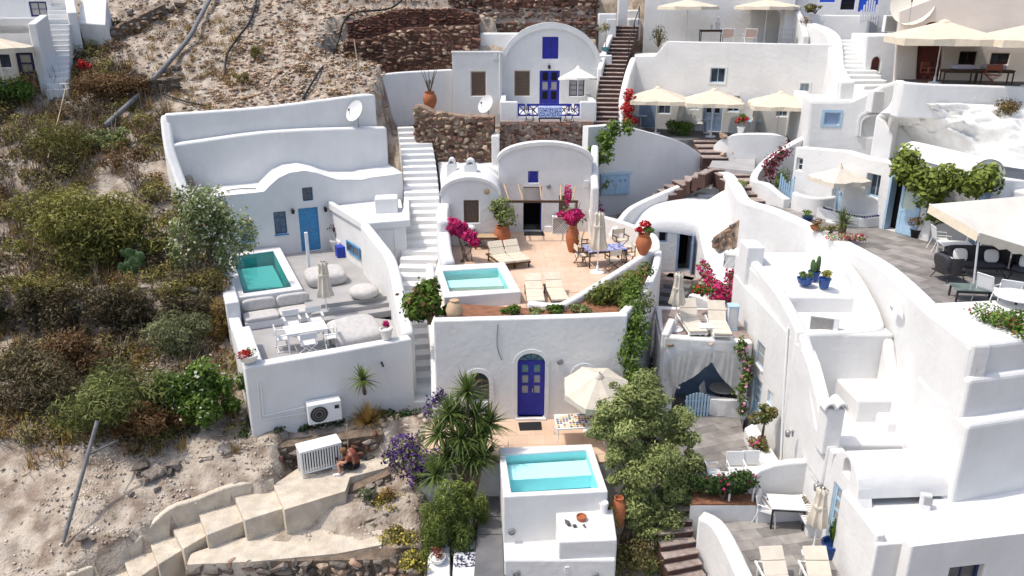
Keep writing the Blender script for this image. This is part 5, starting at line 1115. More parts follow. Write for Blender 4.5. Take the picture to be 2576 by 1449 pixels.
# ------------------------------------------------------------------ curtained loggia with sun deck on top
lg = thing('loggia', 'white loggia with an arched opening and white tied curtains', 'loggia', (6.9, 25, -14)); FLg = Frame((0, 25.0), 0); h = lambda x, y: FLg.hit(x, y); zg = -14.0
o0, o1 = h(1693, 980)[0], h(1862, 980)[0]; oz, ot = h(1780, 915)[1], h(1780, 888)[1]
facade('front_wall', FLg, [(h(1662, 950)[0], zg - 1), (h(1884, 950)[0], zg - 1), (h(1884, 950)[0], h(1884, 862)[1]), (h(1664, 950)[0], h(1664, 848)[1])], [[(o0, zg), (o1, zg)] + arch(o0, o1, oz, ot, 12)], .35, WHITE2, lg, .06)
for x, y, s_ in ((1686, 867, .3), (1787, 864, .18), (1822, 883, .26)): add_stone(lg, FLg.p(*h(x, y), .0), (s_, .2, s_ * .7), TANSTONE, 0.)
zdk = -11.15
block('roof_slab', [(h(1664, 900)[0] + .05, 25.35), (h(1884, 900)[0], 25.35), (8.5, 28.2), (5.6, 28.6)], zdk - .3, zdk, WHITE, lg, 0)
block('back_room', [(h(1690, 900)[0], 26.7), (8.4, 26.7), (8.4, 28.1), (5.9, 28.1)], -15, zdk - .3, GREYB, lg, 0); block('side_wall', [(h(1664, 900)[0], 25.35), (h(1664, 900)[0] + .3, 25.35), (5.9, 28), (5.5, 28)], -15, zdk - .3, WHITE, lg, 0)
dk = sheet('sun_deck_floor', [(h(1664, 900)[0] + .1, 25.36), (8.4, 25.36), (8.4, 28.2), (5.75, 28.2)], zdk + .01, TREAD, th=.008)
k = thing('parapet', 'low white parapet at the left of the sun deck above the curtains', 'parapet', (5.5, 26, zdk)); wall('wall', [(*U2(1672, 840, -10.8), -10.8), (*U2(1690, 800, -10.75), -10.75)], -12.5, .25, WHITE, k, 0, .06)
k = thing('planter_wall', 'white flower-bed wall behind the sun loungers', 'wall', (7, 29, -11)); 
wall('wall', [WY(1737, 738, 29.3), WY(1760, 742, 29.0), WY(1800, 762, 28.6), WY(1830, 782, 28.1)], -13, .35, WHITE, k, 4, .15)
# grey steps beside the loggia
stairs('grey_staircase', 'dark grey steps descending between the terrace wall and the sun deck', [U(1640, 955, -13.75), U(1632, 895, -13.05)], 4, 1.05, GREYD, drop=.6, spl=0)
sheet('grey_landing', [U2(1600, 896, -13.05), U2(1672, 896, -13.05), U2(1690, 828, -12.9), U2(1618, 818, -12.9)], -13.05, GREYD, th=.8)
stairs('grey_staircase', 'dark grey steps rising to the open blue door', [U(1648, 828, -13.0), U(1680, 770, -12.5), U(1705, 720, -12.1), U(1716, 692, zd)], 7, 1.25, GREYD, drop=.6)
sheet('door_landing', [U2(1660, 705, zd), U2(1760, 705, zd), (8.2, 34.4), (5.9, 34.4)], zd, TREAD, th=.6)
# lower right terraces
t1 = [U2(1700, 1230, -14.0), U2(1905, 1230, -14.0), (8.55, 27.6), (5.0, 27.6), (4.9, 25.5), U2(1690, 1050, -14.0)]
f1 = sheet('loggia_terrace_floor', t1, -14.0, SLATE, th=.4); paving(f1, [(5.2, 20.6), (8.4, 20.6), (8.3, 25), (5.2, 25)], -14.0, .8, .4, R(20), SLATE, 120)
zt3 = -14.55
t2 = [U2(1745, 1290, zt3), U2(2105, 1300, zt3), (9.0, 14), (6, 14), U2(1880, 1449, zt3)]
f2 = sheet('corner_terrace_floor', t2, zt3, SLATE, th=.4); paving(f2, t2, zt3, .85, .42, R(12), SLATE, 150)
k = thing('terrace_wall', 'white wall along the left edge of the bottom right terrace', 'wall', (5, 18, -15)); p0, p1 = U(1762, 1292, -14.1), U(1880, 1462, -14.1)
wall('wall', [p0, (p0[0] + .35, p0[1] - .35, -14.1), (p0[0] + .5, p0[1] - 1.2, -14.1), p1], -17.5, .45, WHITE, k, 3, .08)
k = thing('planter_box', 'long white planter box with dark shrubs between the two terraces', 'planter', (6, 20.3, -14.5)); z_ = -13.95
pb = [U2(1735, 1268, z_), U2(1905, 1268, z_), U2(1903, 1232, z_), U2(1745, 1232, z_)]
block('box', pb, -15.5, z_, WHITE, k, .06); block('soil', [(p[0] * .98 + .12, p[1] * .99 + .2) for p in pb], z_ - .05, z_ + .01, SOIL, k, 0)
k = thing('planter_box', 'narrow white planter box with cactus along the sunlit facade', 'planter', U(1900, 1120, -13.6)); z_ = -13.55
pb = [U2(1928, 1180, z_), U2(1965, 1165, z_), U2(1898, 1060, z_), U2(1872, 1075, z_)]
block('box', pb, -14.3, z_, WHITE, k, .06)
k = thing('curved_wall', 'white fan-shaped wall behind the striped corner bench', 'wall', (7.9, 20, -13.5)); FCW = Frame(U2(1876, 1268, -14.3), R(6)); hh = lambda x, y: FCW.hit(x, y)
Aq = [(0, -15)] + [hh(1876, 1218), hh(1890, 1200), hh(1915, 1182), hh(1950, 1170), hh(1990, 1164), hh(2034, 1162)]; Aq = [(hh(2034, 1200)[0], -15)] + Aq[::-1][:-1] + [(hh(1876, 1200)[0], -15)]
facade('wall', FCW, Aq, [], .25, WHITE, k, .06)
wall('bench_seat', [(*FCW.p(.1, 0, .35)[:2], -14.1), (*FCW.p(hh(2034, 1200)[0] - .1, 0, .35)[:2], -14.1)], -15, .55, WHITE, k, 0, .03)
bq = FCW.p(hh(2034, 1200)[0] - .15, 0, .6); wall('bench_return', [(bq[0], bq[1], -14.1), (8.75, 18.9, -14.1)], -15, .5, WHITE, k, 0, .03)
gw = thing('garden_wall', 'low white wall in front of the curtained loggia', 'wall', (7.5, 24.3, -14)); q0, q1 = U(1782, 1040, zg), U(1870, 1046, zg)
wall('wall', [(q0[0], q0[1], zg + .65), (q1[0], q1[1], zg + .65), (8.3, q1[1] + .5, zg + .65)], zg - .1, .25, WHITE, gw, 3, .07)
# ------------------------------------------------------------------ foliage tools
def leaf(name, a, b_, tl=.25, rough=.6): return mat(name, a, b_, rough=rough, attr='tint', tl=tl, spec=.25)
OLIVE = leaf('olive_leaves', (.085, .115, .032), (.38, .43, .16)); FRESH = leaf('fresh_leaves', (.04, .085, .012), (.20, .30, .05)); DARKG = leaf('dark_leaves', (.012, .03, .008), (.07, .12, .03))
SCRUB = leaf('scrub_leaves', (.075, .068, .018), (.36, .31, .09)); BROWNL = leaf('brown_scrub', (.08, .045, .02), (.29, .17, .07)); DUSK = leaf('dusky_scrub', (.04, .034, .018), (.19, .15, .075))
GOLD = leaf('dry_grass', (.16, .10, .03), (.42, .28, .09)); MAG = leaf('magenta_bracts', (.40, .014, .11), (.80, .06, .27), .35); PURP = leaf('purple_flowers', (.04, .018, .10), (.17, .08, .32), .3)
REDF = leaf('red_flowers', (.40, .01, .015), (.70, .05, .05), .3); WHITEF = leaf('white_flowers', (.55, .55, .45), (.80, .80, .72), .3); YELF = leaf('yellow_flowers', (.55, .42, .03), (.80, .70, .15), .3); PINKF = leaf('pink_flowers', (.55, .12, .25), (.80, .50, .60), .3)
YUC = leaf('yucca_blades', (.03, .055, .012), (.17, .23, .06), .15); CACT = mat('cactus_skin', (.045, .09, .03), (.10, .16, .055), rough=.6, scale=4); BARK = mat('bark', (.20, .15, .10), (.10, .075, .05), rough=.95, scale=8, bump=.6); TWIG = mat('dry_twig', (.30, .22, .15), rough=.9)
def unit(a): return a / np.maximum(1e-9, np.linalg.norm(a, axis=-1, keepdims=True))
def leaf_cloud(clumps, n, size, aspect=.45, shell=.55, upb=.35, tint0=.0, rng=RNG):
    c = np.array([q[0] for q in clumps], float); r = np.array([q[1] if np.ndim(q[1]) else (q[1],) * 3 for q in clumps], float)
    w = np.cbrt(r.prod(1)) ** 2; w /= w.sum(); i = rng.choice(len(c), n, p=w)
    d = unit(rng.normal(size=(n, 3))); rad = shell + (1 - shell) * rng.random(n) ** .7; rad *= np.where(rng.random(n) < .16, 1 + .45 * rng.random(n), 1)
    p = c[i] + d * rad[:, None] * r[i]
    nm = unit(d * .7 + rng.normal(size=(n, 3)) * .55 + np.array([0, 0, upb])); t = unit(np.cross(nm, rng.normal(size=(n, 3)))); bt = np.cross(nm, t)
    L = size * (.6 + .8 * rng.random(n))[:, None]; W = L * aspect
    v = np.stack([p - t * L / 2, p + bt * W / 2 + nm * L * .06, p + t * L / 2, p - bt * W / 2 + nm * L * .06], 1).reshape(-1, 3)
    ct = rng.normal(size=len(c))[i] * .13
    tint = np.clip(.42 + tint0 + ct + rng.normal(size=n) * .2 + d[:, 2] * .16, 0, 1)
    return v, np.arange(4 * n).reshape(-1, 4), tint
def subclumps(c, r, n, k=.42, rng=RNG, low=-.5):
    c = np.array(c, float); r = np.array(r if np.ndim(r) else (r,) * 3, float); out = []
    for _ in range(n):
        d = unit(rng.normal(size=3)); d[2] = abs(d[2]) if d[2] < low else d[2]
        q = (.3 + .62 * rng.random()); out.append((c + d * q * r, r * k * (.45 + .95 * rng.random() ** 1.5)))
    return out
def foliage(name, clumps, n, size, m, parent=None, **kw):
    v, f, t = leaf_cloud(clumps, n, size, **kw)
    if parent is not None and parent in ANCH: pass
    o = np_mesh(name, v, f, m, parent, tint=t)
    if name == 'flowers': o['kind'] = 'stuff'
    return o
def blades(name, base, n, L, W, m, parent=None, spread=1., up=.25, droop=.35, seg=3, rng=RNG):
    """rosette of tapering blades"""
    V, F, T = [], [], []
    base = np.array(base, float)
    for i in range(n):
        a = rng.random() * 6.283; el = up + (1 - up) * rng.random() ** 1.2; el = el * 1.45
        d = np.array([math.cos(a) * math.cos(el) * spread, math.sin(a) * math.cos(el) * spread, math.sin(el)]); d /= np.linalg.norm(d); sd = np.array([-math.sin(a), math.cos(a), 0.])
        l = L * (.7 + .5 * rng.random()); k = len(V); tt = np.clip(.2 + .5 * rng.random() + .3 * math.sin(el), 0, 1)
        for j in range(seg + 1):
            s_ = j / seg; p = base + d * l * s_ - np.array([0, 0, 1]) * droop * l * s_ * s_ * math.cos(el); w = W * (1 - s_) ** .7 * (1 if j else .6)
            V += [p - sd * w / 2, p + sd * w / 2]
        for j in range(seg): F.append((k + 2 * j, k + 2 * j + 1, k + 2 * j + 3, k + 2 * j + 2)); T.append(tt)
    return np_mesh(name, np.array(V), np.array(F), m, parent, tint=np.array(T))
def bush(name, label, c, r, n, size, m, cat='bush', subs=14, group=None, stems=3, flowers=None, k=.42, **kw):
    """c = ground point; r = half sizes"""
    t = thing(name, label, cat, c, group)
    ctr = (c[0], c[1], c[2] + r[2] * .62)
    cl = subclumps(ctr, r, subs, k)
    foliage('foliage', cl, n, size, m, t, **kw)
    b = MB()
    for i in range(stems):
        e = cl[i % len(cl)][0]; b.tube([c, (c[0] * .6 + e[0] * .4, c[1] * .6 + e[1] * .4, c[2] * .5 + e[2] * .5), tuple(e)], [.04 + r[2] * .02, .03, .01], 5)
    b.build('stems', BARK, t)
    for fm, fn, fs in (flowers or []):
        fc = [(q[0] + np.array([0, -.15, .1]) * q[1], q[1] * 1.08) for q in cl]; foliage('flowers', fc, fn, fs, fm, t, aspect=.8, shell=.85)
    return t
POTS = {'urn': [(.16, 0), (.2, .04), (.36, .35), (.42, .62), (.36, .85), (.27, .98), (.3, 1.02), (.31, 1.08), (.25, 1.08), (.22, .9)],
        'jar': [(.17, 0), (.22, .1), (.34, .55), (.36, .9), (.27, 1.2), (.17, 1.35), (.21, 1.45), (.17, 1.46), (.14, 1.3)],
        'bowl': [(.12, 0), (.3, .12), (.38, .32), (.4, .36), (.35, .36), (.3, .25)],
        'flower': [(.18, 0), (.2, .02), (.27, .4), (.3, .42), (.3, .48), (.25, .48), (.23, .38)]}
def potted(label, p, s, shape, pm, plant, group=None, name='potted_plant', cat='potted plant'):
    t = thing(name, label, cat, p, group); MB().lathe([(r * s, z * s) for r, z in POTS[shape]], p, 18).build('pot', pm, t, 50)
    zt = p[2] + POTS[shape][-2][1] * s; top = (p[0], p[1], zt)
    for q in plant: q(t, top, s)
    return t
def pl_leaf(m, r, h, n, size, subs=6, dx=0., **kw):
    def f(t, top, s): foliage('foliage', subclumps((top[0] + dx, top[1], top[2] + h), r, subs, .5), n, size, m, t, **kw)
    return f
def pl_flow(m, r, h, n, size, subs=5, dx=0.):
    def f(t, top, s): foliage('flowers', subclumps((top[0] + dx, top[1] - .05, top[2] + h), r, subs, .5), n, size, m, t, aspect=.85, shell=.8)
    return f
def pl_stem(h, n=3, sp=.15):
    def f(t, top, s):
        b = MB()
        for i in range(n): a = i * 2.4; b.tube([(top[0], top[1], top[2] - .15), (top[0] + sp * .5 * math.cos(a), top[1] + sp * .5 * math.sin(a), top[2] + h * .5), (top[0] + sp * math.cos(a), top[1] + sp * math.sin(a), top[2] + h)], [.03, .02, .01], 5)
        b.build('stems', BARK, t)
    return f
def pl_blade(n, L, W, m, **kw):
    def f(t, top, s): blades('blades', top, n, L, W, m, t, **kw)
    return f
def pl_cactus(hs):
    def f(t, top, s):
        b = MB()
        for i, h_ in enumerate(hs): a = i * 2.1; b.lathe([(.05, -.05), (.08, .1), (.085, h_ * .6), (.06, h_ * .9), (.01, h_)], (top[0] + .1 * math.cos(a), top[1] + .1 * math.sin(a), top[2]), 8)
        b.build('cactus', CACT, t, 60)
    return f
POTB = mat('blue_glaze', (.03, .09, .30), (.02, .06, .22), rough=.3, scale=5); POTW = mat('white_pot', (.76, .75, .72), rough=.6); POTT = mat('turquoise_glaze', (.06, .20, .24), rough=.35)

# ------------------------------------------------------------------ furniture kits (each built once, then copied)
def lounger(label, fm, cm, group, back=38, L=1.95):
    t = thing('sun_lounger', label, 'sun lounger', None, group); W = .66; hb = .32; yb = .25
    b = MB(); [b.box((s * (W / 2 - .03), -.0, hb - .05), (.05, L, .06)) for s in (-1, 1)]; [b.box((0, y, hb - .05), (W - .11, .05, .05)) for y in (-L / 2 + .05, yb, L / 2 - .05)]; b.build('frame', fm, t)
    for sx in (-1, 1):
        for y in (-L / 2 + .15, L / 2 - .25): MB().box((sx * (W / 2 - .03), y, (hb - .08) / 2), (.05, .06, hb - .08)).build('leg', fm, t)
    n = 3; seg = (yb + L / 2) / n
    for i in range(n): MB().box((0, -L / 2 + seg * (i + .5), hb + .04), (W - .03, seg - .012, .09)).build('cushion_segment', cm, t, None, .02)
    a = R(back); bl = L / 2 - yb + .05
    for i in range(2): d = bl * (i + .5) / 2; MB().box((0, yb + d * math.cos(a), hb + .05 + d * math.sin(a)), (W - .03, bl / 2 - .012, .09), 0, a).build('backrest_segment', cm, t, None, .02)
    b = MB(); [b.tube([(s * (W / 2 - .08), yb + bl * .7 * math.cos(a), hb + bl * .7 * math.sin(a)), (s * (W / 2 - .08), yb + bl * .85, hb - .05)], .015, 5) for s in (-1, 1)]; b.build('backrest_prop', fm, t)
    return t
def director(label, fm, cm, group, cat='chair'):
    t = thing('director_chair', label, cat, None, group); W, D = .56, .46
    MB().box((0, 0, .45), (W - .08, D - .06, .03)).build('seat', cm, t); MB().box((0, D / 2 - .02, .78), (W - .04, .03, .22)).build('backrest', cm, t)
    for s in (-1, 1):
        MB().box((s * W / 2, D / 2 - .02, .67), (.035, .035, .46)).build('back_post', fm, t); MB().box((s * W / 2, -.02, .64), (.06, D, .03)).build('armrest', fm, t)
        MB().box((s * W / 2, -D / 2 + .05, .55), (.035, .035, .2)).build('arm_post', fm, t); MB().box((s * W / 2, 0, .02), (.04, D, .035)).build('foot_rail', fm, t)
        for y in (-D / 2 + .05, D / 2 - .05): MB().tube([(s * W / 2, y, .03), (-s * W / 2, y + .02 * s, .46)], .018, 4).build('crossed_leg', fm, t)
    return t
def wire_chair(label, fm, cm, group, arms=True):
    t = thing('garden_chair', label, 'chair', None, group); W, D = .52, .5
    MB().box((0, 0, .44), (W - .04, D - .04, .025)).build('seat', cm, t, None, .01); MB().box((0, D / 2 + .04, .7), (W - .05, .02, .42), 0, R(-10)).build('backrest', cm, t)
    for s in (-1, 1):
        MB().tube([(s * W / 2, -D / 2 - .05, 0), (s * W / 2, -D / 2, .44)], .016, 5).build('leg', fm, t); MB().tube([(s * W / 2, D / 2 + .12, 0), (s * W / 2, D / 2 - .02, .44), (s * W / 2, D / 2 + .09, .92)], .016, 5).build('leg', fm, t)
        if arms: MB().tube([(s * W / 2, -D / 2, .44), (s * W / 2, -D / 2 + .04, .64), (s * W / 2, D / 2 + .03, .66)], .016, 5).build('armrest', fm, t)
    MB().tube([(-W / 2, D / 2 + .09, .92), (W / 2, D / 2 + .09, .92)], .016, 5).build('top_rail', fm, t)
    return t
def table(label, w, d, hgt, tm, lm, cat='table', name='table', group=None, top=.04):
    t = thing(name, label, cat, None, group); MB().box((0, 0, hgt - top / 2), (w, d, top)).build('table_top', tm, t, None, .008)
    b = MB(); [b.box((0, s * (d / 2 - .06), hgt - top - .04), (w - .1, .03, .08)) for s in (-1, 1)]; b.build('apron', lm, t)
    for sx in (-1, 1):
        for sy in (-1, 1): MB().box((sx * (w / 2 - .05), sy * (d / 2 - .05), (hgt - top) / 2), (.05, .05, hgt - top)).build('leg', lm, t)
    return t
def round_table(label, r, hgt, tm, lm):
    t = thing('round_table', label, 'table'); MB().lathe([(r, hgt - .04), (r + .01, hgt - .02), (r, hgt)], (0, 0, 0), 24).build('table_top', tm, t); MB().lathe([(.22, 0), (.22, .03), (.04, .06), (.03, hgt - .04)], (0, 0, 0), 10).build('pedestal', lm, t)
    return t
def parasol(label, r, hgt, cm, n=8, rise=.45, val=.18, group='open parasols', sq=False, base=True, pm=None):
    t = thing('parasol', label, 'parasol', None, group); pm = pm or PAINTW
    MB().tube([(0, 0, .05), (0, 0, hgt - .05)], .028, 8).build('pole', pm, t)
    if base: MB().lathe([(.28, 0), (.28, .05), (.06, .09), (.05, .3)], (0, 0, 0), 14).build('base', pm, t)
    rr = [r * (1 / max(abs(math.cos(2 * math.pi * k / n + (math.pi / 4 if 0 else 0))), abs(math.sin(2 * math.pi * k / n))) if sq else 1) for k in range(n)]
    ang = [2 * math.pi * k / n + (.0 if sq else .2) for k in range(n)]
    V = []; F = []; m = n * 2
    def ringat(f, z, sag): 
        o = []
        for k in range(n):
            o.append((rr[k] * f * math.cos(ang[k]), rr[k] * f * math.sin(ang[k]), z)); a2 = (ang[k] + (ang[(k + 1) % n] if k < n - 1 else ang[0] + 2 * math.pi)) / 2; q = (rr[k] + rr[(k + 1) % n]) / 2 * math.cos(math.pi / n) if not sq else (rr[k] + rr[(k + 1) % n]) / 2 * (math.cos(math.pi / n) if False else .97)
            o.append((q * f * math.cos(a2), q * f * math.sin(a2), z - sag))
        return o + o[:1]
    rows = [ringat(.08, hgt, 0), ringat(.4, hgt - rise * .36, .015), ringat(.75, hgt - rise * .72, .03), ringat(1, hgt - rise, .03), ringat(1.01, hgt - rise - val, -.02)]
    o = MB().sheet(rows).build('canopy', cm, t)
    MB().lathe([(r * .14, hgt - .02), (r * .1, hgt + .06), (.03, hgt + .12), (.03, hgt + .2), (.005, hgt + .21)], (0, 0, 0), 10).build('vent_cap', cm, t, 50)
    for k in range(n): MB().tube([(0, 0, hgt - .06), (rr[k] * .98 * math.cos(ang[k]), rr[k] * .98 * math.sin(ang[k]), hgt - rise - .03)], .012, 4).build('rib', pm, t)
    return t
def parasol_shut(label, hgt, cm, r=.2, low=1.15, pm=None):
    t = thing('closed_parasol', label, 'parasol', None, 'closed parasols'); pm = pm or PAINTW
    MB().tube([(0, 0, .05), (0, 0, hgt)], .026, 8).build('pole', pm, t); MB().lathe([(.3, 0), (.3, .05), (.06, .09), (.05, .3)], (0, 0, 0), 14).build('base', pm, t)
    n = 24; rows = []
    for f, z in ((.35, hgt - .02), (.62, hgt - .1), (.5, hgt - .2), (.6, hgt - .5), (.8, low + .35), (1.05, low + .05), (.9, low)):
        rows.append([(r * f * (1 + .28 * math.cos(8 * 2 * math.pi * k / n)) * math.cos(2 * math.pi * k / n), r * f * (1 + .28 * math.cos(8 * 2 * math.pi * k / n)) * math.sin(2 * math.pi * k / n), z) for k in range(n)] )
        rows[-1].append(rows[-1][0])
    MB().sheet(rows).build('folded_canopy', cm, t, 60); MB().lathe([(r * .78, hgt - .62), (r * .8, hgt - .58), (r * .78, hgt - .54)], (0, 0, 0), 12).build('tie_strap', cm, t)
    return t
def cushion(name, label, cat, c, d, m, rz=0., rx=0., e=.35, group=None, parent=None, seam=None):
    """soft padded box"""
    V = []; n = 14; k = 9; sg = lambda a, p: math.copysign(abs(a) ** p, a); mm = Matrix.Rotation(rz, 3, 'Z') @ Matrix.Rotation(rx, 3, 'X'); rows = []
    for i in range(k + 1):
        ph_ = -math.pi / 2 + math.pi * i / k; row = []
        for j in range(n + 1):
            th = 2 * math.pi * j / n; v = Vector((d[0] / 2 * sg(math.cos(ph_), e) * sg(math.cos(th), e), d[1] / 2 * sg(math.cos(ph_), e) * sg(math.sin(th), e), d[2] / 2 * sg(math.sin(ph_), .7)))
            row.append(tuple(Vector(c) + mm @ v))
        rows.append(row)
    o = MB().sheet(rows).build(name, m, parent, 180)
    s = o.modifiers.new('sub', 'SUBSURF'); s.levels = s.render_levels = 1
    if label: tag(o, label, cat, group)
    return o
def aircon(label, p, rz, w=.9, hgt=.62, d=.34, fan=True, gm=None):
    t = thing('air_conditioner', label, 'air conditioner', None, 'outdoor air conditioners'); MB().box((0, 0, hgt / 2 + .06), (w, d, hgt)).build('casing', PAINTW, t, None, .02)
    if fan:
        n = 20; cx_ = -w * .18; r = hgt * .4
        MB().add([(cx_, -d / 2 - .012, hgt / 2 + .06)] + [(cx_ + r * math.cos(2 * math.pi * k / n), -d / 2 - .012, hgt / 2 + .06 + r * math.sin(2 * math.pi * k / n)) for k in range(n)], [(0, k + 1, (k + 1) % n + 1) for k in range(n)]).build('fan_opening', BLACK, t)
        b = MB(); [b.tube([(cx_ + q * math.cos(2 * math.pi * k / n), -d / 2 - .025, hgt / 2 + .06 + q * math.sin(2 * math.pi * k / n)) for k in range(n + 1)], .008, 4) for q in (r, r * .7, r * .4)]; b.build('fan_guard', METAL, t)
        MB().box((w * .36, -d / 2 - .01, hgt * .8), (.14, .02, .12)).build('panel', BLACK, t)
    else:
        for i in range(9): MB().box((-w * .08, -d / 2 - .012, .12 + hgt * .85 * (i + .5) / 9), (w * .72, .02, hgt * .05)).build('louvre', gm or LACE, t)
        MB().box((-w * .08, -d / 2 - .004, .06 + hgt / 2), (w * .76, .008, hgt * .9)).build('grille', METAL, t)
    for s in (-1, 1): MB().box((s * w * .36, 0, .03), (.06, d, .06)).build('foot', METAL, t)
    return place(t, p, rz)
def dish(label, p, rz, r=.42, tilt=35, hgt=.7, m=None):
    t = thing('satellite_dish', label, 'satellite dish', None, 'satellite dishes'); a = R(tilt); rows = []; n = 22
    mm = Matrix.Rotation(R(90) - a, 3, 'X')
    for q in (0.001, .35, .7, .92, 1.0): rows.append([tuple(Vector((0, -.1, hgt)) + mm @ Vector((q * r * math.cos(2 * math.pi * k / n), q * r * 1.1 * math.sin(2 * math.pi * k / n), .16 * r * q * q * 2))) for k in range(n + 1)])
    MB().sheet(rows).build('dish', m or mat('dish_white', (.74, .74, .73), rough=.5), t, 180); MB().tube([(0, 0, 0), (0, 0, hgt - .05)], .025, 6).build('mast', METAL, t)
    f = Vector((0, -.1, hgt)) + mm @ Vector((0, -r * .2, r * 1.0)); e = Vector((0, -.1, hgt)) + mm @ Vector((0, -r * 1.05, .16 * r * 2)); MB().tube([e, f], .012, 5).build('arm', METAL, t); MB().box(f, (.06, .06, .1)).build('receiver', BLACK, t)
    return place(t, p, rz)
# ================================================================== objects: terracotta terrace
WIRE = PAINTW; MESHW = mat('white_mesh', (.72, .72, .71), (.64, .64, .63), rough=.6, scale=40)
g = 'wood sun loungers on the terracotta terrace'
l1 = lounger('front-left cream sun lounger on the terracotta terrace beside the pool', WOOD, CREAM, g, 30)
place(l1, U(1344, 735, ZM + .35)[:2] + (ZM,), R(2)); dup(l1, U(1398, 732, ZM + .35)[:2] + (ZM,), R(7), 'front-right cream sun lounger on the terracotta terrace', g)
l2 = lounger('rear-left cream deck lounger behind the upper pool', WOOD, CREAM, 'rear deck loungers', 48, 1.7); place(l2, U(1259, 649, ZM + .3)[:2] + (ZM,), R(24)); dup(l2, U(1297, 645, ZM + .3)[:2] + (ZM,), R(22), 'rear-right cream deck lounger beside the terracotta urn', 'rear deck loungers')
tb = table('dining table with blue patterned cloth on the terracotta terrace', 1.7, .95, .74, mat('blue_cloth', (.12, .14, .34), (.40, .42, .55), rough=.8, scale=9, ramp=(.48, .54)), WOOD); tp = U(1521, 622, ZM + .74); place(tb, (tp[0], tp[1], ZM), R(14))
CG = 'director chairs round the blue table'
ch = director('wooden director chair at the near left of the blue table', WOOD, CREAM, CG); place(ch, U(1460, 641, ZM + .45)[:2] + (ZM,), R(104))
for x, y, a, lb in ((1470, 618, 100, 'wooden director chair at the far left of the blue table'), (1542, 652, -160, 'wooden director chair with its back to the camera at the blue table'), (1580, 640, -85, 'wooden director chair at the right end of the blue table'), (1560, 603, 20, 'wooden director chair behind the blue table')): dup(ch, U(x, y, ZM + .45)[:2] + (ZM,), R(a), lb, CG)
ps = parasol_shut('closed cream parasol beside the blue dining table', 2.55, CREAM2, .3, 1.0); place(ps, U(1502, 686, ZM))
ps2 = dup(ps, U(823, 800, ZV2)[:2] + (ZV2,), 0, 'closed cream parasol on the grey villa patio'); ps2.scale = (.9, .9, .92)
# pergola
pg = thing('pergola', 'brown timber pergola with pale slats over the dark doorway', 'pergola', (1.4, 35, ZM)); FP = Frame((0, 34.6), 0); h = lambda x, y: FP.hit(x, y); zb = h(1355, 507)[1]
u0, u1 = h(1256, 507)[0], h(1454, 507)[0]; MB().box(((u0 + u1) / 2, 34.6, zb), (u1 - u0, .1, .1)).build('beam', WOOD, pg)
for x in (1262, 1449): u_ = h(x, 540)[0]; MB().box((u_, 34.6, (ZM + zb) / 2 - .03), (.1, .1, zb - ZM - .06)).build('post', WOOD, pg)
for x0, y0, x1 in ((1267, 463, 1280), (1303, 465, 1315), (1358, 466, 1362), (1411, 465, 1410), (1447, 470, 1440)): a_ = WY(x0, y0, 36.25); MB().tube([a_, (h(x1, 505)[0], 34.55, zb + .08)], .04, 5).build('slat', BEAM, pg)
mt_ = tag(block('door_mat', [U2(1318, 594, ZM), U2(1370, 594, ZM), U2(1366, 584, ZM), U2(1318, 584, ZM)], ZM + .02, ZM + .045, mat('black_mat', (.02, .02, .022), rough=.95, bump=.3), None, .01), 'black door mat at the dark doorway under the pergola', 'mat')
mt_ = tag(block('door_mat', [U2(1307, 1085, ZL), U2(1363, 1083, ZL), U2(1360, 1063, ZL), U2(1303, 1065, ZL)], ZL + .02, ZL + .045, mat('black_mat', (0, 0, 0)), None, .01), 'black door mat in front of the arched cobalt door', 'mat')
potted('big terracotta urn with leafy shrub left of the pergola', U(1263, 622, ZM), .92, 'urn', TERRA, [pl_stem(.9, 4, .3), pl_leaf(OLIVE, (.62, .55, .62), .55, 900, .16, 9), pl_leaf(FRESH, (.5, .4, .4), .45, 300, .15, 5)])
potted('tall terracotta urn with magenta bougainvillea right of the pergola', U(1439, 634, ZM), .85, 'jar', TERRA, [pl_stem(1.0, 4, .3), pl_flow(MAG, (.68, .5, .45), .3, 1000, .12, 9), pl_flow(MAG, (.2, .2, .7), 1.15, 170, .11, 5, -.25), pl_leaf(OLIVE, (.6, .45, .45), .25, 350, .12)])
potted('squat terracotta pot with red flowers on the terrace wall', U(1617, 640, -9.75), .8, 'urn', TERRA, [pl_leaf(FRESH, (.4, .35, .22), .12, 240, .11), pl_flow(REDF, (.42, .36, .26), .2, 260, .1)])
bg_ = thing('bougainvillea', 'magenta bougainvillea on bare stems at the left of the terracotta terrace', 'shrub', U(1172, 660, ZM)); q = Vector(U(1172, 660, ZM))
foliage('flowers', subclumps(q + Vector((-.3, .1, 1.35)), (.55, .4, .55), 8, .5) + subclumps(q + Vector((.2, 0, .95)), (.5, .4, .4), 6, .5), 2400, .12, MAG, bg_, aspect=.85, shell=.7); foliage('foliage', subclumps(q + Vector((0, .1, 1.0)), (.55, .4, .4), 6), 220, .12, DARKG, bg_)
b = MB(); [b.tube([q + Vector((.25 * math.cos(i), .1 * math.sin(i * 3), 0)), q + Vector((.2 * math.cos(i * 2), .05, .5)), q + Vector((.5 * math.cos(i * 2.1) - .1, .1, 1.2))], [.03, .02, .01], 5) for i in range(6)]; b.build('stems', BARK, bg_)
bn = table('dark wooden side table by the vaulted annex', 1.0, .6, .6, BEAM, WOOD); place(bn, U(1222, 592, ZM + .6)[:2] + (ZM,), R(0))
ac_ = director('dark armchair with navy throw by the vaulted annex', WOOD, NAVY, 'chairs by the annex'); place(ac_, U(1197, 598, ZM + .4)[:2] + (ZM,), R(60)); wb_ = tag(cushion('white_cushion', 'white cushion roll on the wall bench by the annex', 'cushion', U(1172, 580, ZM + .75), (.9, .5, .5), PAINTW, R(10), e=.5), None)
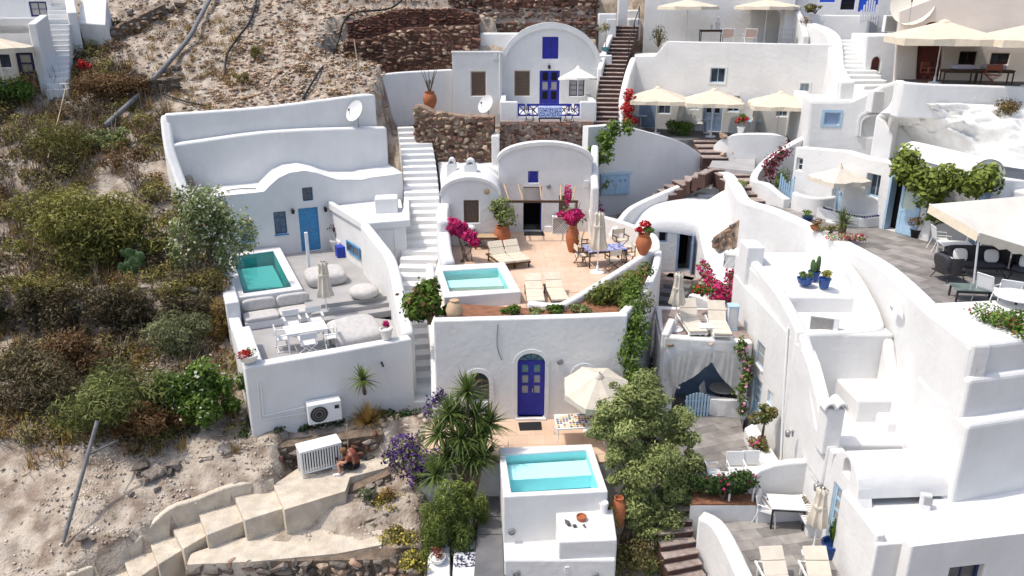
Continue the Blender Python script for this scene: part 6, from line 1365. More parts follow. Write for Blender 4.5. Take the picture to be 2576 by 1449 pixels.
lat = thing('lattice_cover', 'white lattice cover over an air conditioner under the pergola', 'cover', U(1407, 590, ZM)); fr_ = Frame(U2(1388, 590, ZM), 0); wv_ = .85
b = MB(); fbox(b, fr_, 0, ZM, .05, ZM + .85, -.35, 0); fbox(b, fr_, wv_ - .05, ZM, wv_, ZM + .85, -.35, 0); fbox(b, fr_, .05, ZM + .8, wv_ - .05, ZM + .85, -.35, 0); fbox(b, fr_, .05, ZM, wv_ - .05, ZM + .06, -.35, 0); b.build('frame', PAINTW, lat); backing(lat, fr_, .06, ZM + .1, wv_ - .06, ZM + .76, .12, METAL, 'inner_panel')
b = MB(); [b.tube([fr_.p(.06 + .12 * i, ZM + .08, -.02), fr_.p(min(.8, max(.06, .06 + .12 * i + s * .7)), ZM + .08 + min(.7, abs(min(.8, max(.06, .06 + .12 * i + s * .7)) - .06 - .12 * i)), -.02)], .014, 4) for i in range(7) for s in (-1, 1)]; tag(b.build('lattice', PAINTW, lat), kind='stuff')
bx = thing('white_box', 'low white box beside the lattice cover under the pergola', 'box', U(1380, 582, ZM)); MB().box(Vector(U(1380, 582, ZM)) + Vector((0, 0, .14)), (.42, .3, .28)).build('box', PAINTW, bx, None, .02)
am = thing('clay_jar', 'pale clay jar lying in the flower bed beside the upper pool', 'jar', U(1143, 795, ZM + .3)); q = Vector(U(1143, 793, ZM + .35)); MB().lathe([(.12, -.1), (.26, .02), (.3, .2), (.22, .42), (.13, .5), (.16, .55), (.1, .55)], q, 16).build('jar', mat('pale_clay', (.55, .40, .27), (.45, .32, .2), rough=.9, scale=5), am, 60)
# ================================================================== villa patio
def bean(label, x, y, z, d, rz, e=.5, name='bean_bag', rx=0.): return cushion(name, label, 'bean bag', (*U2(x, y, z + d[2] * .5), z + d[2] * .48), d, LINEN, rz, rx, e, 'grey bean bags on the villa patio')
bean('large grey bean bag lounger beside the white post', 818, 693, ZV, (1.75, 1.35, .62), VA + .05, .45, rx=.12); bean('round grey pouf near the patio steps', 915, 732, ZV, (1.25, 1.25, .5), 0, 1.0, 'pouf'); bean('large grey floor cushion on the lower patio', 891, 832, ZV2, (2.0, 1.6, .55), VA + .1, .45, rx=.25)
sf = thing('sofa_bench', 'built-in grey cushioned sofa in front of the villa pool', 'sofa', (*VL(1.8, 5.6), ZV2))
sb = MB().prism([VL(.55, 5.0), VL(3.2, 5.0), VL(3.2, 6.15), VL(.55, 6.15)], ZV2, ZV2 + .3).build('base', WHITE, sf, None, .03)
for i in range(2): c = VL(1.2 + 1.3 * i, 5.4); cushion('seat_cushion', None, None, (c[0], c[1], ZV2 + .38), (1.32, .85, .2), LINEN, VA, 0, .25, parent=sf); c = VL(1.2 + 1.3 * i, 5.98); cushion('back_cushion', None, None, (c[0], c[1], ZV2 + .66), (1.3, .26, .48), LINEN, VA, 0, .35, parent=sf)
vt = table('white outdoor dining table on the lower villa patio', 1.45, .85, .74, PAINTW, PAINTW); tp = U(768, 823, ZV2 + .74); place(vt, (tp[0], tp[1], ZV2), VA)
CG2 = 'white director chairs round the villa table'
wc = director('white director chair at the left end of the villa table', PAINTW, MESHW, CG2); place(wc, U(708, 850, ZV2 + .45)[:2] + (ZV2,), VA + R(90))
for x, y, a, lb in ((735, 812, 0, 'white director chair behind the villa table on the left'), (792, 803, 0, 'white director chair behind the villa table on the right'), (775, 862, 180, 'white director chair with its back to the camera at the villa table'), (829, 846, -90, 'white director chair at the right end of the villa table')): dup(wc, U(x, y, ZV2 + .45)[:2] + (ZV2,), VA + R(a), lb, CG2)
tag(block('blue_cube', [(U(849, 650, ZV)[0] + dx * .9135 - dy * .4067, U(849, 650, ZV)[1] + dx * .4067 + dy * .9135) for dx, dy in ((0, 0), (.52, 0), (.52, .5), (0, .5))], ZV, ZV + .52, mat('blue_cube_paint', (.03, .06, .42), (.025, .05, .34), rough=.6, scale=4), None, .02), 'bright blue cube stool below the low annex window', 'stool')
potted('white bowl of red flowers on the left corner of the patio wall', U(627, 912, -10.9), .85, 'bowl', POTW, [pl_leaf(FRESH, (.3, .28, .14), .05, 160, .08), pl_flow(REDF, (.28, .25, .16), .1, 160, .07)])
potted('white pot with pink geranium on the right corner of the patio wall', U(972, 852, -10.9), .8, 'flower', POTW, [pl_leaf(FRESH, (.14, .14, .1), .05, 60, .07), pl_flow(MAG, (.17, .15, .14), .14, 150, .07)])
potted('white cone pot with dark spiky plant by the villa window', FV.p(FV.hit(842, 607)[0], ZV, .4), 1.15, 'flower', POTW, [pl_stem(.5, 4, .25), pl_leaf(leaf('maroon_leaves', (.03, .01, .012), (.10, .03, .04)), (.4, .2, .3), .4, 110, .13)])
hp = aircon('large white heat pump on the front wall of the villa', (0, 0, 0), 0, 1.1, .72, .4); pa = FRW = Frame(VL(0, -.02), VA); u_, z_ = FRW.hit(813, 1046); q = FRW.p(u_, z_ - .08, .25); place(hp, q, VA - .02)
pp = thing('conduit', 'white plastic conduit on the villa front wall', 'pipe', FRW.p(.5, -12, 0)); MB().tube([FRW.p(*FRW.hit(655, 965), .03), FRW.p(*FRW.hit(662, 1045), .03), FRW.p(*FRW.hit(768, 1022), .03)], .025, 5).build('pipe', PAINTW, pp); MB().tube([FRW.p(*FRW.hit(648, 962), .03), FRW.p(*FRW.hit(655, 1055), .03), FRW.p(*FRW.hit(770, 1038), .03)], .018, 5).build('pipe', PAINTW, pp)
dish('satellite dish on the ledge above the villa', FA.p(FA.hit(905, 312)[0], FA.hit(905, 322)[1], -.3), R(-35), .5, 30, .75)
dish('satellite dish below the annex window of the vaulted house', WY(1228, 293, 45.5), R(-40), .5, 30, .65)
# ================================================================== blue house balcony
bt = table('balcony table under a blue and white patterned cloth', 1.2, .8, .76, mat('patterned_cloth', (.05, .10, .40), (.55, .62, .75), rough=.8, scale=16, ramp=(.45, .55)), BLACK, top=.5); q = U(1383, 268, ZU + .76); place(bt, (q[0], q[1] - .1, ZU))
c3 = director('balcony chair left of the patterned table', BLACK, MESHW, 'balcony chairs'); place(c3, (q[0] - 1.05, q[1], ZU), R(80)); dup(c3, (q[0] + 1.0, q[1], ZU), R(-80), 'balcony chair right of the patterned table', 'balcony chairs')
p_ = parasol('white round parasol on the blue balcony', 1.15, 2.35, mat('white_canvas', (.78, .76, .71), (.70, .68, .62), rough=.9, scale=4), 10, .55, .12); q = WY(1452, 262, 46.0); place(p_, (q[0], 46.0, ZU)); p_.rotation_euler = (R(-6), 0, 0)
potted('terracotta urn with bare-branched plant on the rubble outcrop', U(1082, 277, -5.75), .95, 'urn', TERRA, [pl_stem(1.3, 6, .5), pl_leaf(DUSK, (.3, .3, .3), .35, 60, .12)])
potted('blue pot with a small ball tree beside the stone stairs', WY(1522, 136, 48.9), .8, 'flower', POTT, [pl_stem(.9, 1, .02), pl_leaf(SCRUB, (.38, .38, .32), 1.05, 420, .09, 8)])
# ================================================================== lower terrace
mo = thing('mosaic_table', 'long table with colourful mosaic top below the cobalt door', 'table', U(1445, 1100, ZL)); zt = ZL + .76
cs = [U2(1399, 1079, zt), U2(1532, 1073, zt), U2(1520, 1038, zt), U2(1393, 1042, zt)]
MB().prism(cs, zt - .05, zt).build('table_top', PAINTW, mo, None, .006)
tl_ = [mat('mosaic_%d' % i, c, rough=.35) for i, c in enumerate(((.60, .42, .10), (.10, .11, .22), (.62, .58, .48), (.35, .13, .05), (.08, .10, .08), (.70, .66, .58)))]; A_, B_, C_, D_ = [Vector(c) for c in cs]; nx_t, ny_t = 16, 7
me_t = {}
for i in range(nx_t):
    for j in range(ny_t):
        def at_(s, t_): return (A_.lerp(B_, s)).lerp(D_.lerp(C_, s), t_)
        p0 = at_((i + .5) / nx_t * .96 + .02, (j + .5) / ny_t * .92 + .04); m_ = random.choice(tl_)
        if m_.name not in me_t: o = MB().box((0, 0, 0), (.082, .082, .008)).build('mosaic_tile', m_, mo); me_t[m_.name] = o.data
        else: o = bpy.data.objects.new('mosaic_tile', me_t[m_.name]); COL.objects.link(o); o.parent = mo; o.matrix_parent_inverse = Matrix.Translation(-ANCH[mo])
        o.location = (p0.x, p0.y, zt + .005); o.rotation_euler = (0, 0, R(4))
for c in cs: q = Vector((c[0], c[1], zt)).lerp(Vector((sum(p[0] for p in cs) / 4, sum(p[1] for p in cs) / 4, zt)), .08); MB().tube([(q.x, q.y, zt - .05), (q.x, q.y, ZL + .35), (q.x - .08, q.y, ZL + .15), (q.x, q.y, ZL)], .02, 5).build('leg', PAINTW, mo)
p_ = parasol('large cream parasol over the mosaic table', 1.12, 2.45, CREAM2, 8, .5, .22); q = U(1497, 1100, ZL); place(p_, (q[0] - .1, q[1] + .35, ZL)); p_.rotation_euler = (R(14), 0, R(10))
bs = thing('clay_bowl', 'small carved clay bowl on the white masonry table', 'bowl', U(1462, 1306, zt_ if False else -13.82)); MB().lathe([(.09, 0), (.14, .03), (.15, .12), (.13, .14), (.11, .08), (.02, .05)], U(1462, 1307, -13.82), 16).build('bowl', TERRA, bs, 50)
for x, y, s, lb in ((1427, 1318, (.13, .36, .16), 'long dark pumice stone on the masonry table'), (1445, 1326, (.13, .13, .12), 'round dark pebble left of centre on the masonry table'), (1470, 1327, (.13, .13, .11), 'round dark pebble right of centre on the masonry table')):
    q = U(x, y, -13.82); o = add_stone(None, (q[0], q[1], -13.77), s, mat('dark_pebble', (.09, .085, .08), rough=.8), R(20), 'pebble', .05); tag(o, lb, 'stone', 'stones on the masonry table')
jr = thing('clay_jar', 'tall terracotta jar behind the lower pool near the olive tree', 'jar', U(1553, 1322, -14.6)); MB().lathe([(r * .68, z * .68) for r, z in POTS['jar']], U(1553, 1322, -14.6), 18).build('jar', TERRA, jr, 50)
bsk = thing('glass_lantern', 'white wire lantern on the masonry table corner', 'lantern', U(1518, 1286, -13.82)); MB().lathe([(.13, 0), (.13, .02), (.1, .12), (.14, .3), (.12, .34), (.1, .3)], U(1518, 1288, -13.82), 12).build('lantern', MESHW, bsk, 50)
# bottom left of the pool: loungers with towel, cactus
l3 = lounger('white sun lounger at the bottom edge left of the dark path', PAINTW, PAINTW, 'white loungers at the bottom edge', 8); place(l3, U(1104, 1460, -15.6)[:2] + (-15.6,), R(4))
l4 = dup(l3, U(1168, 1452, -15.6)[:2] + (-15.6,), R(2), 'white sun lounger under the checked towel at the bottom edge', 'white loungers at the bottom edge')
tw = tag(cushion('towel', 'black and white checked towel on the bottom lounger', 'towel', (*U2(1172, 1410, -15.15), -15.12), (.75, .5, .12), mat('checked_cloth', (.03, .035, .07), (.60, .60, .62), rough=.9, scale=14, ramp=(.47, .53)), R(5), R(20), .4), None)
potted('small pot of red succulents at the bottom edge', U(1101, 1415, -15.2), .6, 'bowl', POTW, [pl_leaf(leaf('red_succulent', (.10, .03, .02), (.30, .09, .06)), (.22, .22, .16), .08, 160, .09)])
fl2 = sheet('bottom_path', [U2(1060, 1500, -15.65), U2(1200, 1500, -15.65), U2(1200, 1380, -15.65), U2(1075, 1390, -15.65)], -15.65, TREAD, th=.6)
# heat pump cage, stick, person
cgp = U(805, 1165, -14.35); cg = thing('slatted_cage', 'white slatted metal cage with solid top beside the seated person', 'cage', U(808, 1190, -14.35))
fr_ = Frame(U2(762, 1205, -14.35), math.atan2(U(861, 1178, -14.35)[1] - U(762, 1205, -14.35)[1], U(861, 1178, -14.35)[0] - U(762, 1205, -14.35)[0])); wc_ = 1.32; z0, z1 = -14.2, -13.42
b = MB(); fbox(b, fr_, -.02, z1, wc_ + .02, z1 + .05, -.6, .02); b.build('top', PAINTW, cg, None, .01)
b = MB(); fbox(b, fr_, 0, z0 - .15, .05, z1, -.05, 0); fbox(b, fr_, wc_ - .05, z0 - .15, wc_, z1, -.05, 0); fbox(b, fr_, .05, z0, wc_ - .05, z0 + .05, -.05, 0); fbox(b, fr_, .05, z1 - .04, wc_ - .05, z1, -.05, 0); fbox(b, fr_, 0, z0 - .15, .05, z1, -.58, -.53); fbox(b, fr_, wc_ - .05, z0 - .15, wc_, z1, -.58, -.53); b.build('frame', PAINTW, cg)
for i in range(14): u_ = .08 + (wc_ - .2) * i / 13; p = MB(); fbox(p, fr_, u_, z0 + .05, u_ + .045, z1 - .04, -.04, -.01); p.build('slat', PAINTW, cg)
for s in (0, 1):
    for i in range(6): p = MB(); fbox(p, fr_, -.0 if s == 0 else wc_ - .03, z0 + .02, .03 if s == 0 else wc_, z1 - .02, -.14 - .075 * i, -.1 - .075 * i); p.build('slat', PAINTW, cg)
backing(cg, fr_, .1, z0 + .05, wc_ - .1, z1 - .05, .25, BLACK, 'inner_unit')
stk = thing('wooden_stick', 'upright wooden stick behind the seated person', 'stick', U(876, 1128, -13.9)); q = U(876, 1140, -14.0); MB().tube([q, (q[0] + .02, q[1] + .05, q[2] + 1.05)], .018, 6).build('shaft', BEAM, stk)
bag = tag(cushion('white_sack', 'white sack on the path behind the purple flowers', 'sack', (*U2(961, 1130, -14.2), -14.15), (.42, .36, .34), PAINTW, 0, 0, .8), None)
def person():
    t = thing('person', 'person in a rust-coloured top and dark shorts sitting hunched over a phone', 'person', U(880, 1185, -14.35)); q = Vector(U(888, 1178, -14.35))
    bm = bmesh.new(); J = {}; E = []; RD = []
    def j(n, x, y, z, r): J[n] = len(RD); bm.verts.new((q.x + x, q.y + y, q.z + z)); RD.append(r)
    j('pel', .05, .05, .16, .15); j('spi', .02, .07, .36, .15); j('che', -.06, .0, .56, .155); j('nec', -.16, -.07, .68, .06); j('hd0', -.2, -.11, .70, .075); j('hed', -.27, -.15, .72, .1); j('top', -.31, -.16, .79, .06)
    for s, n in ((1, 'r'), (-1, 'l')):
        sy = -.02 + .19 * s
        j('sh' + n, -.04, sy, .6, .07); j('el' + n, -.18, sy - .06, .38, .045); j('wr' + n, -.33, sy * .35 - .13, .37, .032); j('ha' + n, -.39, sy * .22 - .14, .38, .028)
    j('hpr', -.02, -.1, .14, .105); j('knr', -.42, -.28, .36, .07); j('anr', -.33, -.42, .06, .045); j('tor', -.5, -.46, .04, .035)
    j('hpl', .0, .16, .13, .105); j('knl', -.40, .1, .40, .07); j('anl', -.46, -.0, .07, .045); j('tol', -.62, -.06, .04, .035)
    bm.verts.ensure_lookup_table()
    for a, b_ in (('pel', 'spi'), ('spi', 'che'), ('che', 'nec'), ('nec', 'hd0'), ('hd0', 'hed'), ('hed', 'top'), ('che', 'shr'), ('shr', 'elr'), ('elr', 'wrr'), ('wrr', 'har'), ('che', 'shl'), ('shl', 'ell'), ('ell', 'wrl'), ('wrl', 'hal'), ('pel', 'hpr'), ('hpr', 'knr'), ('knr', 'anr'), ('anr', 'tor'), ('pel', 'hpl'), ('hpl', 'knl'), ('knl', 'anl'), ('anl', 'tol')): bm.edges.new((bm.verts[J[a]], bm.verts[J[b_]]))
    me = bpy.data.meshes.new('body'); bm.to_mesh(me); bm.free(); SKIN = mat('skin', (.50, .27, .18), (.44, .22, .15), rough=.6, scale=6)
    o = link('body', me, SKIN, t); sk = o.modifiers.new('skin', 'SKIN'); o.data.skin_vertices[0].data[0].use_root = True
    for i, r in enumerate(RD): o.data.skin_vertices[0].data[i].radius = (r, r)
    sb_ = o.modifiers.new('sub', 'SUBSURF'); sb_.levels = sb_.render_levels = 2
    P = lambda n: q + Vector([me.vertices[J[n]].co[i] - q[i] for i in range(3)])
    SH = mat('rust_shirt', (.26, .075, .05), (.21, .06, .04), rough=.9, scale=8, bump=.3)
    c = MB(); c.tube([P('pel') + Vector((0, 0, .02)), P('spi'), P('che'), P('nec').lerp(P('che'), .35)], [.175, .18, .19, .1], 12); c.build('shirt', SH, t, 70)
    for n in 'rl': MB().tube([P('sh' + n) + Vector((.02, 0, .02)), P('sh' + n).lerp(P('el' + n), .55)], [.098, .085], 10).build('sleeve', SH, t, 70)
    for n in 'rl': MB().tube([P('hp' + n), P('hp' + n).lerp(P('kn' + n), .65)], [.135, .105], 10).build('shorts_leg', mat('black_cloth', (.015, .015, .018), rough=.9), t, 70)
    cushion('shorts', None, None, P('pel') - Vector((0, 0, .02)), (.36, .42, .26), mat('black_cloth', (0, 0, 0)), 0, 0, .7, parent=t)
    hc = P('hed'); cushion('hair', None, None, hc + Vector((.03, 0.01, .04)), (.24, .22, .2), mat('fair_hair', (.22, .12, .05), (.15, .08, .035), rough=.8, scale=20, bump=.4), 0, 0, .9, parent=t)
    for n in 'rl':
        for i in range(4): a_ = P('ha' + n) + Vector((-.005, .018 * (i - 1.5), -.005)); MB().tube([a_, a_ + Vector((-.05, 0, .012)), a_ + Vector((-.06, 0, .045))], [.011, .01, .008], 6).build('finger', SKIN, t, 70)
        a_ = P('ha' + n); MB().tube([a_, a_ + Vector((-.01, .03 if n == 'l' else -.03, .03)), a_ + Vector((-.035, .025 if n == 'l' else -.025, .055))], [.013, .011, .009], 6).build('thumb', SKIN, t, 70)
        a_ = P('an' + n); e_ = P('to' + n); d_ = (e_ - a_); cushion('shoe', None, None, a_.lerp(e_, .55) - Vector((0, 0, .005)), (.28, .1, .1), PAINTW, math.atan2(d_.y, d_.x), 0, .7, parent=t)
    ph_ = tag(MB().box((P('har') + P('hal')) / 2 + Vector((-.06, 0, .04)), (.02, .08, .15), 0, 0, -.5).build('phone', BLACK), 'black phone held by the seated person', 'phone')
    return t
person()
# ================================================================== upper right parasols and terrace
sqp = parasol('left cream square parasol on the grey-blue terrace', 1.45, 2.5, CREAM, 8, .55, .22, 'square cream parasols on the grey-blue terrace', True)
q = WY(1649, 328, 44.6); place(sqp, (q[0], q[1], ZA), R(-10)); q = WY(1787, 341, 43.5); dup(sqp, (q[0], q[1], ZA), R(-10), 'middle cream square parasol on the grey-blue terrace'); q = WY(1953, 338, 42.2); dup(sqp, (q[0], q[1], ZA), R(-10), 'right cream square parasol on the grey-blue terrace')
wch = wire_chair('white chair left under the middle square parasol', PAINTW, MESHW, 'white chairs on the parasol terrace'); q = U(1757, 330, ZA); place(wch, q, R(70)); q = U(1796, 326, ZA); dup(wch, q, R(-70), 'white chair right under the middle square parasol', 'white chairs on the parasol terrace'); dup(wch, U(1915, 332, ZA), R(-30), 'white chair under the right square parasol', 'white chairs on the parasol terrace')
rt_ = round_table('small pale blue round table under the middle parasol', .38, .72, PALEB, PAINTW); place(rt_, U(1778, 335, ZA)); r2 = dup(rt_, U(1610, 322, ZA), 0, 'small round table under the left square parasol'); r3 = dup(rt_, U(1895, 338, ZA), 0, 'small round table under the right square parasol')
zu = zt3_ = uf.location.z if False else FU.hit(1668, 104)[1] - .35
big = parasol('cream parasol at the top edge over the statue table', 1.9, 2.55, CREAM, 8, .35, .2, 'cream parasols at the top edge'); q = WY(1724, 104, 49.5); place(big, (q[0], q[1], zu)); q = WY(1921, 104, 49.5); dup(big, (q[0], q[1], zu), R(20), 'cream parasol at the top edge on the right', 'cream parasols at the top edge')
st = table('dark wooden table carrying the white statue', 1.4, .5, .85, WOOD, WOOD); q = WY(1795, 104, 50.2); place(st, (q[0] - .2, q[1], zu))
def statue(label, p, s):
    t = thing('statue', label, 'statue', p); MB().lathe([(.1 * s, 0), (.1 * s, .05 * s), (.07 * s, .08 * s), (.1 * s, .2 * s), (.12 * s, .3 * s), (.06 * s, .38 * s), (.035 * s, .4 * s), (.06 * s, .46 * s), (.055 * s, .52 * s), (.01, .56 * s)], p, 12).build('figure', PAINTW, t, 60)
statue('taller white statue on the dark table', (q[0] + .15, q[1], zu + .85), 1.35); statue('smaller white lantern figure on the dark table', (q[0] - .2, q[1], zu + .85), .7)
PK = mat('pink_canvas', (.66, .47, .38), (.58, .41, .33), rough=.9, scale=5)
dc = wire_chair('left chair with pale pink back on the upper terrace', PAINTW, PK, 'pink-backed chairs on the upper terrace'); dc.scale = (1.3, 1.1, 1.05); q = WY(1826, 104, 48.6); place(dc, (q[0], q[1], zu), R(180)); q = WY(1883, 104, 48.3); dup(dc, (q[0], q[1], zu), R(180), 'right chair with pale pink back on the upper terrace', 'pink-backed chairs on the upper terrace')
rk_ = thing('metal_rack', 'grey metal shelf rack on the upper terrace', 'rack', WY(1978, 107, 47.6)); q = Vector(WY(1978, 107, 47.6)); q.z = zu
for sx in (-.35, .35):
    for sy in (-.15, .15): MB().box((q.x + sx, q.y + sy, q.z + .5), (.03, .03, 1.0)).build('upright', METAL, rk_)
for i in range(4): MB().box((q.x, q.y, q.z + .1 + .28 * i), (.72, .32, .025)).build('shelf', METAL, rk_)
potted('small leafless tree in a pot on the upper terrace', (*WY(2025, 104, 47.3)[:2], zu), .8, 'bowl', POTT, [pl_stem(1.1, 2, .08), pl_leaf(BROWNL, (.4, .4, .4), 1.1, 200, .08, 6)])
ag = thing('potted_shrub', 'dark spindly shrub at the left end of the upper terrace', 'shrub', WY(1655, 118, 48.8)); q = WY(1655, 120, 48.8); blades('twigs', q, 60, 1.3, .05, DUSK, ag, .7, .45, .1); foliage('foliage', subclumps((q[0], q[1], q[2] + .6), (.55, .5, .6), 8), 160, .12, DARKG, ag)
tp_ = parasol('cream parasol in front of the top left house', 1.7, 2.3, CREAM, 8, .45, .25, 'open parasols'); q = WY(10, 205, 41.5); place(tp_, (q[0], q[1], WY(10, 100, 41.5)[2] - 2.2))
# top right: restaurant terrace
aw1 = parasol('big cream square awning parasol on the restaurant terrace', 1.95, 2.6, CREAM, 8, .62, .3, 'restaurant awnings', True); q = U(2366, 213, zf); place(aw1, (q[0], q[1] + .6, zf), R(-12)); q = U(2570, 222, zf); dup(aw1, (q[0] + .6, q[1] + .6, zf), R(-12), 'second cream awning parasol at the right edge of the picture')
rch = director('red-brown bistro chair by the arched dark door', mat('red_cane', (.25, .07, .04), rough=.6), mat('red_cane', (0, 0, 0)), 'restaurant chairs'); place(rch, (*U2(2330, 208, zf), zf), R(30))
for x, a, lb in ((2440, 0, 'restaurant table with folded lilac blanket'), (2520, 0, 'restaurant table with a pale cushion')):
    tq = table(lb, 1.6, .7, .6, WOOD, WOOD, group='restaurant tables'); q = U(x, 216, zf); place(tq, (q[0], q[1] + .9, zf), R(-12)); tag(cushion('folded_blanket' if x < 2500 else 'cushion', 'folded lilac blanket on the restaurant table' if x < 2500 else 'lilac cushion on the restaurant table at right', 'blanket' if x < 2500 else 'cushion', (q[0], q[1] + .9, zf + .72), (1.0, .5, .22), mat('lilac_cloth', (.45, .42, .52), rough=.9), R(-12)), None)
dup(rch, (*U2(2490, 216, zf), zf), R(160), 'red-brown bistro chair between the restaurant tables', 'restaurant chairs')
dish('large beige satellite dish beside the restaurant house', WY(2285, 84, 38.9), R(-30), .95, 25, 1.2, mat('beige_dish', (.68, .65, .56), rough=.6)); q = WY(2246, 84, 39.6); aircon('air conditioner beside the large satellite dish', (q[0], q[1], q[2]), R(-8), 1.0, .75, .4, False)
pgt = thing('picket_gate', 'white arched picket gate at the top right', 'gate', WY(2185, 60, 46.8)); 
for i in range(8): q = WY(2162 + 6 * i, 58, 46.8); MB().box((q[0], q[1], WY(2180, 58, 46.8)[2] + .2 + .5 * math.sin(math.pi * (i + .5) / 8)), (.08, .04, .7 + .5 * math.sin(math.pi * (i + .5) / 8))).build('picket', PAINTW, pgt)
MB().tube([WY(2160, 52, 46.85), WY(2206, 52, 46.85)], .03, 4).build('crosspiece', PAINTW, pgt)
# ================================================================== right terrace
sp_ = parasol('faded cream parasol by the pale blue door on the right terrace', .85, 2.25, CREAM2, 8, .4, .2, sq=True); q = U(2094, 560, ZR); place(sp_, (q[0], q[1], ZR), R(15))
aw = thing('shade_sail', 'large cream awning over the right terrace seating', 'awning', (17, 24, ZR)); 
C4 = [U(2340, 513, -5.9), U(2640, 490, -5.75), U(2700, 620, -6.6), U(2510, 628, -6.7)]; C4 = [Vector(WX(2338, 514, 14.0)), Vector(WX(2660, 486, 19.0)), Vector(WX(2640, 640, 17.2)), Vector(WX(2462, 585, 14.3))]
rows = []
for i in range(11):
    s = i / 10; row = []
    for j_ in range(11): t_ = j_ / 10; p = C4[0].lerp(C4[1], s).lerp(C4[3].lerp(C4[2], s), t_); row.append((p.x, p.y, p.z - .35 * math.sin(math.pi * s) * math.sin(math.pi * t_)))
    rows.append(row)
MB().sheet(rows).build('canopy', mat('sail_cloth', (.72, .68, .61), (.66, .62, .55), rough=.9, scale=2), aw, 180); b = MB(); e = [Vector(r_[-1]) for r_ in rows]; b.sheet([e, [p + Vector((-.02, -.05, -.28 - .05 * math.sin(9 * i))) for i, p in enumerate(e)]]); e = [Vector(p) for p in rows[0]]; b.sheet([e, [p + Vector((-.05, -.02, -.28)) for p in e]]); b.build('valance', CREAM, aw, 180)
MB().tube([C4[3], (C4[3].x + .3, C4[3].y + .2, ZR)], .03, 6).build('pole', PAINTW, aw); MB().tube([C4[0], (C4[0].x + .9, C4[0].y, ZR + 1.8)], .03, 6).build('pole', PAINTW, aw)
CH = mat('charcoal_weave', (.035, .032, .032), (.06, .055, .055), rough=.8, scale=30); CHC = mat('charcoal_cushion', (.06, .06, .07), (.045, .045, .052), rough=.95, scale=8)
def lounge(label, w, group, cush):
    t = thing('lounge_sofa' if w > 1 else 'lounge_chair', label, 'sofa' if w > 1 else 'armchair', None, group)
    MB().box((0, 0, .3), (w, .72, .06)).build('seat_frame', CH, t, None, .02); cushion('seat_cushion', None, None, (0, -.02, .4), (w - .08, .68, .16), CHC, e=.3, parent=t); cushion('back_cushion', None, None, (0, .3, .66), (w - .06, .2, .5), CHC, 0, R(-12), .35, parent=t)
    rows = [[(w / 2 * 1.06 * math.cos(a), .42 * math.sin(a) * (1 if z < .5 else 1.12) + .0, z) for a in np.linspace(-.25, math.pi + .25, 15)] for z in (.3, .55, .86)]; MB().sheet(rows).build('shell', CH, t, 60)
    for sx in (-1, 1):
        for sy in (-1, 1): MB().tube([(sx * w * .36, sy * .22, .3), (sx * w * .48, sy * .36, 0)], .018, 5).build('leg', CH, t)
    place(t, (0, 0, 0)); return t
q = U(2445, 690, ZR); so = lounge('charcoal woven sofa on the right terrace', 1.9, 'charcoal lounge set', 2); place(so, (q[0], q[1], ZR), R(-8)); q2 = U(2383, 705, ZR); lc = lounge('charcoal woven armchair seen from behind on the right terrace', .8, 'charcoal lounge set', 1); place(lc, (q2[0], q2[1], ZR), R(100)); q3 = U(2570, 705, ZR); dup(lc, (q3[0], q3[1], ZR), R(-40), 'charcoal woven armchair at the right edge of the picture', 'charcoal lounge set')
PIL = mat('white_cushion_cloth', (.76, .75, .73), rough=.95)
for dx, lb in ((-.5, 'left white cushion on the charcoal sofa'), (.45, 'right white cushion on the charcoal sofa')): tag(cushion('throw_cushion', lb, 'cushion', (q[0] + dx, q[1] - .02 - dx * .14, ZR + .66), (.46, .16, .44), PIL, R(-8), R(-20), .55, 'white cushions'), None)
tag(cushion('throw_cushion', 'white cushion on the armchair seen from behind', 'cushion', (q2[0] - .05, q2[1], ZR + .62), (.42, .15, .4), PIL, R(100), R(-20), .55, 'white cushions'), None); tag(cushion('throw_cushion', 'white cushion on the armchair at the right edge', 'cushion', (q3[0] + .02, q3[1] - .02, ZR + .64), (.46, .16, .44), PIL, R(-40), R(-20), .55, 'white cushions'), None)
gt_ = table('low glass-topped coffee table in the charcoal lounge set', 1.25, .65, .42, mat('table_glass', (.10, .14, .13), (.20, .25, .23), rough=.1, scale=2, spec=.6), CH); q4 = U(2452, 722, ZR + .42); place(gt_, (q4[0], q4[1], ZR), R(-8))
g = 'white mesh chairs on the right terrace'; wk = wire_chair('left white mesh chair by the round table at the right edge', PAINTW, MESHW, g); q = U(2482, 760, ZR); place(wk, (q[0], q[1], ZR), R(115)); q = U(2530, 772, ZR); dup(wk, (q[0], q[1], ZR), R(150), 'right white mesh chair by the round table at the right edge', g); q = U(2362, 632, ZR); dup(wk, (q[0], q[1], ZR), R(80), 'white mesh chair at the left of the white table', g); q = U(2385, 600, ZR); dup(wk, (q[0], q[1], ZR), R(10), 'white mesh chair behind the white table', g); q = U(2455, 628, ZR); dup(wk, (q[0], q[1], ZR), R(-60), 'white mesh chair at the right of the white table', g)
rt5 = round_table('round table at the right edge of the picture', .6, .74, MESHW, BLACK); q = U(2560, 742, ZR + .74); place(rt5, (q[0], q[1], ZR)); tw_ = table('white table in the shade of the big awning', 1.0, .7, .74, PAINTW, PAINTW); q = U(2404, 612, ZR + .74); place(tw_, (q[0], q[1], ZR), R(-10))
bn_ = thing('mosaic_bench', 'white curved bench with blue striped edge against the vaulted house', 'bench', U(2150, 548, ZR)); qq = [U(2065, 548, ZR), U(2110, 562, ZR), U(2160, 572, ZR), U(2205, 568, ZR)]
wall('body', [(p[0], p[1] + .1, ZR + .45) for p in qq], ZR, .55, WHITE, bn_, 4, .06)
b = MB(); SPL = spline([(p[0], p[1] + .1, ZR + .47) for p in qq], 8)
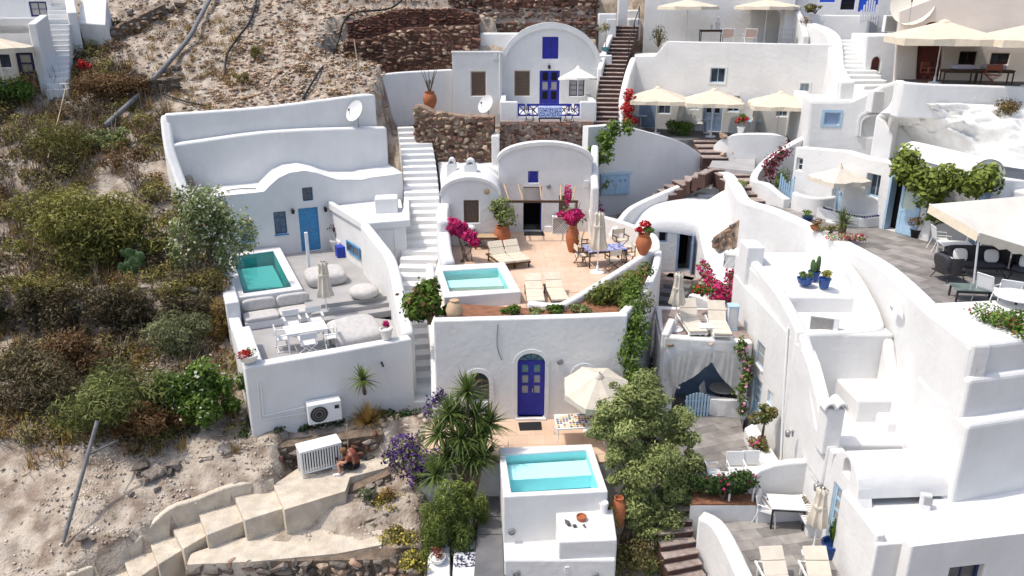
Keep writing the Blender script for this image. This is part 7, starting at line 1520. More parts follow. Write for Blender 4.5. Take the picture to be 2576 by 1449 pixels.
for i in range(0, len(SPL) - 1): p = MB().box(SPL[i] + Vector((0, -.22, 0)), (.07, .12, .05), R(-15)); p.build('stripe', NAVY, bn_)
potted('orange-leaved plant in a dark pot by the open blue door', U(2300, 598, ZR), .7, 'flower', BLACK, [pl_leaf(leaf('orange_leaves', (.14, .06, .01), (.38, .20, .05)), (.3, .3, .3), .25, 200, .1), pl_leaf(FRESH, (.26, .26, .2), .2, 90, .1)])
potted('green succulent in a blue bowl at the left end of the mosaic bench', U(2030, 556, ZR + .0), .6, 'bowl', POTB, [pl_leaf(FRESH, (.25, .25, .14), .08, 130, .1)])
potted('spiky cactus ball in a clay bowl on the long parapet', U(2049, 580, -8.0), .5, 'bowl', TERRA, [pl_leaf(BROWNL, (.25, .22, .15), .08, 150, .09)])
cy = thing('cycad', 'spiky cycad palm on the long parapet bed', 'palm', U(2118, 590, -8.1)); blades('fronds', (*U2(2118, 580, -8.0), -7.75), 70, .8, .07, YUC, cy, 1., .12, .45, 4); MB().lathe([(.14, -.3), (.15, .0), (.08, .2)], (*U2(2118, 580, -8.0), -7.8), 8).build('trunk', BARK, cy)
bush('flower_bed_plants', 'red and pink flowers with greenery on the long parapet', U(2140, 605, -8.05), (.75, .5, .22), 500, .1, OLIVE, 'flower bed', 8, flowers=[(REDF, 80, .08), (PINKF, 170, .08)]); bush('flower_bed_plants', 'yellow-green herbs below the cycad on the long parapet', U(2085, 590, -8.05), (.6, .4, .2), 320, .09, SCRUB, 'flower bed', 6)
bush('clipped_hedge', 'rounded green hedge with reddish edge at the end of the right terrace', U(2535, 845, -8.3), (.95, .7, .5), 2200, .1, FRESH, 'hedge', 14, flowers=[(leaf('red_succulent', (0, 0, 0), (0, 0, 0)), 150, .08)])
bush('shrub', 'green conical shrub beside the blue picket gate', U(1966, 478, -8.2), (.42, .4, .6), 900, .09, FRESH, 'shrub', 10)
bush('rock_plant', 'reddish-green cushion plant on the whitewashed rock', WY(2535, 300, 33.2), (.75, .5, .45), 1100, .1, leaf('rusty_leaves', (.06, .05, .012), (.24, .16, .05)), 'shrub', 12); 
# pots on roof, roof units
for x, y, shp, pl_, lb in ((2023, 718, 'bowl', [pl_leaf(FRESH, (.22, .2, .16), .1, 120, .1), pl_leaf(BROWNL, (.2, .2, .12), .06, 70, .09)], 'left blue bowl of succulents on the white roof'), (2045, 706, 'flower', [pl_cactus([.55, .4, .35, .3])], 'tall cactus in a blue pot on the white roof'), (2071, 724, 'flower', [pl_leaf(leaf('lime_leaves', (.12, .12, .02), (.36, .34, .06)), (.26, .24, .2), .12, 190, .1)], 'right blue pot of yellow-green succulents on the white roof')): potted(lb, U(x, y, -9.0), .72, shp, POTB, pl_, 'blue pots on the white roof')
q = U(2068, 843, -9.7); aircon('white air conditioner on the stepped white roof', q, R(-22), .85, .6, .3, False)
vn = thing('wall_vent', 'half-round white vent hood on the big white wall', 'vent', WX(2262, 775, 11.45)); q = Vector(WX(2262, 775, 11.5)); rows = [[(q.x - .02 - .22 * math.sin(math.pi * t_ / 12) * s, q.y + .34 * math.cos(math.pi * t_ / 12), q.z + .0 + .3 * math.sin(math.pi * t_ / 12) * (1.2 - s * .2) - .25) for t_ in range(13)] for s in (0, .5, 1)]; MB().sheet(rows).build('hood', WHITE, vn, 60)
cm = thing('chimney', 'white masonry chimney with tiled cowl on the stepped house', 'chimney', U(2084, 1105, -11.7), 'white chimneys'); q = Vector(U(2084, 1112, -11.7))
block('stack', [(q.x - .26, q.y - .2), (q.x + .24, q.y - .2), (q.x + .24, q.y + .35), (q.x - .26, q.y + .35)], -12, -10.55, WHITE, cm, .05)
ff = Frame((q.x, q.y - .2), 0); b = MB()
for dx in (-.2, .12): A = arch(dx - .17, dx + .17, -10.56, -10.34, 8); B_ = arch(dx - .12, dx + .12, -10.56, -10.4, 8); b.sheet([[ff.p(*p, -.5) for p in B_], [ff.p(*p, -.5) for p in A], [ff.p(*p, .06) for p in A], [ff.p(*p, .06) for p in B_], [ff.p(*p, -.5) for p in B_]])
b.build('cowl', WHITE, cm, 50)
fx = thing('floodlight', 'grey floodlight box on the bottom right roof', 'floodlight', U(2322, 1285, -12.4)); q = Vector(U(2322, 1285, -12.4)); MB().box(q + Vector((0, 0, .28)), (.26, .16, .44), R(-20), R(-8)).build('housing', MESHW, fx, None, .015); MB().box(q + Vector((.02, -.09, .3)), (.2, .02, .3), R(-20)).build('lens', METAL, fx); MB().tube([q + Vector((.1, .1, .0)), q + Vector((.3, .25, .2))], .02, 5).build('arm', METAL, fx)
# ================================================================== sun deck, loggia, lower right terraces
g = 'pale loungers on the sun deck'; l5 = lounger('left pale lounger on the sun deck above the curtains', PAINTW, CREAM2, g, 50); q = U(1738, 812, zdk + .3); place(l5, (q[0], q[1], zdk), R(3)); q = U(1806, 818, zdk + .3); dup(l5, (q[0], q[1], zdk), R(-4), 'right pale lounger on the sun deck above the curtains', g)
sd = table('small white side table between the sun deck loungers', .5, .45, .45, PAINTW, PAINTW); q = U(1774, 818, zdk + .45); place(sd, (q[0], q[1], zdk)); p3 = parasol_shut('closed beige parasol at the left of the sun deck', 2.2, CREAM2, .24, 1.0); q = U(1697, 830, zdk); place(p3, q)
ln = thing('floor_lantern', 'tall white glass lantern beside the sun deck loungers', 'lantern', U(1842, 838, zdk)); q = Vector(U(1838, 828, zdk)); 
for sx in (-.16, .16):
    for sy in (-.16, .16): MB().box(q + Vector((sx, sy, .45)), (.03, .03, .9)).build('upright', PALEB, ln)
MB().box(q + Vector((0, 0, .92)), (.38, .38, .05)).build('lid', PALEB, ln); MB().box(q + Vector((0, 0, .03)), (.38, .38, .06)).build('base', PALEB, ln); MB().box(q + Vector((0, 0, .48)), (.3, .3, .8)).build('glass', MESHW, ln)
cu = thing('curtain', 'left white tied curtain of the loggia', 'curtain', FLg.p(FLg.hit(1693, 950)[0], zg, .1), 'loggia curtains'); CUR = mat('voile', (.72, .71, .68), (.64, .63, .60), rough=.95, scale=5, tl=.3); h = lambda x, y: FLg.hit(x, y)
def curtain(par, top, bot, m=CUR):
    T_ = spline([(*h(*p), 0) for p in top], 12); B_ = spline([(*h(*p), 0) for p in bot], 12); rows = []
    for i in range(9):
        f = i / 8; rows.append([FLg.p(a.x + (b_.x - a.x) * f, a.y + (b_.y - a.y) * f, .16 + .022 * math.sin(j_ * 1.1 + .5 * i + 2 * math.sin(j_ * .37)) * (.3 + .7 * f)) for j_, (a, b_) in enumerate(zip(T_, B_))])
    MB().sheet(rows).build('drape', m, par, 180)
curtain(cu, [(1682, 905), (1705, 886), (1745, 880), (1787, 879)], [(1692, 1010), (1700, 968), (1738, 945), (1787, 906)]); MB().tube([FLg.p(*h(1697, 965), .18), FLg.p(*h(1706, 970), .18)], .05, 6).build('tieback', CUR, cu)
cu2 = thing('curtain', 'right white tied curtain of the loggia', 'curtain', FLg.p(FLg.hit(1862, 950)[0], zg, .1), 'loggia curtains'); curtain(cu2, [(1787, 879), (1815, 882), (1848, 888), (1872, 906)], [(1787, 906), (1812, 945), (1848, 985), (1866, 1042)]); MB().tube([FLg.p(*h(1846, 985), .18), FLg.p(*h(1860, 982), .18)], .05, 6).build('tieback', CUR, cu2)
gtb = thing('picket_gate', 'pale blue picket gate in front of the loggia', 'gate', U(1750, 1045, zg))
for i in range(8): x = 1724 + 7.6 * i; q = Vector(U(x, 1047, zg)); hh_ = .78 + .16 * math.sin(math.pi * (i + .5) / 8); MB().box(q + Vector((0, 0, hh_ / 2)), (.075, .03, hh_)).build('picket', PALEB, gtb)
for z_ in (.2, .6): MB().tube([Vector(U(1720, 1047, zg)) + Vector((0, .03, z_)), Vector(U(1782, 1047, zg)) + Vector((0, .03, z_))], .025, 4).build('crosspiece', PALEB, gtb)
ltab = round_table('round stone table inside the curtained loggia', .45, .74, GREYF, BLACK); place(ltab, (*U2(1816, 975, zg + .74), zg)); lch = wire_chair('white wire chair inside the curtained loggia', PAINTW, MESHW, 'loggia chair', False); place(lch, (*U2(1785, 1000, zg + .44), zg), R(60))
lp = thing('handrail', 'black iron handrail beside the loggia steps', 'handrail', U(1685, 1000, -13.6)); MB().tube([(4.98, 24.6, -12.7), (5.0, 24.5, -14)], .02, 5).build('upright', BLACK, lp); MB().tube([(4.98, 24.6, -12.7), (5.15, 24.3, -12.85)], .02, 5).build('rail', BLACK, lp)
g = 'white chairs on the loggia terrace'; q = U(1795, 1190, -14.0 + .44); c7 = wire_chair('white chair turned sideways at the front of the loggia terrace', PAINTW, MESHW, g); place(c7, (q[0], q[1], -14.0), R(95)); q = U(1853, 1185, -13.56); dup(c7, (q[0], q[1], -14.0), R(0), 'left of the two white chairs behind the small terrace table', g); q = U(1893, 1183, -13.56); dup(c7, (q[0], q[1], -14.0), R(0), 'right of the two white chairs behind the small terrace table', g)
tb7 = table('small white table on the loggia terrace', .8, .6, .72, PAINTW, PAINTW); q = U(1862, 1200, -13.28); place(tb7, (q[0], q[1], -14.0))
tb8 = table('white slatted table on the bottom right terrace', 1.0, .75, .74, MESHW, BLACK); q = U(1978, 1262, zt3 + .74); place(tb8, (q[0], q[1], zt3), R(-5)); c8 = dup(c7, (*U2(1932, 1280, zt3 + .44), zt3), R(60), 'white chair at the slatted table on the bottom right terrace', g)
STR = mat('striped_cloth', (.74, .73, .70), (.36, .32, .28), rough=.9, scale=1); 
for c_, d_, rz, lb in ((FCW.p(1.0, 0, .35), (1.5, .5, .1), R(6), 'striped seat cushion on the fan-shaped wall bench'), ((8.62, 19.5, 0), (.48, 1.3, .1), R(0), 'striped seat cushion along the facade bench')):
    t = thing('bench_cushion', lb, 'cushion', (c_[0], c_[1], -14.08), 'striped bench cushions'); MB().box((c_[0], c_[1], -14.04), d_, rz).build('pad', PIL, t, None, .02); n = 12; ax_ = 0 if d_[0] > d_[1] else 1
    for i in range(n): o_ = (-.5 + (i + .5) / n) * d_[ax_]; v = Matrix.Rotation(rz, 3, 'Z') @ Vector((o_ if ax_ == 0 else 0, o_ if ax_ else 0, 0)); MB().box((c_[0] + v.x, c_[1] + v.y, -13.988), (.05, d_[1] * .97, .004) if ax_ == 0 else (d_[0] * .97, .05, .004), rz).build('stripe', mat('taupe_stripe', (.36, .32, .28), rough=.9), t)
p4 = dup(p3, U(2043, 1395, zt3), 0, 'closed beige parasol on the bottom right terrace'); potted('blue pot of tall green reeds by the bottom right door', U(2088, 1400, zt3), 1.0, 'flower', POTB, [pl_blade(60, .75, .05, FRESH, spread=.6, up=.5, droop=.2), pl_leaf(FRESH, (.22, .22, .3), .35, 160, .12)])
g = 'white-framed loungers at the bottom right'; l6 = lounger('left cream lounger at the bottom right edge', PAINTW, CREAM2, g, 40); q = U(1952, 1440, zt3 + .4); place(l6, (q[0], q[1] - .35, zt3), R(4)); q = U(2058, 1440, zt3 + .4); dup(l6, (q[0], q[1] - .35, zt3), R(0), 'right cream lounger at the bottom right edge', g)
for x, y, X, lb in ((1995, 1090, 8.6, 'white wall lantern on the sunlit facade'), (2068, 1225, 8.75, 'white wall lantern by the bottom right door')):
    q = WX(x, y, X); fr_ = Frame((q[0], q[1]), R(-86.5)); lamp(fr_, 0, q[2], lb, METAL)
# ================================================================== the slope: steps, walls, rubble, pipes, plants
def G(x, y, lift=0.):
    """where the sight line meets the hillside"""
    a, b, c = ray(x, y); k = 12.
    while k < 75:
        X, Y, Z = a * k, b * k, c * k
        if Z <= H(X, Y): break
        k += .06
    return (X, Y, H(X, Y) + lift)
def proj(X, Y, Z):
    f = Y * _c - Z * _s; return CX + FL * X / f, CY - FL * (Y * _s + Z * _c) / f
up = [(690, 1222), (589, 1248), (498, 1288), (431, 1325), (376, 1363), (310, 1405), (240, 1452), (165, 1500)]; lw_ = [(712, 1278), (615, 1309), (520, 1346), (461, 1381), (398, 1420), (330, 1465), (250, 1510), (170, 1560)]
cs_ = thing('concrete_steps', 'broad worn concrete steps descending to the left at the bottom', 'steps', U(500, 1330, -15))
for i in range(7):
    z = -14.55 - .25 * i; block('step', [U2(*up[i], z), U2(*up[i + 1], z), U2(*lw_[i + 1], z), U2(*lw_[i], z)], z - 1.3, z, CONC, cs_, .03)
z = -14.35
lnd = sheet('concrete_landing', [U2(*p, z) for p in ((688, 1220), (760, 1170), (870, 1150), (985, 1122), (1000, 1160), (965, 1178), (880, 1200), (868, 1235), (715, 1282))], z, CONC, th=1.2)
k = thing('kerb_wall', 'rough concrete kerb wall above the worn steps', 'wall', (-10, 20, -14.6))
CT = [(687, 1206), (590, 1222), (500, 1256), (447, 1281), (350, 1334), (260, 1392), (166, 1449)]
wall('wall', [(x, y, WY(*CT[i], y)[2]) for i, (x, y) in enumerate([U2(*up[0], -14.4)] + CURB[1:7])], -17, .22, CONC, k, 3, .05, -1.)
sheet('sand_ledge', [U2(*p, -15.3) for p in ((470, 1420), (480, 1392), (560, 1365), (700, 1330), (860, 1290), (960, 1300), (960, 1370), (850, 1392), (640, 1412))], -15.3, CONC, th=.6)
fb_ = lambda p0, p1: Frame(p0, math.atan2(p1[1] - p0[1], p1[0] - p0[0]))
def gw(label, a, b_, za, zb, ha, hb, m_, sw=.34, sh=.2, lim=220, **kw):
    fr = fb_(a, b_); L_ = math.hypot(b_[0] - a[0], b_[1] - a[1]); return stone_wall(label, fr, 0, L_, lambda u: za + (zb - za) * u / L_, lambda u: za + ha + (zb - za + hb - ha) * u / L_, sw, sh, m_, lim, cat='stone wall', group='rubble walls on the slope', th=.5, prot=.12, mortar=mat('earth_mortar', (.24, .18, .13), (.13, .10, .075), rough=.97, scale=4, bump=.8), **kw)
gw('dark rubble wall behind the slatted cage below the villa', (-10.0, 21.75), (-4.3, 23.0), -14.45, -14.35, .75, .8, [STONE, REDSTONE, STONE])
gw('rubble wall along the bottom edge under the sandy ledge', U2(470, 1412, -15.3), U2(1045, 1402, -15.3), -16.9, -16.9, 1.55, 1.55, [STONE, STONE, TANSTONE], .36, .24)
gw('short grey stone wall right of the concrete landing', U2(862, 1262, -14.9), U2(985, 1225, -14.9), -15.3, -15.2, .62, .8, [STONE], .3, .22, 60)
gw('pale stone wall beneath the flowering mounds', U2(905, 1325, -15.2), U2(1010, 1300, -15.2), -15.6, -15.5, .5, .6, [STONE, TANSTONE], .28, .2, 50)
gw('low dry-stone wall on the scrubby slope left of the villa roof', G(330, 250)[:2], G(455, 228)[:2], G(330, 250)[2], G(455, 228)[2], .7, .7, [STONE], .5, .3, 40)
gw('dry-stone terrace edge at the upper left slope', G(275, 110)[:2], G(420, 40)[:2], G(275, 110)[2], G(420, 40)[2], .6, .6, [STONE, TANSTONE], .45, .26, 60)
k = thing('stone_steps', 'weathered stone steps at the left edge', 'steps', G(75, 470)); 
for i in range(5): q = U(85 - 3 * i, 492 - 16 * i, -8.6 + .28 * i); block('step', [(q[0] - .9, q[1]), (q[0] + .9, q[1] + .1), (q[0] + .9, q[1] + .6), (q[0] - .9, q[1] + .5)], q[2] - .7, q[2], WHITE2, k, .06)
# loose stones: single boulders, then rubble nobody could count
BL = ['grey boulder in the row beside the long grey pipe'] * 7 + ['pale boulder near the top edge of the rubble slope'] * 9 + ['grey stone of the heap left of the dark rubble wall'] * 8 + ['grey stone on the ledge left of the villa pool'] * 3 + ['lone flat stone by the foot of the straight pipe', 'small stone beside the bottom loungers', 'grey stone under the sprawling cactus']
BO = ('leftmost', 'second from the left', 'third from the left', 'fourth from the left', 'fifth from the left', 'sixth from the left', 'seventh from the left', 'eighth from the left', 'ninth from the left')
BP = ((420, 190, .7), (398, 195, .6), (375, 205, .5), (360, 190, .45), (345, 200, .5), (445, 180, .6), (455, 195, .45), (620, 30, .6), (640, 20, .7), (500, 40, .6), (430, 30, .7), (400, 25, .6), (450, 20, .8), (330, 45, .6), (240, 90, .5), (215, 95, .4), (405, 1190, .5), (385, 1195, .55), (430, 1195, .4), (355, 1185, .6), (370, 1215, .45), (440, 1180, .5), (330, 1245, .3), (395, 1235, .3), (490, 728, .5), (480, 745, .45), (560, 715, .4), (210, 1365, .4), (1165, 1398, .3), (505, 660, .35))
for bi, (x, y, s) in enumerate(BP):
    q = G(x, y); o = add_stone(None, (q[0], q[1], q[2] + s * .15), (s * random.uniform(.8, 1.3), s, s * .75), STONE, name='boulder'); rk_n = sorted(p_[0] for j_, p_ in enumerate(BP) if BL[j_] == BL[bi]); tag(o, BL[bi] + (', ' + BO[rk_n.index(x)] if len(rk_n) > 1 else ''), 'boulder', 'boulders on the slope')
def scatter_stones(name, P, S, m, tint=None):
    shp = [stone_mesh(900 + i) for i in range(6)]; V, F = [], []; k = 0
    for me in shp: me.calc_loop_triangles()
    SV = [np.array([v.co[:] for v in me.vertices]) for me in shp]; SF = [np.array([t.vertices[:] for t in me.loop_triangles]) for me in shp]
    idx = RNG.integers(0, 6, len(P))
    for i in range(6):
        s = np.where(idx == i)[0]; n = len(s)
        if not n: continue
        a = RNG.random(n) * 6.28; ca, sa = np.cos(a)[:, None], np.sin(a)[:, None]; v = SV[i][None] * S[s][:, None, None] * np.array([1, .85, .7]); x, y, z_ = v[..., 0], v[..., 1], v[..., 2]
        v = np.stack([x * ca - y * sa, x * sa + y * ca, z_], -1) + P[s][:, None]
        F.append((SF[i][None] + (k + np.arange(n) * len(SV[i]))[:, None, None]).reshape(-1, 3)); V.append(v.reshape(-1, 3)); k += n * len(SV[i])
    return tag(np_mesh(name, np.concatenate(V), np.concatenate(F), m), kind='stuff')
def field(n, x0, x1, y0, y1): x = RNG.uniform(x0, x1, n); y = RNG.uniform(y0, y1, n); z_ = Hn(x, y); px, py = proj(x, y, z_); return x, y, z_, px, py
nz2 = lambda x, y, s, sd: np.array([mnoise.noise((a * s, b * s, sd)) for a, b in zip(x, y)])
def outside(x, y):
    m = np.ones(len(x), bool)
    for poly, _ in CAPS: m &= ~in_poly(x, y, poly)
    return m
RUB = mat('pale_rubble', (.66, .59, .50), (.32, .255, .20), rough=.95, scale=2.6, detail=3, bump=.3)
x, y, z_, px, py = field(36000, -36, -1.5, 15, 58)
scrubz = ((px < 470) & (py > 120) & (py < 1140)) | ((px < 600) & (py > 330) & (py < 1080))
bare = ~scrubz & outside(x, y) & ~((x > -7.4) & (y < 47.5) & (y > 24))
low = (py > 1080)
keep = bare & (RNG.random(len(x)) < np.where(low, .4, .66) + .3 * nz2(x, y, .5, 2.))
keep |= scrubz & outside(x, y) & (RNG.random(len(x)) < .32)
s = .07 + .26 * RNG.random(len(x)) ** 3.2; s = np.where(low, s * .55, s)
scatter_stones('loose_rubble', np.stack([x, y, z_ + s * .12], -1)[keep], s[keep], RUB)
x, y, z_, px, py = field(16000, -14.5, -2.8, 14.5, 23.4); s = .02 + .09 * RNG.random(len(x)) ** 2.5; keep = (nz2(x, y, .9, 31.) > -.1) & ((x < -7.4) | (y < 20.4)) & ((y > curb_y(x)) | (x > -7.4)); scatter_stones('gravel', np.stack([x, y, z_ + s * .15], -1)[keep], s[keep], RUB)
x, y, z_, px, py = field(15000, -16, 6, 40, 56); keep = outside(x, y) & (RNG.random(len(x)) < .6) & ((x < -7) | (y > 48)); s = .05 + .3 * RNG.random(len(x)) ** 3
s = s * 1.15; scatter_stones('reddish_rubble', np.stack([x, y, z_ + s * .1], -1)[keep], s[keep], TANSTONE)
# scrub that reads as one mass
def scrub(name, label, m, n, x0, x1, y0, y1, cond, per, size, rr=(.25, .6), asp=.4, hgt=.8):
    x, y, z_, px, py = field(n, x0, x1, y0, y1); kp = cond(x, y, px, py) & outside(x, y); x, y, z_ = x[kp], y[kp], z_[kp]; r = RNG.uniform(rr[0], rr[1], len(x))
    o = foliage(name, [((a, b, c + q * .3), (q, q, q * hgt)) for a, b, c, q in zip(x, y, z_, r)], int(per * len(x)), size, m, aspect=asp, shell=.5); tag(o, label, 'scrub', kind='stuff')
zone = lambda px, py: (((px < 415) & (py > 255) & (py < 1130)) | ((px < 600) & (py > 470) & (py < 1100)) | ((px < 330) & (py > 65) & (py < 300)))
bald = lambda x, y: nz2(x, y, .42, 5.) > .2
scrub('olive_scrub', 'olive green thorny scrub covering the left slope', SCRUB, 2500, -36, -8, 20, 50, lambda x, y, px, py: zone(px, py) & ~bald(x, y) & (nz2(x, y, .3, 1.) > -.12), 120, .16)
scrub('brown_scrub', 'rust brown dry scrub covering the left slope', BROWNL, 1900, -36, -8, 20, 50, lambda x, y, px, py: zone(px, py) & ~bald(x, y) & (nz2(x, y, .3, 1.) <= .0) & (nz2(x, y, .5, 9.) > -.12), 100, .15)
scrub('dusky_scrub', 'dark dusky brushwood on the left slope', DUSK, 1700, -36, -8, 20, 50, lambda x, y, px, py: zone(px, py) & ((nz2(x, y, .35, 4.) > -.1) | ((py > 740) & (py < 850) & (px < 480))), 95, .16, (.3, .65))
scrub('grass_tufts', 'dry golden tufts scattered over the rubble slope', GOLD, 900, -30, -6.6, 39, 55, lambda x, y, px, py: (px > 300) & (nz2(x, y, .6, 12.) > .05), 40, .12, (.12, .3), .2, .6)
scrub('wall_foot_plants', 'dark creeping plants along the foot of the villa front wall', DARKG, 260, -9, -3.2, 22.4, 25.2, lambda x, y, px, py: (px > 600) & (py > 1030) & (py < 1100 - (px - 620) * .12), 60, .1, (.12, .25), .5, .6)
scrub('yard_weeds', 'small weeds on the bare ground at the bottom left', SCRUB, 60, -13, -5, 15, 23, lambda x, y, px, py: (py > 1180), 45, .08, (.08, .2), .3, .6)
def riser(name, label, m, n, x0, x1, y0, y1, per, size, zr):
    x = RNG.uniform(x0, x1, n); y = RNG.uniform(y0, y1, n); z = RNG.uniform(*zr, n); z = np.maximum(z, Hn(x, y)); r = RNG.uniform(.22, .5, n); kp = outside(x, y)
    tag(foliage(name, [((a, b, c), (q, q * .7, q)) for a, b, c, q in zip(x[kp], y[kp], z[kp], r[kp])], int(per * kp.sum()), size, m, aspect=.3, shell=.4), label, 'scrub', kind='stuff')
riser('hanging_brush', 'dark brushwood hanging over the terrace bank left of the villa', DUSK, 260, -30, -9.5, 27.7, 28.5, 110, .16, (-12.1, -10.4)); riser('bank_scrub', 'brown scrub along the edge of the terrace bank', SCRUB, 150, -30, -9.5, 28.3, 29.3, 110, .15, (-10.6, -10.3))
def grass(name, label, m, x0, x1, y0, y1, n, cond, L=.5):
    x, y, z_, px, py = field(n, x0, x1, y0, y1); kp = cond(x, y, px, py) & outside(x, y); B = np.repeat(np.stack([x, y, z_], -1)[kp], 26, 0); m_ = len(B); B[:, :2] += RNG.normal(size=(m_, 2)) * .12
    a = RNG.random(m_) * 6.283; e = .5 + RNG.random(m_) * .9; l = L * (.5 + RNG.random(m_)); d = np.stack([np.cos(a) * np.cos(e), np.sin(a) * np.cos(e), np.sin(e)], -1) * l[:, None]; s = np.stack([-np.sin(a), np.cos(a), 0 * a], -1) * .016
    V = np.stack([B - s, B + s, B + d + s * .3, B + d - s * .3], 1).reshape(-1, 3); tag(np_mesh(name, V, np.arange(4 * m_).reshape(-1, 4), m, tint=RNG.random(m_)), label, 'grass', kind='stuff')
grass('dry_grass', 'dry straw-coloured grass between the bushes on the left slope', GOLD, -34, -8, 20, 50, 900, lambda x, y, px, py: (px < 600) & (py < 1180)); grass('dead_twigs', 'dead twigs sticking out of the scrub', leaf('dead_wood', (.10, .075, .055), (.26, .20, .15), 0), -34, -8, 20, 45, 600, lambda x, y, px, py: zone(px, py), .9)
# single bushes
def gb(name, label, x, y, r, n, size, m, **kw): return bush(name, label, G(x, y), r, n, size, m, **kw)
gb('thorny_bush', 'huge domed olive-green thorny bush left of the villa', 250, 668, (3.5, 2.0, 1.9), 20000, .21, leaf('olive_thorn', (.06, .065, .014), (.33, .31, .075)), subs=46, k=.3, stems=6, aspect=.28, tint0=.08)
gb('oleander', 'tall oleander with white flowers against the villa left wall', 540, 690, (1.5, .9, 2.2), 8000, .17, leaf('oleander_leaves', (.07, .10, .035), (.38, .44, .19)), cat='oleander', subs=26, k=.34, stems=6, tint0=.12, flowers=[(WHITEF, 900, .1), (MAG, 25, .1)])
gb('feathery_bush', 'feathery olive and brown tamarisk-like bush at lower left', 320, 1090, (2.0, 1.3, 1.5), 8500, .2, leaf('tamarisk_green', (.06, .075, .02), (.29, .32, .10)), subs=28, k=.32, stems=7, aspect=.2)
gb('feathery_bush', 'rust brown feathery bush in front of the tamarisk-like bush', 370, 1105, (1.25, .9, .95), 4500, .19, BROWNL, subs=18, k=.34, stems=6, aspect=.2)
gb('oleander', 'dense green oleander left of the villa front wall', 535, 1075, (1.45, 1.0, 1.5), 6500, .17, FRESH, cat='oleander', subs=24, k=.34, stems=6, flowers=[(WHITEF, 200, .1)], tint0=-.08)
gb('grassy_bush', 'pale dry grassy bush above the green oleander', 470, 900, (1.4, 1.0, 1.0), 5000, .17, leaf('sage_green', (.08, .09, .04), (.34, .36, .17)), subs=18, stems=4, aspect=.18); gb('grassy_bush', 'golden dry bush beside the villa wall', 570, 850, (.8, .7, .9), 2600, .14, GOLD, subs=12, stems=4, aspect=.2)
gb('dark_bush', 'dark reddish bush at the left edge', 90, 1030, (1.9, 1.2, 1.3), 6000, .13, DUSK, subs=22, stems=4, tint0=.1); gb('dark_bush', 'rust-topped dark bush above the left edge bush', 190, 930, (1.5, 1.0, .9), 4200, .13, BROWNL, subs=18, stems=4, tint0=-.12)
gb('green_bush', 'fresh green bush in the left corner below the white house', 25, 275, (1.3, 1.0, 1.0), 3600, .15, FRESH, subs=16); gb('feathery_bush', 'yellow-green feathery bush below the white steps', 160, 390, (2.1, 1.2, .95), 5200, .17, leaf('yellow_scrub', (.06, .06, .014), (.25, .23, .06)), subs=20, stems=4, aspect=.18); gb('green_bush', 'small green bush at the foot of the long pipe', 395, 228, (.35, .35, .35), 380, .12, FRESH, subs=6)
gb('brown_bush', 'brown thorny bush with red blossoms beside the white steps', 300, 262, (2.3, 1.2, .9), 6000, .14, BROWNL, subs=22, tint0=-.05); gb('green_bush', 'dark green bush below the brown thorny bush', 270, 380, (1.3, .9, .7), 2600, .15, OLIVE, subs=12)
for x, y, lb in ((640, 150, 'yellow-green broom bush on the rubble slope'), (612, 215, 'small green bush lower on the rubble slope'), (1478, 85, 'golden dry bush behind the vaulted roof'), (1605, 22, 'brown dry bush at the head of the stone stairs')):
    q = G(x, y) if x < 900 else WY(x, y, 51.6 if x < 1550 else 54.5); bush('dry_bush', lb, q, (.6, .5, .5), 900, .13, SCRUB if x < 900 else GOLD, subs=8, aspect=.2)
rf_ = thing('bougainvillea', 'spray of red bougainvillea above the brown bush at the upper left', 'shrub', G(215, 205)); q = Vector(G(212, 205)); foliage('flowers', subclumps(q + Vector((0, 0, .7)), (.7, .4, .35), 5, .4), 260, .13, REDF, rf_, aspect=.8)
# prickly pears
def prickly(label, x, y, n, s):
    q = Vector(G(x, y)); t = thing('prickly_pear', label, 'cactus', q); tips = [(q + Vector((random.uniform(-.6, .6), random.uniform(-.2, .2), 0)), 0) for _ in range(4)]; rows0 = None
    for i in range(n):
        b0, lv = random.choice([q_ for q_ in tips if q_[1] < 3][-14:]); a = random.uniform(-1.25, 1.25); L_ = s * random.uniform(.32, .48); d = Vector((math.sin(a), random.uniform(-.3, .2), math.cos(a))).normalized(); f = random.uniform(-.8, .8); sd = (d.cross(Vector((math.sin(f), -math.cos(f), 0)))).normalized(); nn = d.cross(sd); c = b0 + d * L_ * .5
        rows = [[c + d * L_ * .52 * math.cos(p_) + (sd * math.cos(k_) * L_ * .33 + nn * math.sin(k_) * L_ * .07) * math.sin(p_) * (1.05 - .2 * math.cos(p_) * -1) for k_ in np.linspace(0, 2 * math.pi, 11)] for p_ in np.linspace(.02, math.pi - .02, 8)]
        MB().sheet(rows).build('pad', CACT, t, 180); tips.append((b0 + d * L_ * .95, lv + 1))
prickly('upright prickly pear cactus beside the tall oleander', 412, 660, 22, 1.15); prickly('sprawling prickly pear cactus below the domed bush', 325, 692, 26, 1.1)
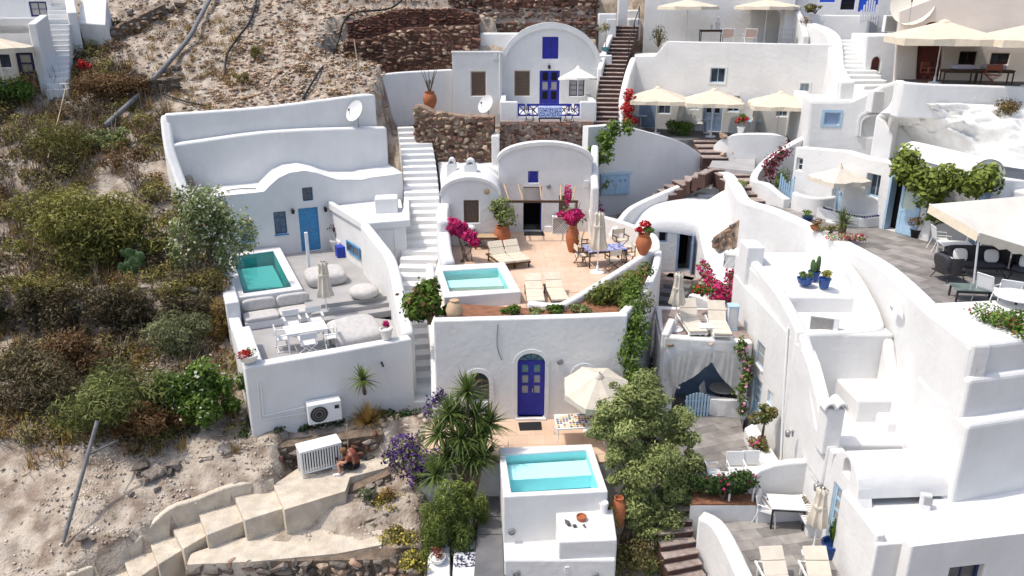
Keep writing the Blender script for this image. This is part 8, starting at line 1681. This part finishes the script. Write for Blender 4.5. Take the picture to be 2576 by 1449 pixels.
# pipes and rope
def pipe(label, pts, r, m, lift=.1, name='pipe'):
    t = thing(name, label, 'rope' if name == 'rope' else 'pipe', G(*pts[-1])); MB().tube(spline([G(x, y, lift) for x, y in pts], 5), r, 7).build('tube', m, t, 60)
scrub('brown_tufts', 'low brown thorn cushions on the rubble slope', BROWNL, 700, -30, -6.6, 39, 55, lambda x, y, px, py: (px > 260) & (nz2(x, y, .5, 22.) > -.05), 55, .14, (.15, .4), .3, .6)
pipe('long pale grey pipe running down the rubble slope', [(540, -6), (504, 68), (471, 124), (388, 218), (352, 258), (290, 317), (268, 336)], .13, PIPE, .35); pipe('thin dark hose right of the long grey pipe', [(650, -8), (630, 60), (598, 105), (572, 150), (566, 195)], .07, BLACK, .15); pipe('black hose curving down to the villa retaining wall', [(1040, 2), (985, 28), (880, 62), (845, 130), (800, 195), (762, 256)], .06, BLACK, .14); pipe('short dark hose behind the villa retaining wall', [(395, 236), (450, 258), (520, 274)], .05, BLACK, .15)
t = thing('pipe', 'straight grey pipe lying against the bank at lower left', 'pipe', G(160, 1375)); a_ = G(160, 1372, .1); MB().tube([a_, WY(245, 1058, a_[1] + 1.9)], .06, 7).build('tube', PIPE, t, 60); t = thing('pipe', 'thin grey pipe branching from the straight pipe', 'pipe', G(235, 1160)); MB().tube([WY(226, 1142, a_[1] + 1.45), WY(296, 1108, a_[1] + 2.6)], .035, 6).build('tube', PIPE, t)
t = thing('rope', 'taut pale rope stretched down the left slope', 'rope', G(130, 455)); a_, b_ = Vector(G(204, 92, .8)), Vector(G(132, 452, .9)); MB().tube([a_.lerp(b_, i / 8) - Vector((0, 0, .25 * math.sin(math.pi * i / 8))) for i in range(9)], .025, 5).build('line', ROPE, t)
t = thing('pole', 'thin rusty pole leaning on the slope above the urn wall', 'pole', G(925, 235)); MB().tube([(-8.1, 43.6, -4.6), (-8.4, 43.9, -1.9)], .03, 5).build('shaft', ROPE, t)
# ================================================================== garden plants round the houses
def strand(name, label, pts, rad, n, size, m, cat='vine', flowers=None, group=None, stem=True, asp=.6):
    """climber: pts are world points along the stem"""
    P = spline(pts, 4); t = thing(name, label, cat, pts[0], group); cl = [(np.array(p) + RNG.normal(size=3) * rad * .35, rad * RNG.uniform(.6, 1.2)) for p in P]
    foliage('foliage', cl, n, size, m, t, aspect=asp, shell=.3)
    if stem: MB().tube(P, .025, 5).build('stem', BARK, t)
    for fm, fn, fs in (flowers or []): foliage('flowers', [(c + np.array([0, -.1, 0]), r) for c, r in cl], fn, fs, fm, t, aspect=.85, shell=.7)
    return t
Vn = lambda L_, Y: [WY(x, y, Y) for x, y in L_]
strand('climbing_vine', 'green vine climbing the tall white retaining wall', Vn([(1482, 508), (1476, 465), (1472, 430), (1490, 405), (1512, 385), (1518, 355), (1535, 332), (1575, 324)], 38.0), .42, 3200, .17, FRESH); strand('climbing_vine', 'bare side shoots of vine below the pale blue cupboard', Vn([(1482, 505), (1505, 480), (1530, 455)], 38.1), .16, 120, .14, OLIVE)
strand('bougainvillea', 'low magenta flowers at the foot of the climbing vine', [U(1478, 524, -9.6), U(1500, 520, -9.6)], .3, 60, .12, DARKG, 'shrub', [(MAG, 220, .11)], stem=False)
strand('trailing_vine', 'green vine trailing down the curved outer wall beside the grey steps', [WY(1600, 690, 26.9), WY(1592, 745, 25.8), WY(1590, 800, 24.7), WY(1585, 860, 24.2), WY(1588, 925, 24.0), WY(1600, 960, 23.8)], .42, 3600, .13, FRESH); strand('trailing_vine', 'vine spilling from the flower bed behind the planter wall', [U(1490, 745, -9.8), U(1520, 730, -9.8), U(1555, 745, -9.8), U(1580, 700, -9.8), U(1590, 770, -9.85)], .42, 2800, .13, leaf('yellowish_vine', (.06, .085, .015), (.26, .30, .07)))
zq = ZM + .25
for x, y, r, lb, m_ in ((1282, 792, (.42, .35, .22), 'bright green tuft in the flower bed below the upper pool', FRESH), (1345, 792, (.4, .3, .16), 'low leafy plant in the flower bed below the loungers', OLIVE), (1405, 788, (.55, .3, .17), 'spreading leafy plant in the middle of the flower bed', FRESH), (1455, 786, (.4, .3, .18), 'leafy plant at the right end of the flower bed', OLIVE)): bush('bedding_plant', lb, U(x, y, zq), r, 420, .12, m_, 'plant', 7, 'flower bed plants', 1)
bush('leafy_shrub', 'big-leaved green shrub over the stairs beside the upper pool', U(1080, 815, -10.6), (.78, .6, 1.0), 2300, .2, FRESH, 'shrub', 16, stems=5, flowers=[(BROWNL, 120, .18)], aspect=.6)
strand('bougainvillea', 'magenta and red bougainvillea behind the sun deck', [WY(1770, 672, 29.6), WY(1785, 700, 29.3), WY(1805, 725, 29.0), WY(1822, 748, 28.8), WY(1840, 700, 29.2), WY(1850, 680, 29.4)], .33, 1100, .12, OLIVE, 'shrub', [(MAG, 900, .12), (REDF, 160, .11)]); bush('leafy_shrub', 'round green shrub in the sun deck flower bed', U(1765, 745, -10.4), (.5, .35, .3), 700, .12, FRESH, 'shrub', 8, flowers=[(REDF, 60, .1)])
strand('climbing_vine', 'flowering vine beside the right loggia curtain', Vn([(1866, 1040), (1862, 985), (1870, 955), (1880, 930), (1876, 895), (1868, 868)], 24.75), .2, 620, .13, FRESH, flowers=[(PINKF, 70, .12)])
strand('grape_vine', 'grape vine spreading over the doorway of the vaulted house', [FH.p(*FH.hit(x, y), .35) for x, y in ((2360, 545), (2372, 500), (2368, 470), (2345, 452), (2320, 440), (2300, 420), (2285, 410))], .45, 2600, .2, leaf('vine_leaves', (.07, .10, .015), (.30, .36, .07))); strand('grape_vine', 'grape vine branch reaching right over the vaulted roof', [FH.p(*FH.hit(2360, 462), .35), WX(2400, 440, 15.8), WX(2440, 462, 16.2), WX(2490, 442, 16.9)], .42, 2000, .2, leaf('vine_leaves', (0, 0, 0), (0, 0, 0)))
bush('leafy_shrub', 'green hedge plants behind the low wall under the awning', U(2385, 560, -8.0), (.9, .5, .35), 900, .15, FRESH, 'shrub', 10)
strand('bougainvillea', 'red bougainvillea at the left end of the parasol terrace', [WY(1578, 312, 43.8), WY(1580, 275, 43.8), WY(1584, 238, 43.9)], .3, 120, .12, DARKG, 'shrub', [(REDF, 700, .13)]); bush('leafy_shrub', 'green round shrub on the parasol terrace between the doors', U(1705, 338, ZA), (.8, .6, .5), 1500, .14, FRESH, 'shrub', 12); bush('leafy_shrub', 'tall dark green shrub beside the partition wall', U(1882, 322, ZA), (.55, .5, .95), 1500, .14, DARKG, 'shrub', 12, tint0=.1)
potted('pot of red geraniums on the lumpy planter wall', WY(1862, 336, 40.9), .7, 'flower', POTW, [pl_leaf(FRESH, (.35, .3, .4), .3, 220, .12), pl_flow(REDF, (.35, .3, .3), .25, 90, .11)]); strand('bougainvillea', 'dusky red bougainvillea on the white curved wall', Vn([(1942, 440), (1938, 415), (1950, 395), (1970, 378)], 36.6), .3, 260, .12, DARKG, 'shrub', [(leaf('dusky_red', (.16, .02, .04), (.40, .07, .12), .3), 420, .12)])
bush('leafy_shrub', 'trailing plants beside the red-edged steps', U(1862, 478, -8.1), (.3, .5, .3), 420, .12, OLIVE, 'shrub', 7); bush('leafy_shrub', 'green plants on the wall at the top right terrace', WY(2050, 34, 48.2), (.8, .4, .35), 700, .12, SCRUB, 'shrub', 8)
bush('planter_shrub', 'dark green shrub with red edges in the long planter box', U(1818, 1252, -13.95), (1.05, .5, .55), 3600, .12, DARKG, 'shrub', 14, flowers=[(MAG, 60, .08)], tint0=.06)
bush('cactus_bed', 'mixed cacti and succulents in the narrow planter box', U(1908, 1125, -13.55), (.28, .55, .25), 500, .11, leaf('succulent_mix', (.05, .10, .02), (.30, .22, .08)), 'plants', 8, flowers=[(MAG, 40, .09)]); ct = thing('tree_cactus', 'branching cactus tree in the narrow planter box', 'cactus', U(1915, 1110, -13.5)); q = Vector(U(1915, 1110, -13.5)); MB().tube([q, q + Vector((.02, 0, .7))], [.05, .03], 6).build('trunk', BARK, ct); foliage('foliage', subclumps(q + Vector((0, 0, .95)), (.42, .4, .35), 8), 420, .14, leaf('succulent_mix', (0, 0, 0), (0, 0, 0)), ct, aspect=.6)
# yuccas
def yucca(label, p, trunks, L=.62, n=95, w=.06):
    t = thing('yucca', label, 'yucca', p, 'yuccas')
    for e in trunks:
        e = Vector(e); MB().tube([p, (Vector(p) + e) / 2 + Vector((.05, 0, -.1)), e], [.1, .07, .06], 7).build('trunk', BARK, t); blades('blades', e, n, L, w, YUC, t, 1., -.25, .22, 3)
yucca('single yucca against the villa front wall', U(915, 1010, -13.4), [WY(911, 955, 23.4)], .62); Yc = 21.2; yp = U(1170, 1290, -14.8)
yucca('tall clump of yuccas left of the lower terrace', yp, [WY(1175, 985, Yc + .4), WY(1150, 1045, Yc + .3), WY(1195, 1045, Yc + .3), WY(1105, 1090, Yc), WY(1160, 1100, Yc - .1), WY(1205, 1095, Yc), WY(1125, 1150, Yc - .3), WY(1230, 1065, Yc + .2), WY(1130, 1040, Yc + .2), WY(1185, 1150, Yc - .3), WY(1215, 1150, Yc - .2)], .8, 130, .07); yucca('low yucca rosette in front of the yucca clump', U(1095, 1215, -14.7), [WY(1095, 1195, 20.3)], .8, 120, .06)
t = thing('ornamental_grass', 'golden tuft of dry ornamental grass under the single yucca', 'grass', U(925, 1075, -13.6)); blades('blades', U(925, 1068, -13.6), 320, 1.0, .025, GOLD, t, .7, .25, .35, 4)
bush('flowering_shrub', 'purple flowering shrub beside the yucca clump', U(1050, 1215, -14.4), (1.0, .6, 1.25), 2200, .1, OLIVE, 'shrub', 18, stems=6, flowers=[(PURP, 1500, .1)], k=.36); strand('flowering_shrub', 'thin purple sprays at the foot of the white staircase', [WY(1075, 1040, 22.5), WY(1090, 1010, 22.6), WY(1110, 985, 22.7)], .28, 160, .08, DARKG, 'shrub', [(PURP, 260, .09)])
bush('feathery_shrub', 'dense green feathery shrub below the yuccas', U(1130, 1425, -15.9), (1.05, .8, 1.7), 9500, .14, leaf('grassy_green', (.055, .085, .016), (.28, .34, .08)), 'shrub', 34, stems=5, aspect=.2, k=.27); bush('feathery_shrub', 'second green feathery shrub nearer the dark path', U(1180, 1365, -15.5), (.6, .6, 1.35), 4200, .14, leaf('grassy_green', (0, 0, 0), (0, 0, 0)), 'shrub', 20, aspect=.2, k=.28)
for x, y, r, lb in ((1003, 1372, (.55, .5, .35), 'yellow-flowered mound at the end of the sandy ledge'), (985, 1290, (.5, .4, .38), 'yellow-flowered mound below the purple shrub'), (1040, 1430, (.4, .4, .25), 'yellow-flowered mound at the bottom edge')): bush('flowering_mound', lb, U(x, y, -15.1), r, 1300, .09, leaf('lime_leaves', (0, 0, 0), (0, 0, 0)) if False else SCRUB, 'shrub', 10, 'yellow flowering mounds', 1, [(YELF, 190, .07)])
bush('small_shrub', 'grey-green shrub on the low stone wall', U(930, 1262, -14.8), (.32, .3, .3), 600, .08, leaf('grey_green', (.07, .09, .04), (.25, .28, .16)), 'shrub', 7); bush('small_shrub', 'golden shrub between the stone wall and the purple flowers', U(975, 1262, -14.8), (.4, .3, .3), 650, .09, GOLD, 'shrub', 7)
# olive tree
ot = thing('olive_tree', 'large olive tree right of the lower pool', 'tree', U(1572, 1365, -15.3)); b0 = Vector(U(1570, 1365, -15.3)); tk = MB(); br_ = [(1600, 1060, 20.6), (1690, 1090, 20.9), (1560, 1130, 20.3), (1660, 1220, 20.2), (1620, 1330, 19.6), (1700, 1330, 19.8)]
fk = b0 + Vector((.12, .15, 1.0)); tk.tube([b0, b0 + Vector((.1, .05, .5)), fk], [.17, .13, .12], 8)
for x, y, Y in br_: e = Vector(WY(x, y, Y)); tk.tube([fk, fk.lerp(e, .5) + Vector((0, -.1, .1)), e], [.09, .05, .015], 6)
tk.build('trunk', BARK, ot, 60); cl = []
for x, y, Y, r in ((1525, 1035, 20.6, .5), (1520, 1090, 20.4, .45), (1575, 1005, 20.8, .62), (1630, 1010, 21.0, .75), (1545, 1070, 20.6, .55), (1600, 1090, 20.5, .85), (1680, 1060, 21.0, .8), (1715, 1110, 21.0, .55), (1560, 1150, 20.3, .5), (1640, 1170, 20.2, .85), (1700, 1190, 20.5, .65), (1735, 1235, 20.4, .4), (1600, 1240, 19.9, .55), (1670, 1270, 20.0, .7), (1640, 1340, 19.6, .6), (1690, 1370, 19.6, .6), (1600, 1400, 19.2, .45), (1660, 1430, 19.2, .55), (1570, 1200, 20.0, .5), (1560, 1280, 19.7, .45), (1720, 1300, 20.2, .5), (1620, 1290, 19.8, .6), (1560, 1410, 19.2, .4), (1705, 1440, 19.3, .5), (1745, 1180, 20.7, .45)): cl += subclumps(WY(x, y, Y), (r * 1.15, r, r * .95), 10, .42)
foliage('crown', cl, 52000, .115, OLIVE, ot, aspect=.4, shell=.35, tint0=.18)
bush('undergrowth', 'brownish undergrowth around the foot of the olive tree', U(1590, 1420, -15.4), (.9, .7, .35), 1200, .11, leaf('mixed_undergrowth', (.05, .05, .015), (.24, .20, .08)), 'undergrowth', 12)
stairs('grey_staircase', 'dark stone steps under the olive tree at the bottom', [U(1740, 1500, -16.0), U(1700, 1330, -14.6), U(1690, 1240, -14.05)], 9, 1.1, REDSTEP, TREAD, drop=.6, th=.05)

# ================================================================== everyday fittings
def fitting(name, label, cat, pts, r, m): t = thing(name, label, cat, pts[0]); MB().tube(spline(pts, 4), r, 6).build('tube', m, t, 60)
FVr = lambda x, y, d=.03: FV.p(*FV.hit(x, y), d)
fitting('cable', 'thin black cable lying on the left end of the villa roof', 'cable', [FV.p(1.0, tp_z, -.6) for tp_z in (FV.hit(600, 486)[1] + .03,)] + [FV.p(1.7, FV.hit(640, 484)[1] + .03, -.9), FV.p(2.3, FV.hit(655, 482)[1] + .04, -.5)], .02, BLACK)
fitting('drain_spout', 'short grey drain spout on the villa patio front wall', 'drain', [FRW.p(*FRW.hit(960, 913), -.05), FRW.p(*FRW.hit(960, 916), .18)], .04, BLACK); fitting('drain_spout', 'small drain spout beside the heat pump', 'drain', [FRW.p(*FRW.hit(846, 1003), -.05), FRW.p(*FRW.hit(846, 1006), .2)], .035, PIPE)
fitting('downpipe', 'white downpipe on the corner of the square annex', 'pipe', [FU2.p(FU2.hit(1256, 150)[0], FU2.hit(1250, 135)[1], .06), FU2.p(FU2.hit(1256, 200)[0], -5, .06), FU2.p(FU2.hit(1256, 250)[0], -6.1, .06)], .04, PAINTW); fitting('cable', 'grey cable running down the arched cobalt-door facade', 'cable', [FB.p(*FB.hit(1252, 815), .015), FB.p(*FB.hit(1250, 870), .015), FB.p(*FB.hit(1262, 905), .015)], .012, PIPE)
fitting('downpipe', 'white downpipe down the stepped apartment house', 'pipe', [FL_.p(FL_.hit(1975, 900)[0], -9.6, .05), FL_.p(FL_.hit(1975, 1000)[0], -12, .05), FL_.p(FL_.hit(1975, 1100)[0], -13.9, .05)], .04, PAINTW)
for x, y, fr_, lb in ((1075, 860, None, ''), (1555, 985, FB, 'small grey meter box at the right end of the cobalt-door facade'), (1468, 470, FC, 'small grey meter box right of the pergola'), (1240, 150, FU2, 'small grey meter box high on the square annex')):
    if fr_: u_, z_ = fr_.hit(x, y); t = thing('meter_box', lb, 'meter box', fr_.p(u_, z_)); p = MB(); fbox(p, fr_, u_, z_, u_ + .22, z_ + .3, 0, .1); p.build('box', MESHW, t, None, .01)
